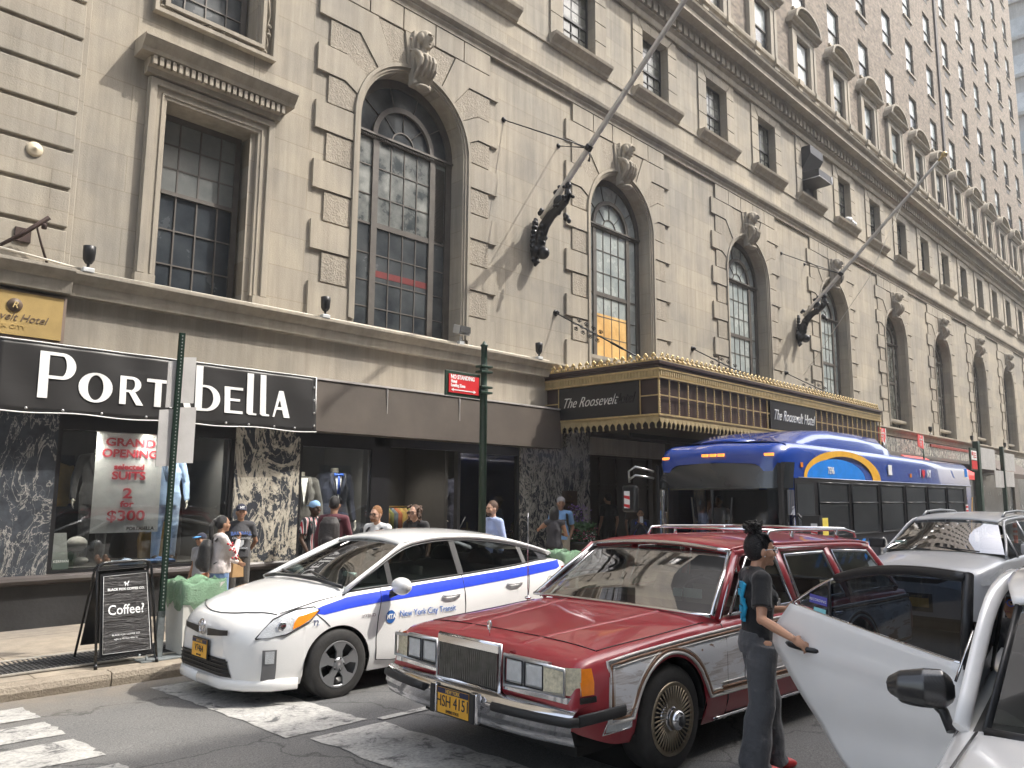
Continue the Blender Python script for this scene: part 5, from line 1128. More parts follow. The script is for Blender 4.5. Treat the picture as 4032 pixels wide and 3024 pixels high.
def fox(b,c,s,xd,ud,n,m=0):
    xd=xd.normalized(); ud=ud.normalized(); pts=[(-.9,.35),(-.55,.6),(-.45,.9),(-.3,.55),(-.2,.35),(.35,.3),(.5,.75),(.85,1.1),(.8,.5),(.5,.05),(.5,-.8),(.35,-.8),(.3,-.15),(-.25,-.2),(-.3,-.8),(-.45,-.8),(-.45,0),(-.55,.2)]
    b.prism([c+xd*x*s+ud*y*s for x,y in pts],n*.002,m)
b=MB(); fox(b,ctr+n*.015+ud.normalized()*.285,.03,xd,ud,n); b.build('fox_mark',SW,T)
# litter bins
GB=bpy.data.materials.new('green_bag'); GB.use_nodes=True; bb=GB.node_tree.nodes['Principled BSDF']; bb.inputs['Base Color'].default_value=(.42,.72,.46,1); bb.inputs['Roughness'].default_value=.25; bb.inputs['Transmission Weight'].default_value=.15; bb.inputs['Alpha'].default_value=.55; _n=nd(GB.node_tree,'ShaderNodeTexNoise',Scale=14,Detail=6,Distortion=2.0); _b=nd(GB.node_tree,'ShaderNodeBump',Strength=1,Distance=.05); GB.node_tree.links.new(_n.outputs[0],_b.inputs['Height']); GB.node_tree.links.new(_b.outputs[0],bb.inputs['Normal'])
def bin_(x,y,label,s=.9,h=.74):
    z=wz(x,y); T=thing('litter_bin',label,'litter bin',(x,y,z),'bins lined with green bags'); b=MB()
    w1,w2=.22*s,.26*s; A=[(x-w1,y-w1,z),(x+w1,y-w1,z),(x+w1,y+w1,z),(x-w1,y+w1,z)]; B=[(x-w2,y-w2,z+h),(x+w2,y-w2,z+h),(x+w2,y+w2,z+h),(x-w2,y+w2,z+h)]
    for i in range(4): k=(i+1)%4; b.poly([A[i],A[k],B[k],B[i]])
    b.poly(A[::-1]); b.build('card_box',mat('white_card_bin',(.62,.62,.58),.7,0,.12,3),T)
    rr=random.Random(int(x*10)); b=MB(); rows=[]
    for j,(zz,w) in enumerate(((h-.24,1.0),(h-.16,1.03),(h-.08,1.06),(h+.0,1.05),(h+.03,1.0),(h+.0,.92),(h-.12,.86))):
        row=[]
        for i in range(33):
            a=2*pi*i/32; r_=w2*w*(1/max(abs(math.cos(a)),abs(math.sin(a))))**.8; k=rr.uniform(.965,1.05)+(.05 if (i//4)%2 else 0) if i<32 else 0
            row.append((x+r_*math.cos(a)*(k or 1),y+r_*math.sin(a)*(k or 1),z+zz+rr.uniform(-.03,.03)*(2 if j==0 else 1)))
        row[-1]=row[0]; rows.append(row)
    b.grid(rows); b.build('green_bag_liner',GB,T,solid=.004); return T
bin_(3.98,8.62,'square white cardboard litter bin with green bag beside the white hybrid car'); 
bin_(10.15,8.6,'green bag lined bin peeping out behind the tail of the white hybrid car',.8,.8)
T=thing('traffic_cone','orange traffic cone behind the tail of the white hybrid car','cone',(9.4,7.9,0)); OR=mat('cone_orange',(.8,.13,.02),.5); b=MB(); b.lathe([(.15,0),(.03,.7),(.02,.72),(0,.72)],(9.4,7.95,-.1),16); b.box(9.2,7.75,-.13,9.6,8.15,-.1); b.build('cone_body',OR,T); b=MB(); b.lathe([(.108,.26),(.083,.38)],(9.4,7.95,-.1),16,cap=False); b.build('white_band',SW,T)
# planter
zb=wz(12.7,10.3); T=thing('flower_planter','large black urn planter with pink flowers beside the hotel entrance','planter',(12.72,10.3,zb)); b=MB(); b.lathe([(.28,0),(.3,.05),(.26,.08),(.30,.5),(.34,.66),(.40,.70),(.41,.76),(.36,.77),(.35,.7),(0,.69)],(12.75,10.35,zb),24); b.build('urn',mat('urn_black',(.015,.015,.017),.3),T)
rr=random.Random(8)
def leaves(name,col,n,c,r,sz,T,zr=.5,kind=None):
    b=MB()
    for i in range(n):
        a=rr.uniform(0,2*pi); q=r*math.sqrt(rr.random()); z=rr.random()*zr; p=Vector((c[0]+q*math.cos(a)*(1-.3*z/zr),c[1]+q*math.sin(a),c[2]+z)); u=Vector((rr.uniform(-1,1),rr.uniform(-1,1),rr.uniform(-.2,1))).normalized()*sz*rr.uniform(.6,1.2); v=u.orthogonal().normalized()*sz*.35
        b.poly([p,p+u*.5+v,p+u,p+u*.5-v])
    return b.build(name,mat(name+'_m',col,.6,0,.35,30),T)
leaves('foliage',(.045,.10,.03),900,(12.75,10.35,zb+.7),.36,.09,T,.42)
leaves('pink_flowers',(.65,.12,.22),150,(12.72,10.28,zb+.78),.37,.05,T,.25); leaves('white_flowers',(.75,.75,.7),60,(12.6,10.2,zb+.74),.36,.04,T,.2); leaves('purple_spikes',(.25,.12,.4),120,(12.8,10.4,zb+1.05),.25,.04,T,.45)
# far furniture
T=thing('round_sign','round black coffee shop sign with white fox emblem at the marquee end','sign',(24.62,8.6,3.35)); b=MB(); b.lathe([(0,0),(.27,0),(.27,.05),(0,.05)],(24.75,8.35,3.35),28,axis='y'); b.build('disc',mat('disc_black',(.012,.012,.014),.35),T); b=MB(); fox(b,Vector((24.75,8.33,3.37)),.15,Vector((1,0,0)),Vector((0,0,1)),Vector((0,-1,0))); b.build('fox_mark',SW,T); text('lettering','BLACK FOX',.05,frame_M((24.75,8.335,3.19),(1,0,0),(0,0,1)),SW,T,.002); b=MB(); b.box(24.35,8.38,3.6,24.6,8.41,3.63); b.path([(24.75,8.38,3.6),(24.75,8.6,3.7),(24.3,8.6,3.75)],.015,6); b.build('arm',IRON,T)
PK=mat('sign_faded_red',(.70,.10,.10),.5)
def redsign(x,label,post=True):
    T=thing('kerb_sign',label,'sign',(x,8.3,3.6),'red kerbside parking signs'); b=MB(); b.prism([(x-.28,8.34,3.46),(x+.26,8.34,3.40),(x+.26,8.34,3.84),(x-.28,8.34,3.86)],(0,.02,0)); b.build('red_plate',PK,T); 
    for i,s_ in enumerate(('NO','STANDING','HOTEL','BUS')): text('lettering',s_,.10,frame_M((x,8.333,3.79-i*.095),(1,0,0),(0,0,1)),SW,T,.002,0,.7)
    b=MB(); b.path([(x+.3,8.36,wz(x,8.3)),(x+.3,8.36,3.85)],.03,8); b.build('post',GRN,T)
redsign(24.65,'red kerb sign immediately above the round fox sign'); redsign(28.2,'red kerb sign standing alone right of the fox sign')
T=thing('bus_stop_post','thick dark green bus stop column with red and white timetable panel','bus stop sign',(34.9,8.3,0)); b=MB(); b.box(34.66,8.2,-.1,35.0,8.4,4.0); b.build('column',GRN,T,bevel=.02); b=MB(); b.box(33.7,8.25,2.85,34.6,8.3,3.7); b.build('panel_frame',GRN,T); b=MB(); b.box(33.8,8.24,3.25,34.55,8.249,3.6); b.build('white_panel',SW,T); b=MB(); b.box(33.8,8.24,2.9,34.55,8.249,3.22); b.build('red_panel',mat('sign_red',(.58,.02,.025),.45),T); b=MB(); b.box(33.85,8.23,3.42,33.98,8.239,3.56); b.build('red_logo',mat('sign_red',(.58,.02,.025),.45),T)
for i in range(3):
    b=MB(); b.box(34.05,8.23,3.5-i*.08,34.45,8.239,3.53-i*.08); b.build('text_line',mat('sign_red',(.58,.02,.025),.45),T)
b=MB(); b.box(35.05,8.3,2.95,37.6,8.34,3.8); b.build('sign_back',SGN,T)
T=thing('sign_post','slim far post carrying large blank sign backs past the bus stop column','sign post',(38.9,8.3,0)); b=MB(); b.box(38.85,8.26,-.1,39.0,8.4,4.0); b.build('post',GRN,T)
for x0,x1,z0,z1 in ((37.4,38.84,2.25,2.95),(39.02,40.7,2.3,2.95),(39.05,41,3.0,3.75)):
    b=MB(); b.box(x0,8.3,z0,x1,8.33,z1); b.build('sign_back',SGN,T)
# barriers
BM=mat('barrier_steel',(.55,.56,.57),.35,.7)
def barrier(x0,x1,label):
    z=gz(x0,7.6); y=7.9; T=thing('crowd_barrier',label,'barrier',((x0+x1)/2,y,z),'steel barriers at the far kerb'); b=MB(); b.path([(x0,y,z+.25),(x0,y,z+1.0),(x0+.1,y,z+1.12),(x1-.1,y,z+1.12),(x1,y,z+1.0),(x1,y,z+.25)],.03,8); b.path([(x0,y,z+.25),(x1,y,z+.25)],.025,8)
    for x in (x0+.3,x1-.3): b.path([(x,y-.3,z),(x,y,z+.25),(x,y+.3,z)],.02,6)
    b.build('rail_frame',BM,T); b=MB(); x=x0+.12
    while x<x1-.05: b.path([(x,y,z+.25),(x,y,z+1.1)],.01,5); x+=.13
    b.build('bars',BM,T)
barrier(33.2,36.0,'left crowd barrier in front of the bus stop column'); barrier(36.2,39.0,'right crowd barrier reaching the slim far post'); barrier(39.2,42,'farthest crowd barrier at the right edge of the street')
def delin(x,y,label):
    z=gz(x,y); T=thing('traffic_delineator',label,'delineator',(x,y,z)); b=MB(); b.lathe([(.16,0),(.16,.04),(.07,.06),(.065,1.0),(.05,1.05),(0,1.06)],(x,y,z),12); b.build('post',OR,T); b=MB(); 
    for q in (.62,.8): b.lathe([(.07,q),(.07,q+.09)],(x,y,z),12,cap=False)
    b.build('white_band',SW,T)
delin(33.3,6.9,'orange and white delineator post in front of the far barriers')
# far grey tower block across the avenue
T=thing('far_office_tower','pale grey banded office tower at the far right end of street','building',(110,14,0)); 
TW=stone('tower_stone',(.42,.42,.40),(.33,.33,.32),joint=False); b=MB(); tx=86
b.box(tx,9.5,-1,130,40,90); b.build('tower_wall',TW,T)
b=MB(); z=4
while z<88: b.box(tx-.06,10,z,130,10.5,z+1.9); b.box(tx-.08,9.42,z,130,9.5,z+1.9); b.poly([(tx-.02,9.5,z),(tx-.02,40,z),(tx-.02,40,z+1.9),(tx-.02,9.5,z+1.9)][::-1]); z+=3.9
b.build('window_band',wglass('tower_glass',(.3,.33,.34),(.6,.63,.64),.15,.4),T)
b=MB(); z=3.5
while z<88: b.box(tx-.35,9.15,z,130,9.5,z+.35); b.box(tx-.35,9.5,z,tx,40,z+.35); z+=3.9
b.build('floor_ledge',TW,T)
b=MB(); x=tx
while x<128: b.box(x,9.3,4,x+.35,9.5,88); x+=1.9
b.build('pier',TW,T)
# buildings across the street, behind the viewer (they shade the roadway)
T=thing('opposite_building','tall masonry building across the street behind the viewer','building',(10,-12,0)); OB=stone('opposite_stone',(.5,.47,.43),(.4,.38,.35),joint=False)
b=MB(); b.box(-30,-24,-.1,110,-9.3,28.0); b.build('block',OB,T)
b=MB(); x=-28
while x<108:
    z=1.2
    while z<27: b.box(x,-9.33,z,x+1.7,-9.28,z+1.9); z+=3.1
    x+=3.0
b.build('windows',wglass('opposite_glass',(.08,.10,.12),(.35,.4,.44),.1,.3),T)['kind']='stuff'
# ---------------- vehicles ----------------
def paint(n,c,r=.28,coat=1.0,metal=0,var=.04): return mat('paint_'+n,c,r,metal,var,2,0,coat)
WP=paint('white',(.80,.80,.79)); RP=paint('maroon',(.34,.022,.034),.38,.7); SV=paint('silver',(.46,.47,.49),.35,.6,.1); BP=paint('bus_blue',(.004,.045,.30),.25); PW2=paint('pearl_white',(.87,.86,.85),.3)
CH=mat('chrome',(.72,.72,.74),.10,1,.05,3); RUB=mat('black_rubber',(.02,.02,.021),.6,0,.2,8); TYR=mat('tyre_rubber',(.028,.027,.026),.8,0,.3,12,.15); BT=mat('black_trim',(.018,.018,.02),.35); INT=mat('car_interior',(.05,.048,.045),.7,0,.2,5); TANI=mat('tan_interior',(.25,.2,.15),.7); CG=glassmat('car_glass',(.42,.47,.46),1.0,k=.6); CGD=glassmat('car_glass_tinted',(.16,.18,.19),1.0); ALU=mat('wheel_silver',(.38,.39,.40),.35,.75,.1,5); LENS=mat('lamp_lens',(.66,.68,.70),.06,.35,.12,20,.3); ORL=mat('amber_lens',(.85,.25,.02),.15,0,.1,20); REDL=mat('red_lens',(.4,.01,.01),.15); GREY=mat('grey_plastic',(.14,.14,.145),.5); WELL=mat('wheel_well',(.01,.01,.01),.9)
def ip(T,x):
    if x<=T[0][0]: return T[0][1]
    if x>=T[-1][0]: return T[-1][1]
    for i in range(len(T)-1):
        x0,y0=T[i]; x1,y1=T[i+1]
        if x<=x1:
            h=x1-x0; d=(y1-y0)/h
            m0=d if i==0 else ((y1-T[i-1][1])/(x1-T[i-1][0])); m1=d if i==len(T)-2 else ((T[i+2][1]-y0)/(T[i+2][0]-x0))
            if i>0 and (y0-T[i-1][1])*(y1-y0)<=0: m0=0
            if i<len(T)-2 and (T[i+2][1]-y1)*(y1-y0)<=0: m1=0
            t=(x-x0)/h; return y0*(2*t**3-3*t*t+1)+m0*h*(t**3-2*t*t+t)+y1*(-2*t**3+3*t*t)+m1*h*(t**3-t*t)
class Car:
    def __init__(s,name,label,X,Y,z,yaw,pitch,scale,L,zs,zc,w,zb,wheels,ra,tw=.97,tum=.07,fullness=.62,cat='car'):
        s.L,s.zs,s.zc,s.w,s.zb,s.wh,s.ra,s.tw,s.tum,s.fu=L,zs,zc,w,zb,wheels,ra,tw,tum,fullness
        s.M=Matrix.Translation((X,Y,z))@Matrix.Rotation(yaw,4,'Z')@Matrix.Rotation(pitch,4,'Y')@Matrix.Scale(scale,4)
        s.T=thing(name,label,cat,(X,Y,z))
    def bot(s,x):
        z=ip(s.zb,x)
        for xw in s.wh:
            d=abs(x-xw)
            if d<s.ra: z=max(z,s.rz+math.sqrt(s.ra**2-d*d))
        return z
    rz=.32
    def sec(s,x,zb=None):
        w=ip(s.w,x); zs=ip(s.zs,x); zc=ip(s.zc,x); zb=s.bot(x) if zb is None else zb; base=ip(s.zb,x)
        P=[]
        for t in (0,.12,.28,.45,.62,.8,.92,1.0):
            z=zb+(zs-zb)*t; P.append((s.yw(x,z),z))
        ws=P[-1][0]
        for t,q in ((.94,.25),(.85,.5),(.65,.78),(.35,.95),(0,1)): P.append((ws*t,zs+(zc-zs)*q))
        return P
    def yw(s,x,z):
        w=ip(s.w,x); zs=ip(s.zs,x); base=ip(s.zb,x); t=(z-base)/max(zs-base,.01); t=min(max(t,0),1)
        k=s.fu
        return w*(1-.06*max(0,(.25-t)/.25)**2-s.tum*max(0,(t-k)/(1-k))**2)
    def top(s,x,y):
        zs=ip(s.zs,x); zc=ip(s.zc,x); ws=s.yw(x,zs); t=min(abs(y)/ws,1); return zs+(zc-zs)*ip([(0,1),(.35,.95),(.65,.78),(.85,.5),(.94,.25),(1,0)],t)
    def P(s,x,z,off=.004): return (x,-(s.yw(x,z)+off),z)
    def body(s,mt,inner,xa,xb,n=120,name='body'):
        xs=sorted(set([round(s.L*i/n,4) for i in range(n+1)]+[xw+d for xw in s.wh for d in (-s.ra+.001,s.ra-.001,-s.ra-.001,s.ra+.001)]))
        xs=[x for x in xs if 0<=x<=s.L]; b=MB(s.M)
        rows=[]
        for x in xs:
            P=s.sec(x); rows.append([(x,-y,z) for y,z in P]+[(x,y,z) for y,z in P[-2::-1]])
        I=[[b.pt(p) for p in r] for r in rows]
        for k,(a,c) in enumerate(zip(I,I[1:])):
            xm=(xs[k]+xs[k+1])/2
            for i in range(len(a)-1): b.face((a[i],a[i+1],c[i+1],c[i]),1 if (xa<xm<xb and 8<=i<=15) else 0,True)
        b.face(I[0][::-1],0); b.face(I[-1],0)
        return b.build(name,[mt,inner],s.T)
    def wells(s):
        b=MB(s.M)
        for xw in s.wh: b.lathe([(0,-.78*ip(s.w,xw)),(s.ra,-.78*ip(s.w,xw)),(s.ra,.78*ip(s.w,xw)),(0,.78*ip(s.w,xw))],(xw,0,s.rz),24,axis='y')
        z0=ip(s.zb,s.L/2); b.box(.2,-.8*ip(s.w,1),z0-.02,s.L-.2,.8*ip(s.w,1),z0+.25)
        for xw in s.wh:
            n=14; R_=s.ra; y1=ip(s.w,xw)*.995; y0=ip(s.w,xw)*.76
            for sg in (-1,1):
                for i in range(n): a,c=pi*i/n,pi*(i+1)/n; b.poly([(xw+R_*math.cos(a),sg*y1*.985,s.rz+R_*math.sin(a)),(xw+R_*math.cos(c),sg*y1*.985,s.rz+R_*math.sin(c)),(xw+R_*math.cos(c),sg*y0,s.rz+R_*math.sin(c)),(xw+R_*math.cos(a),sg*y0,s.rz+R_*math.sin(a))])
        b.build('underbody',WELL,s.T)
    def line(s,pts,r=.004,mt=None,name='panel_gap',off=.001,n=6):
        b=MB(s.M); Q=[]
        for (x0,z0),(x1,z1) in zip(pts,pts[1:]):
            for i in range(n): t=i/n; Q.append(s.P(x0+(x1-x0)*t,z0+(z1-z0)*t,off))
        Q.append(s.P(*pts[-1],off)); b.path(Q,r,5); return b.build(name,mt or BT,s.T)
    def decal(s,pts,mt,name,off=.004,m=3,nx=None):   # polygon band: pts list of (x,zlo,zhi)
        b=MB(s.M); rows=[[],[]]; rows=[[] for _ in range(m+1)]
        for (x0,a0,c0),(x1,a1,c1) in zip(pts,pts[1:]):
            k=max(1,int(abs(x1-x0)/.06))
            for i in range(k):
                t=i/k; x=x0+(x1-x0)*t; a=a0+(a1-a0)*t; c=c0+(c1-c0)*t
                for q in range(m+1): rows[q].append(s.P(x,a+(c-a)*q/m,off))
        x,a,c=pts[-1]
        for q in range(m+1): rows[q].append(s.P(x,a+(c-a)*q/m,off))
        b.grid(rows); return b.build(name,mt,s.T)
def wheel(c,xw,r,y,style,wd=.2,rim=None,both=True):
    for sg in ((-1,1) if both else (-1,)):
        b=MB(c.M); o=(xw,sg*y,r); e=-sg  # outward is sg
        prof=[(r*.66,wd*.5),(r*.72,wd*.52),(r*.9,wd*.5),(r*.97,wd*.42),(r,wd*.3),(r,-wd*.3),(r*.97,-wd*.42),(r*.7,-wd*.5)]
        b.lathe([(q,h*sg) for q,h in prof],o,36,axis='y',cap=False); b.build('tyre',TYR,(w:=c._w(xw,r,sg*y)))
        b=MB(c.M); rr=r*.66
        b.lathe([(rr,sg*wd*.5),(rr*.98,sg*wd*.53),(rr*.93,sg*wd*.5),(rr*.9,sg*wd*.2),(0,sg*wd*.1)],o,36,axis='y',cap=False,m=1)
        b.lathe([(rr*1.0,sg*wd*.52),(rr*.95,sg*wd*.545),(rr*.9,sg*wd*.5)],o,36,axis='y',cap=False,m=0)
        if style=='five':
            for i in range(5):
                a=2*pi*i/5+.3; ca,sa=math.cos(a),math.sin(a); ra_=lambda q,t:(o[0]+q*ca-t*sa,o[1]+sg*wd*(.53 if q>rr*.5 else .5),o[2]+q*sa+t*ca)
                b.prism([ra_(rr*.12,.035),ra_(rr*.12,-.035),ra_(rr*.55,-.03),ra_(rr*.92,-.075),ra_(rr*.92,.075),ra_(rr*.55,.03)],(0,-sg*.02,0))
            b.lathe([(rr*.3,sg*wd*.42),(rr*.28,sg*wd*.52),(rr*.12,sg*wd*.54),(0,sg*wd*.54)],o,20,axis='y')
            for i in range(5): a=2*pi*i/5; b.lathe([(.012,sg*wd*.53),(.012,sg*wd*.545),(0,sg*wd*.545)],(o[0]+.055*math.cos(a),o[1],o[2]+.055*math.sin(a)),8,axis='y',m=1)
        elif style=='wire':
            for i in range(40):
                a=2*pi*i/40; q0,q1=rr*.33,rr*.93; b.path([(o[0]+q0*math.cos(a),o[1]+sg*wd*.5,o[2]+q0*math.sin(a)),(o[0]+q1*math.cos(a+.12),o[1]+sg*wd*.53,o[2]+q1*math.sin(a+.12))],.006,4,m=0)
            b.lathe([(rr*.42,sg*wd*.36),(rr*.36,sg*wd*.5),(rr*.3,sg*wd*.55)],o,24,axis='y',cap=False,m=2); b.lathe([(rr*.3,sg*wd*.52),(rr*.28,sg*wd*.78),(rr*.2,sg*wd*.86),(0,sg*wd*.88)],o,24,axis='y',m=2); b.lathe([(rr*.17,sg*wd*.86),(rr*.17,sg*wd*.9),(0,sg*wd*.9)],o,20,axis='y',m=1)
            b.lathe([(rr*.9,sg*wd*.5),(rr*1.02,sg*wd*.56),(rr*1.04,sg*wd*.5)],o,36,axis='y',cap=False,m=0)
        else:
            for i in range(10): a=2*pi*i/10; b.path([(o[0]+rr*.2*math.cos(a),o[1]+sg*wd*.5,o[2]+rr*.2*math.sin(a)),(o[0]+rr*.92*math.cos(a),o[1]+sg*wd*.52,o[2]+rr*.92*math.sin(a))],.016,5)
            b.lathe([(rr*.25,sg*wd*.4),(rr*.22,sg*wd*.54),(0,sg*wd*.54)],o,20,axis='y')
        b.build('rim',[rim or ALU,BT,CH],w)
def _w(c,xw,r,y):
    b=MB(c.M); b.lathe([(r*.3,-.06),(r*.3,.06)],(xw,y,r),12,axis='y'); return b.build('wheel',BT,c.T)
Car._w=_w
def plate(c,x,z,txts,wd=.31,tilt=0,mt2=None):
    T=c.T; G=mat('plate_gold',(.80,.42,.04),.4); N=mat('plate_navy',(.01,.015,.06),.4)
    fr=frame_M
    b=MB(c.M); b.box(x-.012,-wd/2-.012,z-.088,x,wd/2+.012,z+.088); o=b.build('plate_holder',RUB,T)
    b=MB(c.M); b.box(x-.017,-wd/2,z-.078,x-.012,wd/2,z+.078); p=b.build('number_plate',G,T)
    b=MB(c.M); b.box(x-.0185,-wd/2,z+.044,x-.017,wd/2,z+.078); b.build('plate_header',N,p)
    for s_,dz,sz,m_ in txts:
        Mx=c.M@frame_M((x-.0195,0,z+dz),(0,-1,0),(0,0,1)); text('lettering',s_,sz,Mx,m_,p,.001,0,.8)
PT=mat('plate_gold_text',(.80,.5,.1),.4); PN=mat('plate_navy_text',(.01,.012,.04),.4)
def seat(b,x,y,z=.55,h=.62,m=0,rec=.12):
    b.path([(x,y,z),(x+rec*.6,y,z+h*.55),(x+rec,y,z+h*.85)],[(.22,.07),(.23,.06),(.19,.05)],10,flat=(0,1,0),m=m); b.ell((x+rec+.02,y,z+h*1.08),(.05,.13,.09),m=m); b.ell((x-.22,y,z-.02),(.26,.24,.09),m=m)
# ---- white hybrid hatchback ----
c=Car('parked_car','white hybrid hatchback with blue side stripe and transit lettering at the kerb','',0,0,0,0,1,0,0,0,0,0,0,0) if 0 else None
S=.965
c=Car('parked_car','white hybrid hatchback with blue side stripe and transit lettering parked at the kerb',3.34,7.02,gz(3.6,6.9)-.0,R(-1.0),R(.35),S,4.46,
  zs=[(0,.60),(.1,.665),(.25,.735),(.5,.83),(.8,.90),(1.0,.935),(1.5,.965),(2.5,1.02),(3.3,1.075),(3.8,1.12),(4.15,1.10),(4.36,1.0),(4.46,.8)],
  zc=[(0,.66),(.05,.73),(.12,.775),(.3,.86),(.6,.945),(.95,1.015),(1.2,1.03),(2.5,1.05),(3.8,1.14),(4.15,1.12),(4.36,1.02),(4.46,.82)],
  w=[(0,.40),(.04,.53),(.1,.64),(.2,.735),(.35,.80),(.6,.845),(.9,.868),(1.5,.872),(3.2,.872),(3.7,.86),(4.1,.80),(4.35,.71),(4.46,.6)],
  zb=[(0,.22),(.3,.17),(.6,.18),(1.3,.20),(3.2,.21),(3.9,.24),(4.46,.30)],wheels=[.90,3.60],ra=.345,tum=.10)
c.rz=.315
c.body(WP,INT,1.08,4.1,150); c.wells(); wheel(c,.90,.315,.775,'five',.2); wheel(c,3.60,.315,.775,'five',.2)
b=MB(c.M)   # roof
def roofgrid(b,tab,n=26,m=0):
    xs=fr(tab[0][0],tab[-1][0],n); rows=[]
    for x in xs:
        z=ip([(a,q) for a,q,_,_ in tab],x); w=ip([(a,q) for a,_,q,_ in tab],x); cr=ip([(a,q) for a,_,_,q in tab],x)
        rows.append([(x,w*t,z+cr*(1-t*t)) for t in (-1,-.97,-.85,-.6,-.3,0,.3,.6,.85,.97,1)])
    b.grid(rows,m)
roofgrid(b,[(1.78,1.345,.56,.045),(2.0,1.395,.575,.05),(2.4,1.425,.58,.05),(2.8,1.42,.575,.05),(3.3,1.37,.56,.05),(3.8,1.27,.54,.045),(4.15,1.18,.52,.04),(4.22,1.16,.5,.03)]); c_roof=b.build('roof',WP,c.T,solid=.02)
RT=[(.98,.955),(1.35,1.14),(1.78,1.335),(2.1,1.392),(2.4,1.408),(2.8,1.40),(3.3,1.345),(3.7,1.26),(3.95,1.19)]   # side window top edge
def sy(c,x,z,zt=1.41,wr=.585,zb_=None):
    z0=ip(c.zs,x); y0=c.yw(x,z0); t=min(max((z-z0)/(zt-z0),0),1.1); return y0+(wr-y0)*t
def sidewin(c,xa,xb,top,inset,mt,name='side_window',n=10,zt=1.41,wr=.585,off=0,both=True):
    for sg in ((-1,1) if both else (-1,)):
        b=MB(c.M); rows=[[],[],[],[]]
        for i in range(n+1):
            x=xa+(xb-xa)*i/n; z0=ip(c.zs,x)+.012; z1=max(ip(top,x)-inset,z0+.002)
            for q in range(4): z=z0+(z1-z0)*q/3; rows[q].append((x,sg*(sy(c,x,z,zt,wr)+off),z))
        b.grid(rows); b.build(name,mt,c.T)
sidewin(c,1.02,1.50,RT,.03,CG); sidewin(c,1.56,2.42,RT,.03,CG); sidewin(c,2.50,3.42,RT,.03,CGD); sidewin(c,3.48,3.88,RT,.03,CGD,'quarter_window')
for sg in (-1,1):
    b=MB(c.M); P=[(x,sg*(sy(c,x,ip(RT,x))+.004),ip(RT,x)) for x in fr(1.0,3.95,26)]
    b.path(P,[(.030,.014)]*len(P),8,flat=(0,sg*.5,1)); b.build('roof_rail',WP,c.T)
    b=MB(c.M); P=[(x,sg*(sy(c,x,ip(RT,x)-.03)+.003),ip(RT,x)-.03) for x in fr(1.02,3.9,26)]+[(x,sg*(sy(c,x,ip(c.zs,x)+.012)+.003),ip(c.zs,x)+.012) for x in fr(3.86,1.04,20)]
    b.path(P,.009,6,closed=True)
    for x0,x1 in ((1.50,1.56),(2.42,2.50),(3.42,3.48)): 
        A=[(x0,sg*(sy(c,x0,ip(c.zs,x0)+.01)+.006),ip(c.zs,x0)+.01),(x1,sg*(sy(c,x1,ip(c.zs,x1)+.01)+.006),ip(c.zs,x1)+.01),(x1,sg*(sy(c,x1,ip(RT,x1)-.02)+.006),ip(RT,x1)-.02),(x0,sg*(sy(c,x0,ip(RT,x0)-.02)+.006),ip(RT,x0)-.02)]
        b.poly(A)
    b.build('window_frame',BT,c.T)
b=MB(c.M); b.patch((1.03,-.76,.985),(1.03,.76,.985),(1.80,.55,1.36),(1.80,-.55,1.36),14,8,.10,nrm=(-.45,0,.6)); b.build('windscreen',CG,c.T)
for sg in (-1,1):
    b=MB(c.M); b.path([(1.0,sg*.80,.965),(1.4,sg*.70,1.165),(1.8,sg*.575,1.355)],[(.04,.02)]*3,8,flat=(0,sg,.5)); b.build('front_pillar',WP,c.T)
b=MB(c.M); b.path([(.99,-.74,.99),(.93,-.4,1.035),(.92,0,1.045),(.93,.4,1.035),(.99,.74,.99)],.02,6); b.path([(.98,-.5,1.04),(1.1,.02,1.085)],.009,5); b.path([(.98,.15,1.05),(1.1,.6,1.06)],.009,5); b.build('wiper',BT,c.T)
b=MB(c.M); b.patch((4.2,-.48,1.16),(4.2,.48,1.16),(4.42,.52,.95),(4.42,-.52,.95),6,4,.02); b.build('rear_window',CGD,c.T)
b=MB(c.M); seat(b,2.0,-.36,.62,.58); seat(b,2.0,.36,.62,.58); b.box(1.1,-.7,.9,1.45,.7,1.0); b.path([(3.1,-.6,.75),(3.2,-.6,1.15)],.05,6); b.ell((3.15,-.35,1.13),(.06,.22,.14)); b.ell((3.15,.35,1.13),(.06,.22,.14)); b.lathe([(.17,0),(.19,.02),(.17,.04)],(1.55,-.36,1.0),20,axis='x',cap=False); b.build('interior',INT,c.T)
BLU=mat('stripe_blue',(.02,.06,.62),.3,coat=.5)
c.decal([(.62,.792,.80),(.75,.765,.842),(1.0,.80,.90),(1.3,.825,.925),(2.0,.862,.968),(3.0,.93,1.03),(3.7,.985,1.085),(4.02,1.01,1.105),(4.1,1.03,1.11)],BLU,'blue_stripe',.003)
for P_ in ([(1.32,.30),(1.31,.5),(1.33,.7),(1.38,.85),(1.40,.955)],[(2.46,.27),(2.46,.6),(2.47,1.02)],[(1.32,.30),(1.5,.275),(2.46,.27),(3.2,.28),(3.3,.45),(3.42,.7),(3.5,1.08)],[(.66,.79),(.74,.72),(.80,.66)],[(.36,.80),(.7,.885),(1.0,.93)]): c.line(P_,.0045)
b=MB(c.M); b.path([(.10+.50*abs(y)**2,y,c.top(.10+.50*y*y,y)+.003) for y in fr(-.70,.70,26)],.005,5); b.build('bonnet_gap',BT,c.T)
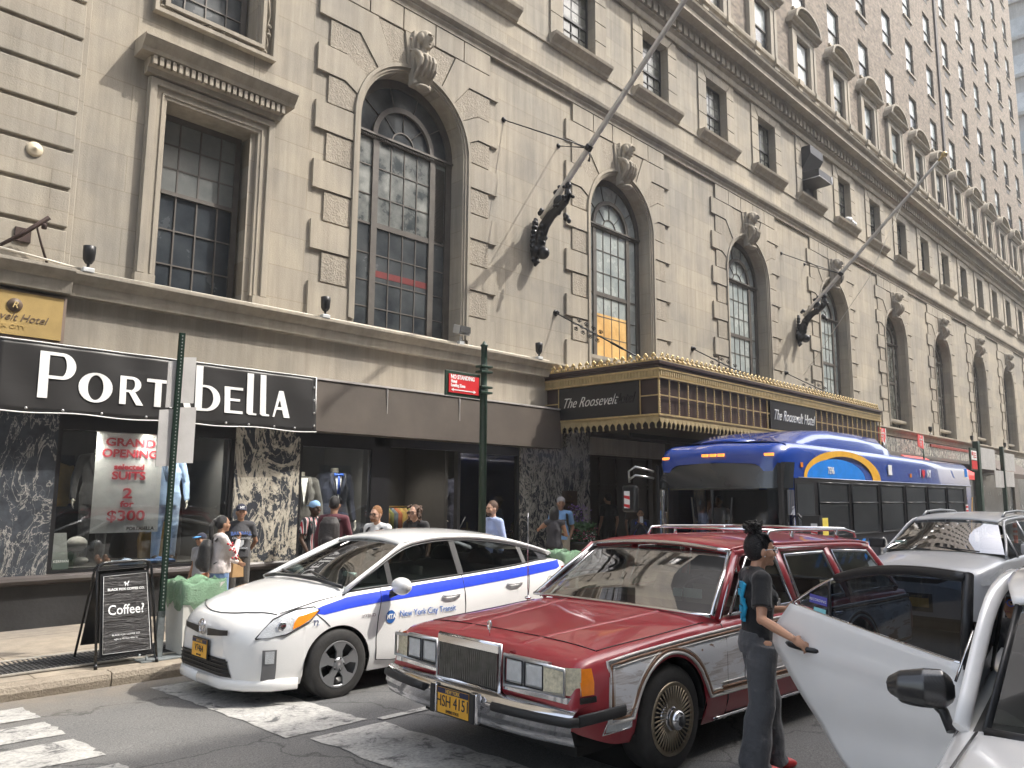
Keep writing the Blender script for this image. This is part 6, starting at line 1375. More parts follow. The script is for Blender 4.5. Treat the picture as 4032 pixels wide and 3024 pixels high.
# handles, fuel flap
for x,z in ((2.15,.83),(3.1,.89)):
    b=MB(c.M); b.path([c.P(x,z,.012),c.P(x+.08,z+.004,.035),c.P(x+.2,z+.012,.035),c.P(x+.25,z+.014,.012)],[(.012,.016)]*4,8,flat=(0,0,1)); b.build('door_handle',WP,c.T)
b=MB(c.M); b.path([c.P(3.85+.07*math.cos(a),.86+.075*math.sin(a),.002) for a in fr(0,2*pi,20)],.0035,5); b.build('fuel_flap',GREY,c.T)
# mirror
for sg in (-1,1):
    b=MB(c.M); b.ell((1.50,sg*1.0,.985),(.09,.125,.085),nu=14,nv=10); b.build('wing_mirror',WP,c.T); b=MB(c.M); b.path([(1.47,sg*.87,.90),(1.5,sg*.94,.92)],[(.05,.03),(.03,.02)],8); b.build('mirror_foot',BT,c.T)
# front details
def nx(c,y,z,off=.012):
    y=abs(y)
    if c.yw(0,z)>=y: return -off
    a,d=0,.6
    for _ in range(22):
        m_=(a+d)/2
        if c.yw(m_,z)<y: a=m_
        else: d=m_
    return a-off*.8
def nosepatch(c,pts,mt,name,off=.006): # pts rows of (x,z) grids mapped both sides
    out=[]
    for sg in (-1,1):
        b=MB(c.M); rows=[[(x,sg*(c.yw(x,z)+off),z) for x,z in r] for r in pts]; b.grid(rows); out.append(b.build(name,mt,c.T))
    return out
hl=nosepatch(c,[[(.16,.60),(.25,.605),(.38,.63),(.52,.68),(.62,.735),(.70,.80)],[(.20,.655),(.30,.67),(.42,.70),(.54,.74),(.63,.775),(.70,.805)],[(.26,.715),(.36,.745),(.47,.775),(.57,.80),(.65,.81),(.70,.81)],[(.30,.745),(.40,.79),(.5,.82),(.6,.835),(.66,.835),(.705,.815)]],LENS,'headlight',.010)
hl2=nosepatch(c,[[(.44,.665),(.52,.695),(.60,.735),(.68,.79)],[(.46,.72),(.54,.745),(.62,.775),(.69,.805)],[(.50,.765),(.58,.785),(.65,.80),(.695,.81)]],ORL,'indicator',.014)
for sg in (-1,1):
    b=MB(c.M); x,z=.36,.69; b.ell((x,sg*(c.yw(x,z)+.002),z),(.05,.02,.05)); b.build('headlight_bulb',CH,c.T)
    b=MB(c.M); P=[(.15,.595),(.38,.622),(.6,.72),(.705,.81),(.66,.842),(.5,.828),(.30,.755),(.15,.595)]; b.path([(x,sg*(c.yw(x,z)+.012),z) for x,z in P],.006,5); b.build('headlight_rim',BT,c.T)
for sg in (-1,1):
  b=MB(c.M); b.grid([[(nx(c,y,z0+(y-.1)*sl),sg*y,z0+(y-.1)*sl) for y in fr(.09,.44,8)] for z0,sl in ((.575,.10),(.60,.08),(.625,.05),(.64,.04))])
  b.build('upper_grille',BT,c.T)
b=MB(c.M); b.grid([[(nx(c,y,z),y,z) for y in fr(-.52+(z-.27)*.5,.52-(z-.27)*.5,16)] for z in (.26,.31,.36,.41)]); b.build('lower_grille',mat('grille_dark',(.012,.012,.012),.5),c.T)
b=MB(c.M)
for z in (.29,.325,.36,.39): b.path([(nx(c,y,z,.02),y,z) for y in fr(-.48,.48,14)],.006,5)
b.build('grille_slats',BT,c.T)
b=MB(c.M); 
for sg in (-1,1): b.path([(-.03,0,.20),(-.01,sg*.4,.20),(.10,sg*.62,.20),(.28,sg*.78,.20),(.5,sg*.84,.2)],[(.05,.02)]*5,8,flat=(0,0,1))
b.build('chin_spoiler',WP,c.T)
b=MB(c.M); b.lathe([(.055,.01),(.068,0),(.072,.006),(.06,.014)],(-.025,0,.645),24,axis='x'); b.path([(-.03,.035*math.cos(a),.645+.055*math.sin(a)) for a in fr(0,2*pi,16)],.006,5); b.path([(-.03,.06*math.cos(a),.665+.02*math.sin(a)) for a in fr(0,2*pi,16)],.005,5); b.path([(-.03,0,.60),(-.03,0,.69)],.006,5); b.build('badge',CH,c.T)
for sg in (-1,1):
    b=MB(c.M); rows=[[(x,sg*(c.yw(x,z)+.006),z) for x in (.20,.26,.31)] for z in (.24,.33,.42,.50)]; b.grid(rows); b.build('fog_lamp_bezel',GREY,c.T); b=MB(c.M); b.grid([[(x,sg*(c.yw(x,z)+.010),z) for x in (.22,.26,.29)] for z in (.385,.44,.49)]); b.build('fog_lamp',LENS,c.T)
plate(c,-.02,.455,[('NEW YORK',.060,.03,PT),('V7464',-.005,.085,PN),('NEW YORK',-.062,.022,PN)],.30)
TB=mat('transit_blue',(.03,.14,.45),.4); 
def sidetext(c,s_,x,z,sz,mt,name='lettering',sx=.85,par=None,bold=0):
    p=Vector(c.P(x,z,.007)); q=Vector(c.P(x+.3,z,.007)); u=Vector(c.P(x,z+.1,.007)); Mx=c.M@frame_M(p,q-p,u-p); return text(name,s_,sz,Mx,mt,par or c.T,.001,0,sx,bold=bold)
sidetext(c,'New York City Transit',1.95,.70,.085,TB,sx=.92); b=MB(c.M); n=24; C_=(1.475,.685); b.face([b.pt(c.P(C_[0]+.058*math.cos(2*pi*i/n),C_[1]+.062*math.sin(2*pi*i/n),.006)) for i in range(n)]); o=b.build('round_logo',TB,c.T); sidetext(c,'MTA',1.48,.685,.065,SW,par=o,sx=.8,bold=.002)
sidetext(c,'72',.66,.70,.07,mat('navy_number',(.02,.04,.15),.4)); sidetext(c,'HYBRID',1.22,.72,.04,CH,sx=1.1)
b=MB(c.M); b.path([(3.0,-.1,1.45),(3.12,-.1,1.62)],.006,5); b.build('aerial',BT,c.T)
b=MB(c.M); b.box(1.20,-.62,1.06,1.24,-.42,1.10); b.build('screen_sticker',mat('sticker_mint',(.5,.65,.58),.5),c.T)
for sg in (-1,1):
    b=MB(c.M); b.grid([[(x,sg*(c.yw(x,z)+.008),z) for x in (4.14,4.2,4.26)] for z in (.72,.82,.92,1.03)]); b.build('tail_lamp',REDL,c.T)
# ---- maroon wagon ----
c=Car('station_wagon','maroon station wagon with peeling white wood panelling and chrome bumper in the traffic lane',3.71,3.925,0.0,R(-2.6),R(.6),1.0,5.2,
  zs=[(0,.56),(.05,.70),(.1,.765),(.3,.80),(.8,.83),(1.5,.875),(2.5,.90),(4,.91),(4.85,.90),(5.1,.88),(5.2,.8)],
  zc=[(0,.60),(.05,.755),(.12,.81),(.5,.86),(1.0,.90),(1.5,.935),(2.5,.92),(5.0,.92),(5.2,.82)],
  w=[(0,.88),(.06,.90),(.2,.915),(.6,.925),(1.5,.935),(4,.935),(5.0,.92),(5.2,.88)],
  zb=[(0,.42),(.12,.36),(.45,.26),(1.4,.22),(3.4,.22),(4.6,.28),(5.05,.34),(5.2,.42)],wheels=[.93,3.80],ra=.385,tum=.055,fullness=.75)
c.rz=.335
c.body(RP,TANI,1.62,5.05,130); c.wells(); BRZ=mat('wire_wheel_bronze',(.30,.25,.18),.35,.7,.2,10)
wheel(c,.93,.335,.82,'wire',.2,BRZ); wheel(c,3.80,.335,.82,'wire',.2,BRZ)
# roof
b=MB(c.M); roofgrid(b,[(2.05,1.33,.67,.045),(2.25,1.362,.70,.055),(3,1.375,.72,.055),(4,1.37,.72,.055),(4.5,1.35,.715,.05),(4.65,1.33,.70,.04)]); b.build('roof',RP,c.T,solid=.03)
RTM=[(1.5,.90),(2.02,1.325),(2.2,1.345),(3,1.355),(4,1.35),(4.4,1.335),(4.5,1.32),(4.95,.93)]
def sidewin2(c,pts,mt,name,fmat,zt=1.36,wr=.725,fw=.017,both=True,off=0):
    for sg in ((-1,1) if both else (-1,)):
        b=MB(c.M); P=[(x,sg*(sy(c,x,z,zt,wr)+off),z) for x,z in pts]; b.poly(P); o=b.build(name,mt,c.T)
        if fmat:
            b=MB(c.M); Q=[(x,sg*(sy(c,x,z,zt,wr)+.008+off),z) for x,z in pts]; b.path(Q,fw,6,closed=True); b.build('window_trim',fmat,o)
sidewin2(c,[(1.72,.92),(2.66,.93),(2.62,1.30),(2.17,1.30)],CG,'side_window',CH); sidewin2(c,[(2.80,.93),(3.62,.94),(3.50,1.31),(2.78,1.30)],CG,'side_window',CH); sidewin2(c,[(3.80,.94),(4.78,.94),(4.42,1.29),(3.68,1.31)],CG,'cargo_window',CH)
for sg in (-1,1):
    b=MB(c.M); 
    for (x0,z0),(x1,z1),w_ in (((1.56,.90),(2.06,1.34),.04),((2.72,.91),(2.70,1.34),.05),((3.71,.92),(3.6,1.34),.05),((4.85,.92),(4.5,1.33),.05)):
        b.path([(x0,sg*(sy(c,x0,z0,1.36,.725)-.0),z0),((x0+x1)/2,sg*(sy(c,(x0+x1)/2,(z0+z1)/2,1.36,.725)+.004),(z0+z1)/2),(x1,sg*(sy(c,x1,z1,1.36,.725)),z1)],[(w_,.018)]*3,8,flat=(1,0,0))
    b.path([(x,sg*(sy(c,x,ip(RTM,x),1.36,.725)),ip(RTM,x)) for x in fr(2.03,4.5,16)],[(.03,.02)]*17,8,flat=(0,0,1)); b.build('pillars',RP,c.T)
    b=MB(c.M); b.path([(1.55,sg*(sy(c,1.55,.9,1.36,.725)+.025),.9),(2.06,sg*.735,1.345),(2.3,sg*.74,1.365),(4.48,sg*.735,1.35)],.010,6); b.build('drip_rail',CH,c.T)
b=MB(c.M); b.patch((1.50,-.86,.93),(1.50,.86,.93),(2.06,.68,1.335),(2.06,-.68,1.335),14,6,.07,nrm=(-.6,0,.5)); b.build('windscreen',CG,c.T)
b=MB(c.M); 
for sg in (-1,1): b.path([(1.48,sg*.88,.925),(1.75,sg*.79,1.135),(2.05,sg*.695,1.345)],[(.022,.018)]*3,6)
b.path([(2.045,y,1.352+.045*(1-(y/.7)**2)) for y in fr(-.7,.7,12)],.016,6); b.path([(1.455-.03*(1-(y/.88)**2),y,.93+.012*(1-(y/.88)**2)) for y in fr(-.88,.88,12)],.014,6); b.build('screen_surround',CH,c.T)
b=MB(c.M); b.patch((4.9,-.66,.95),(4.9,.66,.95),(4.63,.62,1.32),(4.63,-.62,1.32),4,4,.02); b.build('rear_window',CG,c.T)
b=MB(c.M); seat(b,2.75,-.4,.6,.55); seat(b,2.75,.4,.6,.55); b.box(1.6,-.8,.80,2.0,.8,.935); b.box(3.5,-.65,.6,3.65,.65,1.05); b.build('interior',mat('maroon_interior',(.08,.03,.03),.7),c.T)
b=MB(c.M); b.path([(2.05+.05*math.cos(a),-.42+.17*math.sin(a),1.0+.14*math.cos(a)) for a in fr(0,2*pi,20)],.014,6); b.build('steering_wheel',mat('wheel_maroon',(.06,.02,.02),.5),c.T)
b=MB(c.M); b.path([(2.2,-.02,1.28),(2.2,.02,1.28)],[(.03,.05)]*2,8,flat=(0,0,1)); b.build('inner_mirror',BT,c.T)
# front end
b=MB(c.M); b.box(-.03,-.29,.54,.0,.29,.80); b.build('grille_back',mat('grille_backing',(.03,.03,.03),.5),c.T)  # near-black backing behind the grille bars
b=MB(c.M); fr4=[(-.045,-.31,.53),(-.045,.31,.53),(-.03,.31,.81),(-.03,-.31,.81)]; b.path(fr4,.016,6,closed=True); b.box(-.052,-.305,.765,-.02,.305,.81); b.build('grille_surround',CH,c.T)
b=MB(c.M)
for y in fr(-.285,.285,30): b.box(-.05,y-.003,.545,-.03,y+.005,.768)
b.build('grille_bars',mat('grille_chrome',(.22,.22,.22),.3,.8,.2,20),c.T)
for sg in (-1,1):
    b=MB(c.M); b.path([(-.03,sg*.34,.585),(-.03,sg*.34,.765),(-.02,sg*.84,.745),(-.02,sg*.84,.60)],.012,6,closed=True); b.box(-.012,min(sg*.34,sg*.70),.585,.02,max(sg*.34,sg*.70),.765); b.build('headlamp_surround',mat('lamp_silver',(.5,.51,.52),.3,.8),c.T)
    for y in (.425,.60):
        b=MB(c.M); b.box(-.03,sg*y-.072,.612,-.005,sg*y+.072,.742); o=b.build('headlight',LENS,c.T,bevel=.01); b=MB(c.M); b.path([(-.032,sg*y-.075,.607),(-.032,sg*y+.075,.607),(-.032,sg*y+.075,.748),(-.032,sg*y-.075,.748)],.005,5,closed=True); b.build('rim',BT,o)
    b=MB(c.M); b.grid([[(x,sg*y,z) for x,y in ((-.03,.68),(-.018,.77),(.01,.85),(.06,.90))] for z in (.60,.66,.72,.755)]); b.build('corner_lamp',mat('corner_lens',(.75,.68,.5),.12,.2,.3,40,.4),c.T); b=MB(c.M); b.grid([[(x,sg*(c.yw(x,z)+.012),z) for x in (.055,.10,.15)] for z in (.60,.67,.745)]); b.build('side_indicator',ORL,c.T)
    b=MB(c.M); b.grid([[(-.025 if y<.7 else (-.01 if y<.9 else .06),sg*y,z) for y in (.33,.5,.7,.84,.905)]+[(.17,sg*.925,z)] for z in (.555,.59)]); b.build('lower_lamp_trim',CH,c.T)
    b=MB(c.M); b.grid([[(x,sg*(c.yw(x,z)+.008),z) for x in (.27,.40,.50)] for z in (.36,.42,.46)]); b.build('side_marker',LENS,c.T); b=MB(c.M); b.path([(x,sg*(c.yw(x,z)+.01),z) for x,z in ((.25,.35),(.47,.36),(.53,.465),(.29,.46))],.006,5,closed=True); b.build('marker_rim',CH,c.T)
b=MB(c.M); rows=[]   # bumper
for x_,z in ((.02,.54),(-.09,.525),(-.12,.50),(-.135,.412),(-.13,.42),(-.11,.36),(-.10,.335),(.0,.32)): rows.append([(x_+(.10*(abs(y)/.95)**3),y*(1.0),z) for y in fr(-.915,.915,20)])
b.grid(rows); b.build('bumper',CH,c.T)
b=MB(c.M)
for sg in (-1,1): 
    P=[(-.135+.10*(y/.95)**3,sg*y,.47) for y in (.34,.5,.7,.83,.9)]+[(.0,sg*.935,.47)]; b.path(P,[(.028,.02)]*len(P),8,flat=(0,0,1)); b.build('bumper_rub_strip',RUB,c.T); b=MB(c.M)
for sg in (-1,1):
    b2=MB(c.M); P=[(.0,sg*.935,.475),(.2,sg*.94,.475),(.42,sg*.94,.475)]; b2.path(P,[(.034,.012)]*3,8,flat=(0,0,1)); b2.build('side_rub_strip',RUB,c.T)
for sg in (-1,1):
    b=MB(c.M); b.box(-.165,sg*.20-.035,.34,-.12,sg*.20+.035,.525); b.build('overrider',CH,c.T,bevel=.012); b=MB(c.M); b.box(-.172,sg*.20-.02,.345,-.165,sg*.20+.02,.52); b.build('overrider_pad',RUB,c.T)
plate(c,-.145,.43,[('NEW YORK',.060,.034,PT),('HSH 4151',-.004,.10,PN),('EMPIRE STATE',-.062,.026,PN)],.31)
sidetext(c,'MERCURY',.30,.476,.04,mat('badge_grey',(.5,.5,.5),.4,.6))
b=MB(c.M); b.path([(.16,0,.80),(.155,0,.815)],[.02,.014],10); b.path([(.15,0,.81),(.145,0,.86)],.004,6); b.path([(.145,.018*math.cos(a),.885+.03*math.sin(a)) for a in fr(0,2*pi,14)],.005,5); b.box(.142,-.006,.86,.148,.006,.92); b.build('bonnet_ornament',CH,c.T)
for y in (-.31,.31):
    b=MB(c.M); b.path([(x,y*(1+.35*x),ip(c.zs,x)+(ip(c.zc,x)-ip(c.zs,x))*.9-.004) for x in fr(.06,1.4,14)],[(.03,.010)]*15,8,flat=(0,1,0)); b.build('bonnet_crease',RP,c.T)
b=MB(c.M); 
zt_=lambda x,y: c.top(x,y)+.002
b.path([(.30,y,zt_(.30,y)) for y in fr(-.80,.80,12)],.004,5)
for sg in (-1,1): b.path([(x,sg*(.80+.03*x),zt_(x,.8+.03*x)) for x in fr(.30,1.42,12)],.004,5)
b.build('bonnet_gap',BT,c.T)
def woodmat():
    m=bpy.data.materials.new('peeling_woodgrain'); m.use_nodes=True; t=m.node_tree; b=t.nodes['Principled BSDF']; L=t.links.new; b.inputs['Roughness'].default_value=.5
    tc=nd(t,'ShaderNodeTexCoord'); mp=nd(t,'ShaderNodeMapping'); mp.inputs['Scale'].default_value=(.9,1,22); L(tc.outputs['Object'],mp.inputs[0]); n=nd(t,'ShaderNodeTexNoise',Scale=3,Detail=10,Roughness=.75); L(mp.outputs[0],n.inputs['Vector'])
    r=ramp(t,[(.30,(.20,.15,.13)),(.40,(.42,.39,.38)),(.55,(.62,.61,.62))]); L(n.outputs[0],r.inputs[0])
    mp2=nd(t,'ShaderNodeMapping'); mp2.inputs['Scale'].default_value=(1.2,1,4.5); L(tc.outputs['Object'],mp2.inputs[0]); n2=nd(t,'ShaderNodeTexNoise',Scale=1.6,Detail=7,Roughness=.6,Distortion=.8); L(mp2.outputs[0],n2.inputs['Vector'])
    r2=ramp(t,[(.47,(0,0,0)),(.49,(1,1,1))]); L(n2.outputs[0],r2.inputs[0]); mx=nd(t,'ShaderNodeMix',data_type='RGBA'); L(r2.outputs[0],mx.inputs[0]); L(r.outputs[0],mx.inputs[6]); mx.inputs[7].default_value=(.66,.67,.70,1)
    r3=ramp(t,[(.62,(0,0,0)),(.64,(1,1,1))]); L(n2.outputs[0],r3.inputs[0]); m3=nd(t,'ShaderNodeMix',data_type='RGBA'); L(r3.outputs[0],m3.inputs[0]); L(mx.outputs[2],m3.inputs[6]); m3.inputs[7].default_value=(.22,.13,.09,1)
    L(m3.outputs[2],b.inputs['Base Color']); bp=nd(t,'ShaderNodeBump',Strength=.4,Distance=.01); L(n2.outputs[0],bp.inputs['Height']); L(bp.outputs[0],b.inputs['Normal']); return m
WDM=woodmat()
def archz(x,xw,r): 
    d=abs(x-xw); return c.rz+math.sqrt(r*r-d*d) if d<r else 0
pts=[]
for x in fr(.30,5.05,150):
    lo=.40 if x<1.4 else .42; z=max(lo if x<.75 else (.42 if x<3.4 else .42),archz(x,.93,.412),archz(x,3.80,.412)); top=ip([(.34,.765),(.6,.785),(1.5,.83),(2.5,.85),(5.3,.85)],x); pts.append((x,min(z,top-.01),top))
c.decal(pts,WDM,'wood_panel',.004,6)
TRW=mat('trim_white',(.62,.60,.57),.3,.3); TRT=mat('trim_tan',(.22,.12,.07),.5)
def trimline(o,mt,name,r,off):
    tp=[(x,ip([(.34,.765),(.6,.785),(1.5,.83),(2.5,.85),(5.3,.85)],x)-o) for x in fr(.30+o,5.05-o,50)]
    lo=[(x,max(.41+o,archz(x,.93,.412+o),archz(x,3.80,.412+o))) for x in fr(5.05-o,.30+o,90)]
    b=MB(c.M); b.path([c.P(x,z,off) for x,z in tp+lo],r,5,closed=True); b.build(name,mt,c.T)
trimline(0,TRW,'panel_trim',.011,.008); trimline(.022,TRT,'panel_trim_tan',.011,.006); trimline(.04,TRW,'panel_trim_inner',.005,.008)
for z,x0,x1,mt_,r_ in ((.425,1.5,3.45,TRW,.008),(.455,1.5,3.45,TRT,.01),(.485,1.5,3.45,TRW,.006),(.245,1.42,3.5,CH,.014)): c.line([(x0,z),(x1,z)],r_,mt_,'side_strip',.01,20)
for P_ in ([(1.58,.26),(1.58,.87)],[(2.74,.25),(2.74,.90)],[(3.52,.45),(3.66,.6),(3.7,.90)],[(1.58,.26),(3.45,.25)]): c.line(P_,.0045)
for x in (2.35,3.3):
    b=MB(c.M); b.path([c.P(x,.80,.012),c.P(x+.1,.80,.025),c.P(x+.2,.80,.012)],[(.018,.01)]*3,8,flat=(0,0,1)); b.build('door_handle',CH,c.T)
b=MB(c.M); b.box(1.78,-.60,1.0,1.79,-.44,1.07); b.box(1.78,-.42,1.0,1.79,-.34,1.06); b.build('inspection_sticker',mat('sticker_pale',(.55,.68,.6),.5),c.T)
# roof rack
b=MB(c.M)
for sg in (-1,1): 
    b.path([(2.75,sg*.62,1.425),(2.8,sg*.62,1.49),(3.0,sg*.62,1.50),(4.3,sg*.62,1.49),(4.5,sg*.62,1.46),(4.52,sg*.62,1.41)],.013,8)
    for x in (3.2,4.1): b.path([(x,sg*.62,1.40),(x,sg*.62,1.49)],.018,6)
for x in (2.95,4.3): b.path([(x,-.62,1.495),(x,.62,1.495)],.015,8)
for y in fr(-.45,.45,5): b.path([(3.0,y,1.432-.06*y*y),(4.4,y,1.428-.06*y*y)],[(.012,.004)]*2,6,flat=(0,1,0))
b.build('roof_rack',CH,c.T)
b=MB(c.M); b.path([(1.36,.86,.90),(1.36,.87,1.5),(1.37,.88,1.62)],[.006,.003,.002],6); b.ell((1.36,.86,.90),(.03,.03,.015)); b.build('aerial',CH,c.T)
for sg in (-1,1):
    b=MB(c.M); b.box(1.98,sg*1.02-.09,.93,2.06,sg*1.02+.09,1.04); b.build('wing_mirror',CH,c.T,bevel=.02)
# ---- silver suv ----
c=Car('suv','silver sport utility vehicle with roof rails waiting behind the maroon wagon',11.77,3.65,gz(12,3.8)-.03,R(-1.5),0,1.0,4.5,
  zs=[(0,.66),(.08,.82),(.2,.90),(.6,.97),(1.1,1.02),(2.5,1.08),(4,1.14),(4.4,1.1),(4.5,.9)],
  zc=[(0,.72),(.06,.88),(.15,.96),(.5,1.04),(1.1,1.11),(2.5,1.1),(4.4,1.12),(4.5,.92)],
  w=[(0,.60),(.05,.72),(.12,.79),(.3,.86),(.7,.915),(2.5,.92),(4.1,.90),(4.5,.75)],
  zb=[(0,.30),(.4,.24),(1.2,.24),(3.2,.24),(4.5,.34)],wheels=[.95,3.6],ra=.39,tum=.09)
c.rz=.36; c.body(SV,INT,1.15,4.3,90); c.wells(); wheel(c,.95,.36,.82,'ten',.22); wheel(c,3.6,.36,.82,'ten',.22)
b=MB(c.M); roofgrid(b,[(1.82,1.515,.58,.04),(2.1,1.57,.60,.05),(2.8,1.60,.61,.05),(3.6,1.59,.60,.05),(4.2,1.54,.58,.04)]); b.build('roof',SV,c.T,solid=.02)
RS=[(1.12,1.06),(1.5,1.28),(1.82,1.5),(2.2,1.55),(3,1.57),(3.7,1.53),(4.2,1.3)]
sidewin(c,1.25,1.62,RS,.04,CGD,zt=1.57,wr=.62); sidewin(c,1.68,2.55,RS,.04,CGD,zt=1.57,wr=.62); sidewin(c,2.62,3.5,RS,.04,CGD,zt=1.57,wr=.62); sidewin(c,3.56,4.1,RS,.04,CGD,zt=1.57,wr=.62)
for sg in (-1,1):
    b=MB(c.M); b.path([(x,sg*(sy(c,x,ip(RS,x),1.57,.62)),ip(RS,x)) for x in fr(1.12,4.2,20)],[(.035,.02)]*21,8,flat=(0,0,1)); 
    for x in (1.65,2.585,3.53): b.path([(x,sg*(sy(c,x,ip(c.zs,x),1.57,.62)+.004),ip(c.zs,x)),(x,sg*(sy(c,x,ip(RS,x)-.02,1.57,.62)+.004),ip(RS,x)-.02)],[(.035,.012)]*2,6,flat=(1,0,0))
    b.build('roof_rail_pillar',SV,c.T)
    b=MB(c.M); b.path([(2.15,sg*.56,1.60),(2.3,sg*.56,1.665),(3.0,sg*.56,1.69),(3.7,sg*.55,1.665),(3.95,sg*.55,1.60)],[(.02,.016)]*5,8); b.build('roof_bar',ALU,c.T)
    b=MB(c.M); b.box(1.42,sg*1.05-.12,1.10,1.52,sg*1.05+.12,1.25); b.build('wing_mirror',BT if sg>0 else SV,c.T,bevel=.03)
b=MB(c.M); b.patch((1.14,-.80,1.10),(1.14,.80,1.10),(1.84,.57,1.52),(1.84,-.57,1.52),14,6,.09,nrm=(-.5,0,.6)); b.build('windscreen',CG,c.T)
b=MB(c.M); b.path([(1.1,-.5,1.13),(1.18,.1,1.17)],.01,5); b.path([(1.1,.15,1.13),(1.2,.65,1.13)],.01,5); b.build('wiper',BT,c.T)
b=MB(c.M); seat(b,2.3,-.38,.8,.55); seat(b,2.3,.38,.8,.55); b.box(1.25,-.75,1.0,1.55,.75,1.1); b.build('interior',INT,c.T)
nosepatch(c,[[(.10,.74),(.2,.75),(.4,.80),(.6,.86),(.74,.93)],[(.10,.80),(.2,.82),(.4,.88),(.6,.93),(.75,.955)]],LENS,'headlight',.01)
b=MB(c.M); b.grid([[(-.01+.1*(abs(y)/.6)**2,y,z) for y in fr(-.56,.56,10)] for z in (.74,.80)]); b.build('upper_grille',BT,c.T)
b=MB(c.M); b.grid([[(-.01+.1*(abs(y)/.6)**2,y,z) for y in fr(-.5,.5,10)] for z in (.36,.6)]); b.build('lower_grille',BT,c.T); b=MB(c.M); b.path([(-.02+.1*(abs(y)/.6)**2,y,.81) for y in fr(-.58,.58,10)],.012,6); b.build('chrome_strip',CH,c.T)
plate(c,-.02,.5,[('NEW YORK',.060,.034,PT)],.3)
b=MB(c.M); b.box(1.3,.55,1.17,1.32,.72,1.23); b.build('screen_sticker',mat('sticker_mint',(.5,.65,.58),.5),c.T)
# ---- bus ----
T=thing('city_bus','dark blue city bus with yellow and light blue arc waiting at the marquee','bus',(12,6.6,-.1)); 
X0,X1,ya,yb,zg=11.95,22.6,5.55,8.0,-.2
BM_=Matrix.Identity(4)
def bsec(x):
    t=min(max((x-X0)/.45,0),1); k=math.sqrt(max(1-(1-t)**2,0)); return k
b=MB(); rows=[]
def buscol(x,inset,ztop): 
    y0,y1=ya+inset,yb-inset; r=.22
    P=[(y0,zg+.3),(y0,2.1),(y0+.03,ztop-r)]
    P+= [(y0+.03+r*(1-math.cos(a)),ztop-r+r*math.sin(a)) for a in fr(.2,pi/2,4)]
    P+= [((y0+y1)/2,ztop+.03)]
    P+= [(y1-.03-r*(1-math.cos(a)),ztop-r+r*math.sin(a)) for a in fr(pi/2,.2,4)]
    P+= [(y1-.03,ztop-r),(y1,2.1),(y1,zg+.3)]
    return [(x,y,z) for y,z in P]
for x,ins,zt in ((X0,.30,2.30),(X0+.03,.18,2.42),(X0+.09,.09,2.52),(X0+.2,.03,2.60),(X0+.4,.0,2.66),(X0+.9,0,2.70),(16.9,0,2.68),(19,0,2.66),(X1-.15,0,2.64),(X1-.03,.04,2.56),(X1,.1,2.3)): rows.append(buscol(x,ins,zt))
b.grid(rows); b.face([b.pt(p) for p in rows[-1]]); nf=len(rows[0])-1
for i_ in range(4*nf):
    if i_%nf in (0,1,2,nf-3,nf-2,nf-1) and i_//nf<3: b.mi[i_]=1 if i_%nf in (0,nf-1) else b.mi[i_]
b.build('body',[BP,BT],T)
b=MB(); b.poly([(X0+.02,ya+.28,-.1),(X0+.02,yb-.28,-.1),(X0+.02,yb-.3,1.1),(X0+.02,ya+.3,1.1)]); b.build('front_panel',mat('bus_black',(.015,.015,.02),.3),T)
# roof fairing
b=MB(); rows=[]
for x,h in ((12.3,0),(12.7,.03),(13.1,.12),(13.6,.24),(14.2,.30),(15.5,.31),(16.7,.29),(17.0,.20),(17.2,.02)):
    rows.append([(x,ya+.10,2.55),(x,ya+.12,2.62+h*.6),(x,ya+.25,2.66+h),(x,ya+.7,2.69+h),(x,yb-.7,2.69+h),(x,yb-.25,2.66+h),(x,yb-.1,2.55)])
b.grid(rows); b.build('roof_fairing',BP,T)
b=MB(); b.path([(12.35,6.9,2.66),(12.6,6.9,2.70),(13.2,6.9,2.72),(13.6,6.9,2.68)],[(.4,.06),(.5,.09),(.5,.10),(.4,.06)],14,flat=(0,1,0)); b.build('roof_hatch',BP,T)
WH=mat('bus_white_highlight',(.7,.72,.8),.3); b=MB(); b.path([(X0+.5,ya-.004,2.08),(X1-.1,ya-.004,2.08)],.01,5); b.build('highlight_line',mat('highlight_grey',(.25,.27,.35),.4,.3),T)  # pale strip drawn in as the highlight along the bus side
# side window band
b=MB(); b.box(X0+.35,ya-.006,1.05,X1-.55,ya+.01,2.07); b.build('window_band',BT,T)
BG=wglass('bus_glass',(.015,.018,.022),(.03,.035,.04),.02,.6,1.0)
xw=[(12.35,13.0)]+[(13.2+1.45*i,13.2+1.45*i+1.25) for i in range(6)]
for i,(a,d) in enumerate(xw):
    if i==0:
        b=MB(); b.box(a,ya-.012,.9,d,ya,1.98); b.build('drivers_window',BG,T); continue
    d=min(d,X1-.65)
    b=MB(); b.box(a,ya-.012,1.15,d,ya-.006,1.66); o=b.build('side_window',BG,T,bevel=.004); b=MB(); b.box(a,ya-.012,1.69,d,ya-.006,1.98); b.build('upper_vent_pane',BG,o); b=MB(); b.path([(a-.02,ya-.016,1.12),(d+.02,ya-.016,1.12),(d+.02,ya-.016,2.01),(a-.02,ya-.016,2.01)],.014,6,closed=True); b.path([(a,ya-.016,1.675),(d,ya-.016,1.675)],.012,6); b.build('window_frame',mat('bus_frame',(.03,.03,.033),.3),o)
b=MB(); b.box(X0+.1,ya-.005,zg+.3,X1-.1,ya+.01,1.05); b.build('lower_skirt',mat('skirt_black',(.02,.02,.028),.3),T)
YEL=mat('arc_yellow',(.78,.42,.04),.35); LBL=mat('arc_light_blue',(.01,.22,.75),.35)
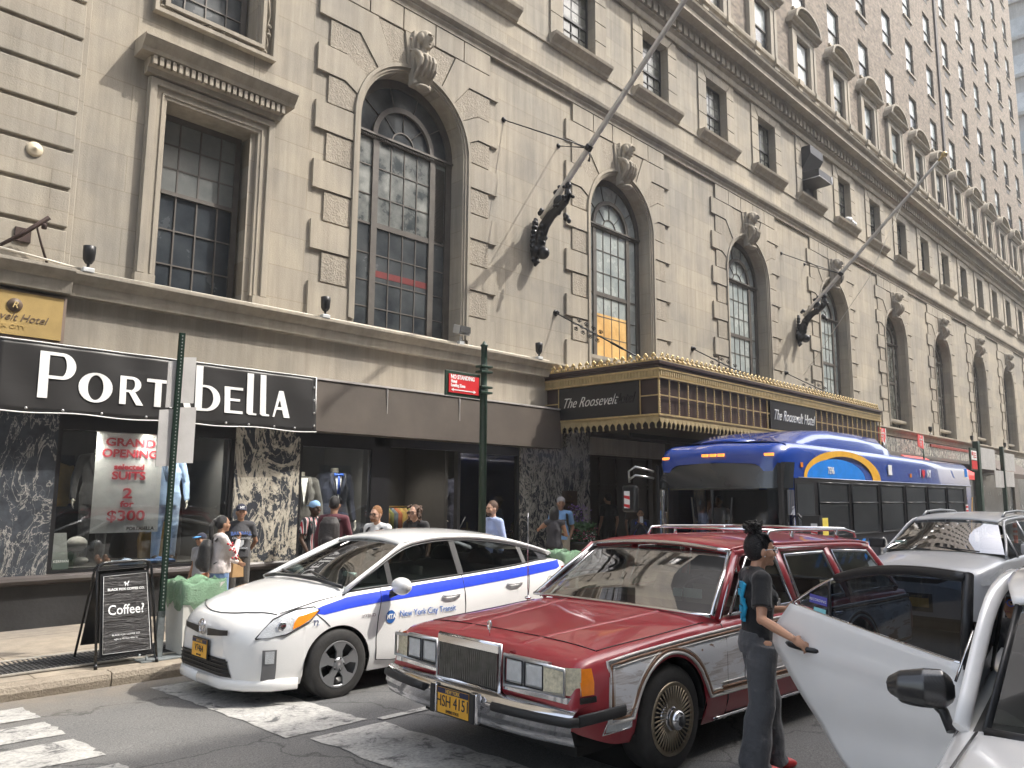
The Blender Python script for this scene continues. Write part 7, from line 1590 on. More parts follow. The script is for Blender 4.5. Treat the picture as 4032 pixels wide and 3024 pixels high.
def arc2(b,cx,z0,rx,rz,wx,wz,y,full=False,n=30):
    for i in range(n):
        a,e=pi*i/n,pi*(i+1)/n; o=lambda t:(cx+rx*math.cos(t),y,z0+rz*math.sin(t)); q=lambda t:(cx+(rx-wx)*math.cos(t),y,z0+(rz-wz)*math.sin(t)) if not full else (cx+(rx)*math.cos(t),y,z0)
        b.poly([o(a),o(e),q(e),q(a)])
b=MB(); arc2(b,14.4,2.09,1.75,.50,.42,.10,ya-.007); b.build('yellow_arc',YEL,T)
b=MB(); arc2(b,14.05,2.09,1.28,.34,0,0,ya-.008,True); b.build('light_blue_arc',LBL,T)
def btext(s_,x,z,sz,mt,sx=.85,bold=.004): return text('lettering',s_,sz,frame_M((x,ya-.014,z),(1,0,0),(0,0,1)),mt,T,.002,0,sx,bold=bold)
btext('7596',13.75,2.22,.17,SW,.8); btext('I',18.55,2.3,.24,SW); btext('NY',19.15,2.3,.24,SW); b=MB(); b.prism([(18.78+.11*x,ya-.014,2.3+.11*z) for x,z in ((0,-1),(.8,-.1),(.95,.4),(.7,.8),(.3,.8),(0,.5),(-.3,.8),(-.7,.8),(-.95,.4),(-.8,-.1))],(0,.005,0)); b.build('heart',mat('heart_red',(.6,.02,.03),.4),T)
b=MB(); b.box(16.6,ya-.012,2.22,16.8,ya,2.42); b.build('side_grille',SW,T); b=MB(); b.box(22.0,ya-.012,2.3,22.2,ya,2.5); b.build('rear_logo',LBL,T)
b=MB(); b.box(X1-.75,ya-.02,1.2,X1-.6+.05,ya-.012,1.62); o=b.build('flag_decal',SW,T); b=MB()
for i in range(4): b.box(X1-.75,ya-.023,1.24+i*.1,X1-.55,ya-.02,1.29+i*.1)
b.build('red_stripes',mat('heart_red',(.6,.02,.03),.4),o)
b=MB(); b.prism([(X1-.4,ya-.008,.9),(X1-.33,ya-.008,.9),(X1-.05,ya-.008,1.8),(X1-.1,ya-.008,1.8)],(0,.004,0)); b.build('gold_chevron',YEL,T)
sq=text('lettering','New York City Bus',.2,frame_M((14.2,ya-.016,.80),(1,0,0),(0,0,1)),SW,T,.002,0,.85); b=MB()
for i in range(7): b.prism([(12.9+i*.35,ya-.01,.62),(13.05+i*.35,ya-.01,.62),(13.45+i*.35,ya-.01,1.02),(13.3+i*.35,ya-.01,1.02)],(0,.004,0))
b.build('blue_chevrons',LBL,T)
b=MB(); b.ell((16.1,ya-.015,.78),(.22,.012,.24)); b.build('portrait_advert',mat('portrait_grey',(.35,.35,.35),.5,0,.8,6),T)
# windscreen (wraps)
b=MB(); rows=[]
for z in (1.0,1.3,1.6,1.88): rows.append([(x,y,z) for x,y in ((X0+.32,ya-.0),(X0+.12,ya+.03),(X0-.0,ya+.14),(X0-.04,ya+.35),(X0-.07,ya+.9),(X0-.08,(ya+yb)/2),(X0-.07,yb-.9),(X0-.04,yb-.35),(X0,yb-.14),(X0+.12,yb-.03),(X0+.3,yb))])
b.grid(rows); b.build('windscreen',glassmat('bus_screen',(.35,.38,.4),1.8),T)
b=MB(); rows=[]
for z,dx in ((1.90,0),(2.1,.02),(2.32,.08)): rows.append([(x+dx,y,z) for x,y in ((X0+.30,ya-.004),(X0+.12,ya+.03),(X0-.0,ya+.14),(X0-.04,ya+.35),(X0-.07,ya+.9),(X0-.08,(ya+yb)/2),(X0-.07,yb-.9),(X0-.04,yb-.35),(X0,yb-.14),(X0+.12,yb-.03))])
b.grid(rows); b.build('destination_glass',BG,T)
b=MB(); b.box(X0+.01,ya+.06,.0,X0+.3,ya+.12,2.3); b.box(X0+.01,yb-.12,0,X0+.3,yb-.06,2.3); 
b.path([(X0-.09,y,1.89) for y in fr(ya+.4,yb-.4,6)],.018,6); b.path([(X0-.09,6.78,1.0),(X0-.09,6.78,1.88)],.02,6); b.build('screen_pillar',BT,T)
b=MB(); b.path([(X0-.1,6.55,1.05),(X0-.13,6.45,1.2),(X0-.12,6.4,1.75)],.014,5); b.path([(X0-.1,7.0,1.05),(X0-.13,7.1,1.2),(X0-.12,7.15,1.75)],.014,5); b.path([(X0-.1,6.3,1.0),(X0-.13,6.5,1.35)],.012,5); b.path([(X0-.1,7.3,1.0),(X0-.13,7.05,1.35)],.012,5); b.build('wiper',BT,T)
for (x_,a_,d_,z_) in ((-.02,6.6,6.7,2.43),(-.02,6.75,6.85,2.43),(-.02,6.9,7.0,2.43),(.04,5.75,5.9,2.42),(.04,7.68,7.82,2.40)):
  b=MB(); b.box(X0+x_,a_,z_,X0+x_+.1,d_,z_+.045); b.build('marker_lamp',mat('marker_orange',(.9,.3,.05),.3,emit=((1,.3,.05),.6)),T)
b=MB(); b.box(12.55,ya-.01,2.25,12.63,ya,2.33); b.box(17.9,ya-.01,2.2,17.98,ya,2.28); b.build('side_marker',ORL,T)
b=MB(); b.box(12.4,5.75,0.2,12.45,7.9,1.0); b.box(13.6,5.65,.1,13.7,7.9,1.9); b.box(12.2,5.65,.1,22,7.9,.15); b.build('bus_interior',mat('bus_inside',(.035,.035,.04),.8),T)
b=MB(); b.path([(X0+.0,yb-.02,2.2),(X0-.28,yb+.18,2.28),(X0-.32,yb+.3,2.2),(X0-.3,yb+.3,2.0)],.02,8); b.path([(X0+.0,yb-.02,2.08),(X0-.28,yb+.18,2.13),(X0-.32,yb+.3,2.05)],.02,8); b.build('mirror_arm',mat('mirror_arm',(.5,.5,.5),.3,.8),T)
b=MB(); b.box(X0-.38,yb+.12,1.48,X0-.26,yb+.42,1.95); b.build('wing_mirror',BT,T,bevel=.04)
def strp(x,y0,y1,z0,z1,nn):
    b=MB(); b.box(x-.004,y0,z0,x,y1,z1); o=b.build('reflector',SW,T); b=MB(); h=(z1-z0)/nn
    for i in range(0,nn,2): b.prism([(x-.006,y0,z0+i*h),(x-.006,y1,z0+i*h+h*.4),(x-.006,y1,z0+(i+1)*h+h*.0),(x-.006,y0,z0+(i+1)*h-h*.2)],(.002,0,0))
    b.build('red_hatch',mat('heart_red',(.6,.02,.03),.4),o)
strp(X0-.38,yb+.24,yb+.36,1.55,1.85,4)
b=MB(); b.box(X0+.25,ya-.42,1.18,X0+.36,ya-.14,1.48); b.path([(X0+.3,ya-.15,1.4),(X0+.4,ya,1.5)],.02,6); b.build('drivers_mirror',BT,T); strp(X0+.25,ya-.38,ya-.28,1.2,1.36,4); 
for xx in (14.6,20.3):
    b=MB(); b.lathe([(.28,-.12),(.43,-.12),(.45,-.05),(.45,.1),(0,.1)],(xx,ya+.05,zg+.45),24,axis='y'); b.build('bus_wheel',TYR,T)
b=MB(); b.box(13.25,ya-.02,1.1,13.5,ya-.015,1.42); b.build('yellow_notice',mat('notice_yellow',(.75,.6,.1),.5),T)
# ---- white car with its rear door swung open ----
c=Car('open_door_car','pearl white car in the foreground with its rear door swung wide open','' and 0,0,0,0,0,1,1,[(0,1)],[(0,1)],[(0,1)],[(0,0)],[],.3) if 0 else Car('open_door_car','pearl white car in the foreground with its tinted rear door swung wide open',2.095,.03,-.02,R(6),0,1.0,4.4,
  zs=[(0,.55),(.1,.68),(.4,.78),(1.0,.82),(1.6,.865),(2.6,.93),(3.6,1.02),(4.2,1.0),(4.4,.8)],
  zc=[(0,.6),(.1,.74),(.4,.86),(1.0,.89),(1.5,.91),(2.6,.93),(4.2,1.02),(4.4,.82)],
  w=[(0,.5),(.1,.7),(.4,.83),(.9,.89),(1.6,.905),(3.5,.92),(4.1,.86),(4.4,.7)],
  zb=[(0,.25),(.4,.2),(1.3,.2),(3.2,.2),(4.4,.3)],wheels=[.85,3.5],ra=.37,tum=.12)
c.rz=.34; c.body(PW2,INT,1.56,4.1,90); c.wells(); wheel(c,.85,.34,.80,'ten',.22); wheel(c,3.5,.34,.80,'ten',.22)
b=MB(c.M); roofgrid(b,[(2.03,1.315,.63,.04),(2.3,1.37,.67,.05),(2.8,1.395,.68,.055),(3.4,1.37,.66,.05),(4.0,1.25,.6,.04)]); b.build('roof',PW2,c.T,solid=.02)
RW=[(1.56,.875),(1.8,1.08),(2.03,1.27),(2.3,1.345),(2.8,1.37),(3.4,1.32),(3.95,1.12)]
for sg in (-1,1):
    b=MB(c.M); b.path([(x,sg*(sy(c,x,ip(RW,x),1.39,.71)-.005),ip(RW,x)+.005) for x in fr(1.56,3.95,22)],[(.036,.02)]*23,10,flat=(0,sg*.6,1)); b.build('roof_pillar',PW2,c.T)
    b=MB(c.M); b.path([(x,sg*(sy(c,x,ip(RW,x)-.05,1.39,.71)+.006),ip(RW,x)-.05) for x in fr(1.68,2.62,14)],[(.022,.01)]*15,6,flat=(0,0,1)); b.path([(2.62,sg*(sy(c,2.62,.93,1.39,.71)+.005),.93),(2.6,sg*(sy(c,2.6,1.33,1.39,.71)+.005),1.32)],[(.05,.014)]*2,6,flat=(1,0,0))
    P=[(x,sg*(sy(c,x,ip(c.zs,x)+.01,1.39,.71)+.008),ip(c.zs,x)+.012) for x in fr(1.66,2.6,12)]; b.path(P,.010,6); b.build('window_seal',BT,c.T)
sidewin(c,1.70,2.57,RW,.06,CGD,zt=1.39,wr=.71); 
b=MB(c.M); P=[(x,sy(c,x,ip(c.zs,x)+.01,1.39,.71)+.012,ip(c.zs,x)+.0) for x in fr(1.70,2.6,12)]; b.path(P,.006,6); b.path([(1.95,.86,.98),(2.1,.80,1.18)],.006,5); b.build('chrome_strip',CH,c.T)
b=MB(c.M); b.patch((1.54,-.68,.895),(1.54,.68,.895),(2.05,.60,1.315),(2.05,-.60,1.315),14,6,.10,nrm=(-.5,0,.6)); b.build('windscreen',CG,c.T)
b=MB(c.M); b.path([(1.54,.70,.885),(1.8,.655,1.10),(2.04,.61,1.315)],[(.018,.010)]*3,6); b.path([(1.54,-.70,.885),(1.8,-.65,1.10),(2.04,-.61,1.315)],[(.018,.010)]*3,6); b.path([(1.53-.13*(1-(y/.7)**2),y,.89+.02*(1-(y/.7)**2)) for y in fr(-.7,.7,14)],[(.02,.012)]*15,6); b.build('screen_seal',BT,c.T)
b=MB(c.M); b.box(1.66,.36,1.0,1.68,.52,1.07); b.build('screen_sticker',mat('sticker_blue',(.35,.6,.8),.5),c.T)
b=MB(c.M); seat(b,2.25,.36,.62,.52); seat(b,2.25,-.36,.62,.52); b.box(1.65,-.70,.82,1.9,.70,.90); b.box(3.2,-.65,.5,3.4,.65,1.0); b.build('interior',mat('pale_interior',(.12,.11,.10),.7),c.T)
# dark patch on the body stands for the shaded open doorway
b=MB(c.M); b.grid([[(x,c.yw(x,z)+.003,z) for x in fr(2.68,3.5,6)] for z in (.32,.5,.7,.93)]); b.build('doorway',mat('doorway_shade',(.015,.015,.016),.7),c.T)
c_=c
def lineR(pts,r=.005):
    b=MB(c_.M); b.path([(x,c_.yw(x,z)+.001,z) for x,z in pts],r,5); b.build('panel_gap',BT,c_.T)
lineR([(1.62,.25),(1.58,.5),(1.58,.7),(1.62,.865)])
b=MB(c.M); b.path([(x,.76-.05*abs(x-.8),.775+.07*x+.012) for x in fr(.2,1.5,10)],.005,5); b.build('bonnet_gap',BT,c.T)
nosepatch(c,[[(.12,.58),(.3,.6),(.6,.68)],[(.15,.66),(.35,.72),(.65,.74)]],LENS,'headlight',.01)
# mirror (carbon pattern)
CB=bpy.data.materials.new('carbon_weave'); CB.use_nodes=True; t=CB.node_tree; bb=t.nodes['Principled BSDF']; bb.inputs['Coat Weight'].default_value=1; bb.inputs['Roughness'].default_value=.3
tc=nd(t,'ShaderNodeTexCoord'); ck=nd(t,'ShaderNodeTexChecker',Scale=260); ck.inputs[1].default_value=(.012,.012,.013,1); ck.inputs[2].default_value=(.035,.035,.037,1); t.links.new(tc.outputs['Object'],ck.inputs[0]); t.links.new(ck.outputs[0],bb.inputs['Base Color'])
MM=c.M@Matrix.Translation((1.86,.99,.955))@Matrix.Rotation(R(8),4,'Z')
for sg,mm in ((1,MM),(-1,c.M@Matrix.Translation((1.86,-.99,.955)))):
    b=MB(mm); b.path([(.02,-.115*sg,.0),(.0,-.09*sg,.0),(-.01,-.02*sg,.0),(.0,.07*sg,-.004),(.025,.115*sg,-.012)],[(.045,.06),(.06,.084),(.066,.082),(.055,.066),(.035,.04)],14,flat=(1,0,0)); b.build('wing_mirror',CB,c.T,remesh=.007,smooth_it=2)
    b=MB(mm); b.path([(.03,-.05*sg,-.05),(.02,-.09*sg,-.10),(-.01,-.115*sg,-.17)],[(.045,.03),(.04,.022),(.045,.02)],8,flat=(1,0,0)); b.ell((.02,-.01*sg,-.068),(.062,.10,.018)); b.build('mirror_foot',BT,c.T)
# the door
h0=Vector((4.60,1.195,0)); dd=Vector((.292,.956,0)).normalized(); nn=Vector((-dd.y,dd.x,0))  # outward (towards viewer)
if nn.dot(Vector((-1,-1,0)))<0: nn=-nn
def D(u,z,o=0):
    bow=.05*math.sin(min(max((z-.2)/.9,0),1)*pi)*(1-.3*u)-.05*max(0,z-.95)*4*.5
    p=h0+dd*u+nn*(bow+o); return Vector((p.x,p.y,z-.0))
edge=lambda z: ip([(.18,.66),(.24,.74),(.34,.84),(.5,.95),(.7,1.12),(.82,1.21),(.90,1.23),(1.0,1.17),(1.08,1.11)],z)
belt=lambda u: .92+.165*(u/1.11)**1.1
rows=[]
b=MB(); 
for z_ in fr(0,1,22):
    row=[]
    for k in range(19):
        t=k/18
        # vertical param from .2 to belt, horizontal to the edge
        ztmp=.20+(belt(t*1.1)-.20)*z_; u=t*edge(ztmp); z=.20+(belt(min(u,1.11))-.20)*z_
        crease=.012*math.exp(-((z-.78-.05*u)/.03)**2)-.02*math.exp(-((z-.5+.1*u)/.12)**2)
        row.append(D(u,z,crease))
    rows.append(row)
b.grid(rows); dr=b.build('rear_door',PW2,c.T,solid=.05)
top=[(0,1.35),(.25,1.36),(.5,1.345),(.72,1.30),(.92,1.22),(1.11,1.10)]
b=MB(); n=16
rows=[[D(u,belt(u)+.01,.0) for u in fr(.02,1.08,n)],[D(u,(belt(u)+max(ip(top,u)-.02,belt(u)+.012))/2,.0) for u in fr(.02,1.08,n)],[D(u,max(ip(top,u)-.02,belt(u)+.014),.0) for u in fr(.02,1.08,n)]]
b.grid(rows); b.build('tinted_window',glassmat('door_glass',(.06,.08,.11),1.2),dr)
b=MB(); b.path([D(u,ip(top,u),.0) for u in fr(0,.80,12)],[(.045,.028)]*13,8,flat=tuple(nn)); b.path([D(u,ip(top,u)+.02,.02) for u in fr(0,.72,10)],.008,6); b.path([D(0.0,.90,.01),D(0,1.37,.01)],[(.02,.03)]*2,6); b.path([D(.84,belt(.84),.004),D(.86,ip(top,.86),.004)],[(.016,.008)]*2,6); b.path([D(-.01,.2,-.01),D(-.01,.92,-.01)],[(.02,.03)]*2,6); b.build('window_frame',BT,dr)
b=MB(); b.path([D(u,belt(u)+.004,.012) for u in fr(0,1.09,16)]+[D(1.115,1.105,.01)]+[D(u,ip(top,u)+.004,.012) for u in fr(1.08,.80,6)],.007,6); b.build('chrome_strip',CH,dr)
b=MB(); b.path([D(.86,.842,.03),D(.93,.848,.075),D(1.06,.855,.075),D(1.13,.858,.03)],[(.016,.02)]*4,8,flat=(0,0,1)); b.build('door_handle',BT,dr)
b=MB(); b.prism([D(.87,1.10,.006),D(1.0,1.115,.006),D(1.0,1.165,.006),D(.87,1.15,.006)][::-1],-nn*.001); o=b.build('recording_sticker',mat('sticker_violet',(.10,.10,.45),.5),dr); text('lettering','RECORDING',.022,frame_M(D(.935,1.13,.01),-dd if 0 else (D(.87,1.10,0)-D(1.0,1.115,0)),(0,0,1)),SW,o,.0005)
b=MB(); b.prism([D(.875,1.02,.006),D(.965,1.03,.006),D(.965,1.09,.006),D(.875,1.08,.006)][::-1],-nn*.001); b.build('permit_sticker',mat('sticker_aqua',(.25,.6,.65),.5),dr)
b=MB(); b.prism([D(.015,.3,-.12),D(.015,.9,-.12),D(.85,.95,-.10),D(.8,.35,-.10)],nn*.03); b.build('door_trim',INT,dr)
# ---------------- people ----------------
NV=cloth('navy_cap',(.012,.016,.04)); JEAN=cloth('blue_jeans',(.13,.22,.40)); BLK_=cloth('black',(.014,.014,.016)); CHA=cloth('charcoal',(.045,.045,.05)); KHK=cloth('khaki',(.38,.33,.25)); DGR=cloth('dark_grey',(.06,.056,.052))
def z_of(x,y): return wz(x,y) if y>KY else gz(x,y)
def at(x,y): return (x,y,z_of(x,y))
def glasses(T,M,j,mt,clear=True):
    H_=j['head']; b=MB(M)
    for s in (-1,1):
        b.path([H_+Vector((s*.035+.027*math.cos(a),.113-.006*abs(math.cos(a)),.0+.022*math.sin(a))) for a in fr(0,2*pi,14)[:-1]],.0035,5,closed=True); b.path([H_+Vector((s*.06,.108,.005)),H_+Vector((s*.084,.05,.008)),H_+Vector((s*.086,-.01,.0))],.003,5)
    b.path([H_+Vector((-.009,.116,.004)),H_+Vector((.009,.116,.004))],.003,5); b.build('glasses',mt,T)
def capon(T,M,j,mt,back=False,brim=1,mk=None,tilt=0):
    H_=j['head']; b=MB(M); b.ell(H_+Vector((0,-.012,.05)),(.09,.108,.088),nu=16,nv=10); s=-1 if back else 1
    b.path([H_+Vector((0,s*.06,.055)),H_+Vector((0,s*.13,.045)),H_+Vector((0,s*.18,.035))],[(.075,.008),(.07,.006),(.045,.005)],10,flat=(1,0,0)); o=b.build('cap',mt,T,remesh=.007)
    if mk: text('cap_mark',mk,.055,M@frame_M(H_+Vector((0,.101,.075)),(-1,0,0),(0,-.35,1)),SW,o,.003,bold=.002)
    return o
T,M,j=person(at(5.58,10.78),(-.35,-1),1.50,'man in dark baseball cap and grey printed tee standing before the veined marble pier',SKT,CHA,DGR,'short',HBK,dict(elL=(-.27,-.06,1.14),elR=(.27,-.08,1.14),wrL=(-.2,-.16,.98),wrR=(.18,-.17,.95)),wide=1.08)
capon(T,M,j,NV,mk='NY'); PRW=mat('print_white',(.6,.62,.65),.7); PRB=mat('print_blue',(.12,.2,.5),.7)
text('shirt_print','BASEBALL',.075,M@frame_M((0,.147,1.27),(-1,0,0),(0,.05,1)),PRB,T,.012,bold=.004); text('shirt_print','Championship',.05,M@frame_M((0,.15,1.2),(-1,0,0),(0,.0,1)),PRW,T,.012,.3)
b=MB(M); b.prism([(-.05,.14,1.17),(.05,.14,1.17),(.05,.14,1.10),(0,.14,1.05),(-.05,.14,1.10)],(0,.012,0)); b.build('shield_print',PRW,T); text('shirt_print','THE DIAMOND',.035,M@frame_M((0,.14,1.03),(-1,0,0),(0,.0,1)),PRW,T,.014)
T,M,j=person(at(4.72,9.6),(.85,-.15),1.40,'dark haired woman in floral white top holding a phone flat to her mouth',SKT,cloth('cream_top',(.62,.56,.54)),JEAN,'pony',HBK,dict(elR=(.20,.16,1.12),wrR=(.06,.25,1.36),elL=(-.24,.05,1.1),wrL=(-.12,.3,1.02),chest=(0,.02,1.26)),'long',wide=1.25,hands={'R':((.0,.35,.8),(.6,.6,-.2),-1,.9)})
backpack(T,M,j,cloth('black_nylon',(.02,.02,.021),.2,.6),1.0,lz=-.05)
b=MB(M); rr=random.Random(3)
for i in range(18):
    t=rr.random(); b.ell(Vector((.235,.03,1.38)).lerp(Vector((.255,.17,1.1)),t)+Vector((rr.uniform(-.0,.02),rr.uniform(-.05,.05),rr.uniform(-.04,.04))),(.012,.016,.016),nu=6,nv=4)
b.build('flower_print',mat('flower_red',(.5,.05,.06),.7),T)
p_=M@Vector((.04,.34,1.44)); P=thing('mobile_phone','dark phone held flat before the face of woman in floral top','phone',p_); b=MB(M); b.box(.0,.22,1.44,.08,.40,1.452); b.build('phone_body',FB,P,bevel=.003)
PB=mat('kraft_paper',(.42,.26,.12),.8); p_=(5.12,9.95,.78); P=thing('paper_bag','small brown paper bag hanging between floral top woman and capped man','bag',p_); b=MB(); b.prism([(5.10,10.0,.66),(5.26,10.0,.66),(5.25,10.0,.84),(5.11,10.0,.84)],(0,.08,0)); b.path([(5.11,10.04,.84),(5.16,10.04,.95),(5.25,10.04,.84)],.012,6); b.build('bag_paper',PB,P,bevel=.01)
T,M,j=person(at(4.80,10.3),(-.9,-.3),1.14,'child in navy and blue cap half hidden behind the floral top woman',SKT,cloth('grey_tee',(.30,.30,.31)),cloth('rust_shorts',(.35,.12,.05)),'short',HBK); capon(T,M,j,NV)
b=MB(M); b.path([j['head']+Vector((0,.07,.06)),j['head']+Vector((0,.19,.04))],[(.078,.012),(.05,.008)],10,flat=(1,0,0)); b.build('cap_brim',mat('brim_blue',(.1,.35,.7),.6),T)
STRM=bpy.data.materials.new('striped_shirt'); STRM.use_nodes=True; t=STRM.node_tree; bb=t.nodes['Principled BSDF']; bb.inputs['Roughness'].default_value=.85
tc=nd(t,'ShaderNodeTexCoord'); sx=nd(t,'ShaderNodeSeparateXYZ'); t.links.new(tc.outputs['Object'],sx.inputs[0]); ad=nd(t,'ShaderNodeMath',operation='MULTIPLY'); ad.inputs[1].default_value=13.5; t.links.new(sx.outputs[0],ad.inputs[0]); fr_2=nd(t,'ShaderNodeMath',operation='FRACT'); t.links.new(ad.outputs[0],fr_2.inputs[0]); r=ramp(t,[(0,(.02,.02,.025)),(.35,(.6,.58,.56)),(.5,(.4,.02,.04)),(.7,(.6,.58,.56)),(.8,(.02,.02,.025))],'CONSTANT'); t.links.new(fr_2.outputs[0],r.inputs[0]); t.links.new(r.outputs[0],bb.inputs['Base Color'])
T,M,j=person(at(6.64,10.55),(.2,-1),1.56,'dark skinned man in pale blue cap and red striped shirt at shop window',SKB,STRM,BLK_,'short',HBK,dict(elL=(-.25,-.02,1.12),wrL=(-.24,.05,.88),elR=(.25,-.02,1.12),wrR=(.2,.1,.9))); capon(T,M,j,mat('cap_pale_blue',(.25,.42,.65),.8),back=True)
b=MB(M); strap(b,j,'L'); strap(b,j,'R'); b.build('rucksack_strap',BLK_,T)
T,M,j=person(at(6.60,9.95),(.75,.65),1.64,'man in maroon shirt with black backpack seen from behind',SKT,cloth('maroon',(.10,.018,.03)),BLK_,'short',HBK,dict(elR=(.25,.05,1.12),wrR=(.2,.28,1.02)),'long'); backpack(T,M,j,cloth('black_pack',(.022,.018,.018),.25,.6),1.05)
WST=cloth('white_tee',(.74,.74,.74),.06)
T,M,j=person(at(6.68,9.0),(-1,-.35),1.55,'ginger haired man with glasses in white tee with black straps',SKL,WST,DGR,'short',HGI,dict(head=(0,.05,1.61))); glasses(T,M,j,BT); b=MB(M); strap(b,j,'L'); strap(b,j,'R'); b.build('rucksack_strap',BLK_,T); b=MB(M); b.ell(j['head']+Vector((0,.055,-.085)),(.055,.05,.035)); b.build('beard',mat('hair_ginger_light',(.22,.10,.045),.8),T)
T,M,j=person(at(7.52,9.2),(-1,-.3),1.57,'woman with curly brown hair and glasses in black top',SKL,BLK_,BLK_,'curly',HBR,dict(head=(0,.05,1.6))); glasses(T,M,j,mat('glasses_dark',(.05,.02,.02),.3))
T,M,j=person(at(8.87,8.95),(-1,.1),1.62,'brown haired man in pale blue button shirt right of the kerb post',SKL,cloth('pale_blue_shirt',(.36,.44,.70),.08),CHA,'short',HBR,None,'long'); b=MB(M); b.path([(-.055,.07,1.475),(0,.1,1.44),(.055,.07,1.475)],[(.02,.008)]*3,6); b.build('collar',cloth('pale_blue_shirt',(.36,.44,.70)),T); b=MB(M); b.ell(j['head']+Vector((0,.055,-.085)),(.053,.05,.035)); b.build('beard',HBR,T)
T,M,j=person(at(11.22,9.7),(.75,.55),1.50,'woman with black bobbed hair in dark sleeveless top carrying a notepad',SKM,cloth('slate_top',(.04,.038,.045)),BLK_,'bob',HBK,dict(elR=(.26,.02,1.14),wrR=(.14,.26,1.16),elL=(-.34,-.06,1.25),wrL=(-.14,-.02,1.36)),'none')
p_=M@Vector((.12,.32,1.2)); P=thing('notepad','pale yellow notepad held by the woman with bobbed black hair','notepad',p_); b=MB(M); b.box(.04,.30,1.12,.19,.33,1.33); b.build('pad',mat('pad_yellow',(.62,.6,.36),.7),P)
T,M,j=person(at(12.0,10.2),(-.7,-.7),1.66,'man in pale cap, light blue shirt and khaki trousers with badge',SKT,cloth('sky_shirt',(.22,.40,.68),.08),KHK,'short',HBK,dict(elL=(-.25,-.1,1.12),wrL=(-.18,.0,.9),elR=(.25,-.1,1.12),wrR=(.2,-.05,.88)),'short'); capon(T,M,j,mat('cap_grey',(.4,.38,.38),.8),back=True); b=MB(M); b.box(-.04,.135,1.06,.04,.15,1.17); b.build('badge',SW,T); b=MB(M); strap(b,j,'L'); strap(b,j,'R'); b.path([(-.12,.135,1.28),(.12,.135,1.28)],.012,6); b.build('harness',BLK_,T)
T,M,j=person(at(14.14,9.8),(-.75,-.6),1.44,'young man in dark jacket and blue backpack photographing with white phone',SKT,cloth('dark_jacket',(.02,.022,.035)),BLK_,'short',HBK,dict(elR=(.22,.1,1.15),wrR=(.08,.28,1.38),elL=(-.22,.1,1.15),wrL=(-.06,.28,1.34)),'long',hands={'R':((-.3,.3,.7),(0,1,0),-1,1.0)}); backpack(T,M,j,cloth('royal_blue_pack',(.02,.05,.35),.2,.6),1.0)
p_=M@Vector((0,.36,1.46)); P=thing('mobile_phone','white phone raised by the young man beside the bus','phone',p_); b=MB(M); b.box(-.04,.345,1.40,.045,.36,1.56); b.build('phone_body',mat('phone_white',(.7,.7,.7),.3),P,bevel=.004)
person((15.6,11.75,.08),(.3,1),1.75,'man dressed in black walking into the dark hotel entrance',SKL,BLK_,BLK_,'short',HBK,None,'short',vox=.015)
person((16.9,11.9,.08),(-.5,-1),1.6,'pale figure standing further inside the dark hotel entrance',SKL,cloth('dim_brown',(.12,.09,.07)),DGR,'short',HDB,None,'short',vox=.015)
T,M,j=person((13.1,7.35,.42),(-1,-.1),1.36,'grey haired bus driver in white shirt behind the windscreen',SKL,WST,NV,'short',mat('hair_grey',(.2,.2,.2),.6),dict(kneeL=(-.12,.4,.85),kneeR=(.12,.4,.85),ankL=(-.12,.45,.45),ankR=(.12,.45,.45),wrL=(-.15,.35,1.1),wrR=(.15,.35,1.1),elL=(-.22,.1,1.1),elR=(.22,.1,1.1)),'short',vox=.015)
T,M,j=person((5.12,1.0,.32),(-.95,.35),1.28*1.0,'passenger in dark cap and blue glasses leaning out behind the open door',SKM,BLK_,BLK_,'short',HBK,dict(pel=(0,-.05,.55),waist=(0,0,.7),chest=(0,.08,.88),nb=(0,.15,1.06),head=(0,.22,1.22),shL=(-.175,.14,1.01),shR=(.175,.14,1.01),elL=(-.24,.2,.75),elR=(.24,.2,.75),wrL=(-.12,.4,.7),wrR=(.15,.4,.66),hipL=(-.09,-.05,.5),hipR=(.09,-.05,.5),kneeL=(-.12,.4,.5),kneeR=(.12,.4,.5),ankL=(-.12,.42,.08),ankR=(.12,.42,.08)),'long',hemz=.5,vox=.012); capon(T,M,j,BLK_); glasses(T,M,j,mat('glasses_blue',(.02,.1,.5),.3))
# ---- the woman holding the door ----
DEN=cloth('black_denim',(.085,.087,.095),.2,.9)
wp=Vector((5.06,2.58,-.02)); f=Vector((.69,-.72,0)); r=Vector((-.72,-.69,0)); h=1.54; s=h/1.75
hw=D(.93,.872,.10); rel=hw-wp; loc=Vector((rel.dot(r),rel.dot(f),rel.z))/s
ha=(Vector((.30,1,-.55))).normalized()
T,M,j=person(tuple(wp),(f.x,f.y),h,'young woman with black hair bun and clear glasses holding open the white car door',mat('skin_warm_brown',(.56,.31,.20),.45,0,.05,9,.04),None,None,'bun',HBK,
 dict(wrR=tuple(loc+Vector((-.03,-.075,.045))),elR=(.30,-.06,1.14),elL=(-.21,.04,1.13),wrL=(-.10,.24,1.16),head=(0,.045,1.615),nb=(0,.0,1.45),chest=(0,.0,1.26),waist=(0,-.01,1.08),ankL=(-.10,.10,.08),ankR=(.08,-.08,.08),kneeR=(.09,-.02,.5),kneeL=(-.09,.08,.5)),
 shoes=mat('red_shoe',(.5,.03,.03),.5),vox=.007,hands={'R':((.12,.75,-.45),(.75,-.1,.65),-1,.75)})
b=MB(M); rr=random.Random(6); H_=j['head']
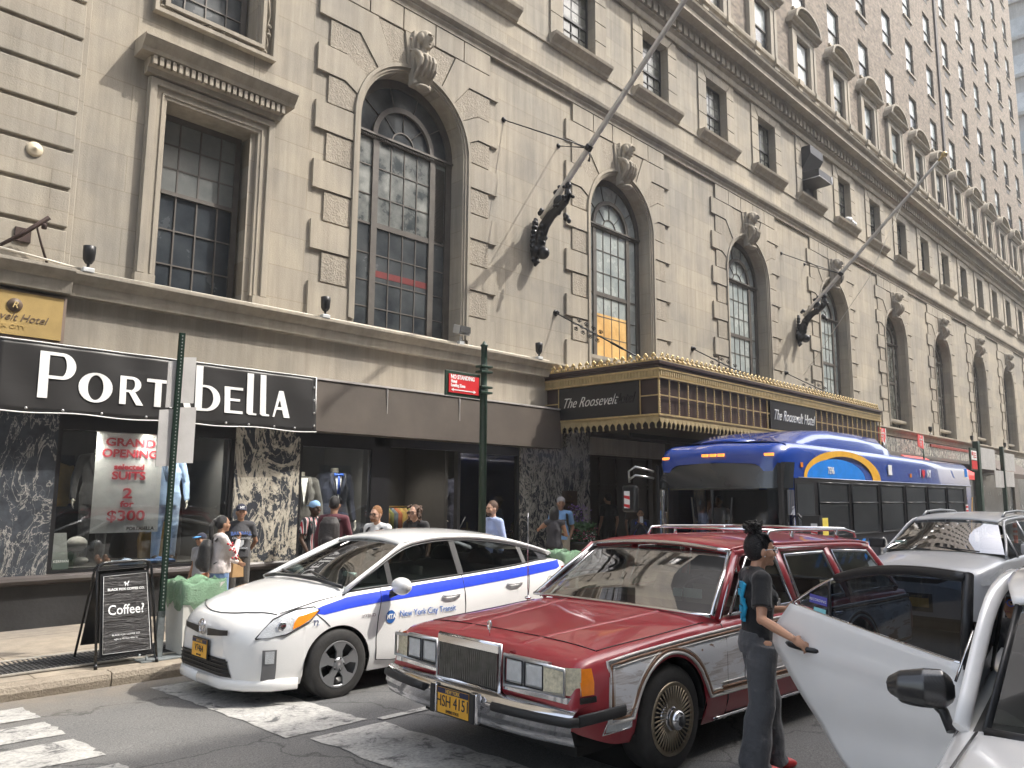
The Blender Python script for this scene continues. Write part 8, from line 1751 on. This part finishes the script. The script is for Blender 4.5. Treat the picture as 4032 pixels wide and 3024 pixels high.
for i in range(120):
    th=rr.uniform(-.9,pi+.9); ph=rr.uniform(.05,1.0); r_=Vector((.087*math.cos(th)*math.cos(ph-.2),-.085*math.sin(th)*math.cos(ph-.2)-.015,.03+.105*math.sin(ph))); p0=H_+r_; p1=H_+Vector((r_.x*.75,r_.y*.7-.02,r_.z*.7+.055)); b.path([p0,p0.lerp(p1,.5)*1.0+Vector((rr.uniform(-.006,.006),rr.uniform(-.006,.006),.012)),p1],[.004,.005,.003],4)
for i in range(70):
    a=rr.uniform(0,2*pi); q=rr.uniform(-.04,.05); p0=H_+Vector((.05*math.cos(a),-.055+.055*math.sin(a),.165+q)); p1=p0+Vector((math.cos(a+1.2)*.03,math.sin(a+1.2)*.03,rr.uniform(-.01,.03))); b.path([p0,p0.lerp(p1,.5)+Vector((math.cos(a),math.sin(a),.3))*.014,p1],[.006,.006,.003],5)
for i in range(10): x=-.05+.011*i; b.path([H_+Vector((x,.085-abs(x)*.4,.075)),H_+Vector((x*1.1,.099-abs(x)*.4,.06)),H_+Vector((x*1.2,.097-abs(x)*.4,.045))],[.004,.003,.002],4)
b.build('curls',HBK,T)
glasses(T,M,j,mat('clear_glasses',(.65,.66,.68),.15,.3))
b=MB(M); b.path([(0,0,.90),(0,0,.99),(0,-.005,1.08),(0,.0,1.2),(0,.005,1.28),(0,-.0,1.38),(0,.0,1.445)],[(.168,.118),(.162,.118),(.145,.112),(.158,.124),(.168,.132),(.135,.10),(.075,.066)],18,flat=(1,0,0))
b.ell((-.06,.085,1.27),(.07,.06,.065)); b.ell((.06,.085,1.27),(.07,.06,.065)); b.path([j['shL'],(0,0,1.43),j['shR']],[.068,.078,.068],10)
for S in 'LR':
    a,m_=j['sh'+S],j['el'+S]; e_=a.lerp(m_,.72); b.path([a,a.lerp(m_,.4),e_],[.075,.072,.076],12); b.ell(a,.076)
b.build('t_shirt',cloth('black_tee',(.010,.011,.013),.1),T,remesh=.007,smooth_it=3)
b=MB(M); b.path([(0,0,.88),(0,-.01,.93),(0,-.01,1.02)],[(.178,.14),(.178,.14),(.15,.12)],16,flat=(1,0,0))
for S,sg in (('L',-1),('R',1)):
    hip,k,a=j['hip'+S],j['knee'+S],j['ank'+S]; rr_=random.Random(sg); P=[hip,hip.lerp(k,.35),hip.lerp(k,.7),k,k.lerp(a,.3),k.lerp(a,.6),a+Vector((0,0,.02)),a+Vector((0,.01,-.05))]
    P=[p+Vector((rr_.uniform(-.008,.008),rr_.uniform(-.01,.01),0)) for p in P]; b.path(P,[.115,.11,.10,.098,.102,.106,.112,.118],16)
b.build('jeans',DEN,T,remesh=.008,smooth_it=2)
b=MB(M); 
for p,q_ in (((.17,-.06,.86),(.175,-.05,.72)),((.175,.02,.86),(.178,.02,.73))): pass
b.path([(.10,-.13,.83),(.15,-.095,.83),(.155,-.09,.70),(.12,-.12,.67),(.095,-.135,.70),(.10,-.13,.83)],.0035,5); b.path([(.168,.0,.95),(.172,.02,.6),(.14,.02,.3)],.003,5); b.build('seams',mat('denim_seam',(.12,.12,.125),.8),T)
b=MB(M); BP_=mat('tee_print_blue',(.02,.35,.60),.7)
for z,w0,w1 in ((1.36,.02,.10),(1.30,-.02,.05),(1.24,.03,.10),(1.18,.0,.08),(1.12,.02,.09)): b.prism([(w0,-.135,z-.022),(w1,-.135,z-.028),(w1,-.135,z+.02),(w0,-.135,z+.024)],(0,.02,0))
b.path([(.11,-.12,1.37),(.06,-.13,1.27),(.115,-.12,1.2),(.07,-.13,1.1)],[(.016,.012)]*4,6); b.build('back_print',BP_,T)
b=MB(M); b.path([(-.03,-.065,1.475),(.06,-.03,1.47),(.085,.05,1.425),(.04,.125,1.34),(.0,.15,1.2),(-.04,.125,1.34),(-.07,.05,1.44)],[(.008,.003)]*7,6); b.build('lanyard',BLK_,T)
b=MB(M); b.path([(-.06,-.02,1.468),(.0,-.066,1.475),(.06,-.02,1.468),(.05,.06,1.44),(0,.085,1.42)],.003,6); b.build('necklace',GOLD,T)
b=MB(M); H_=j['head']; b.ell(H_+Vector((.092,.0,-.045)),.006,nu=8,nv=6); b.build('earring',CH,T)
# ---------------- thin summer haze ----------------
hm=bpy.data.materials.new('haze'); hm.use_nodes=True; t=hm.node_tree; t.nodes.clear()
o_=nd(t,'ShaderNodeOutputMaterial'); v_=nd(t,'ShaderNodeVolumePrincipled'); v_.inputs['Density'].default_value=.0014; v_.inputs['Color'].default_value=(.93,.94,.95,1); v_.inputs['Anisotropy'].default_value=.2
t.links.new(v_.outputs[0],o_.inputs['Volume'])
b=MB(); b.box(-101,-61,-2,151,61,95); h_=b.build('haze',hm); h_['kind']='stuff'
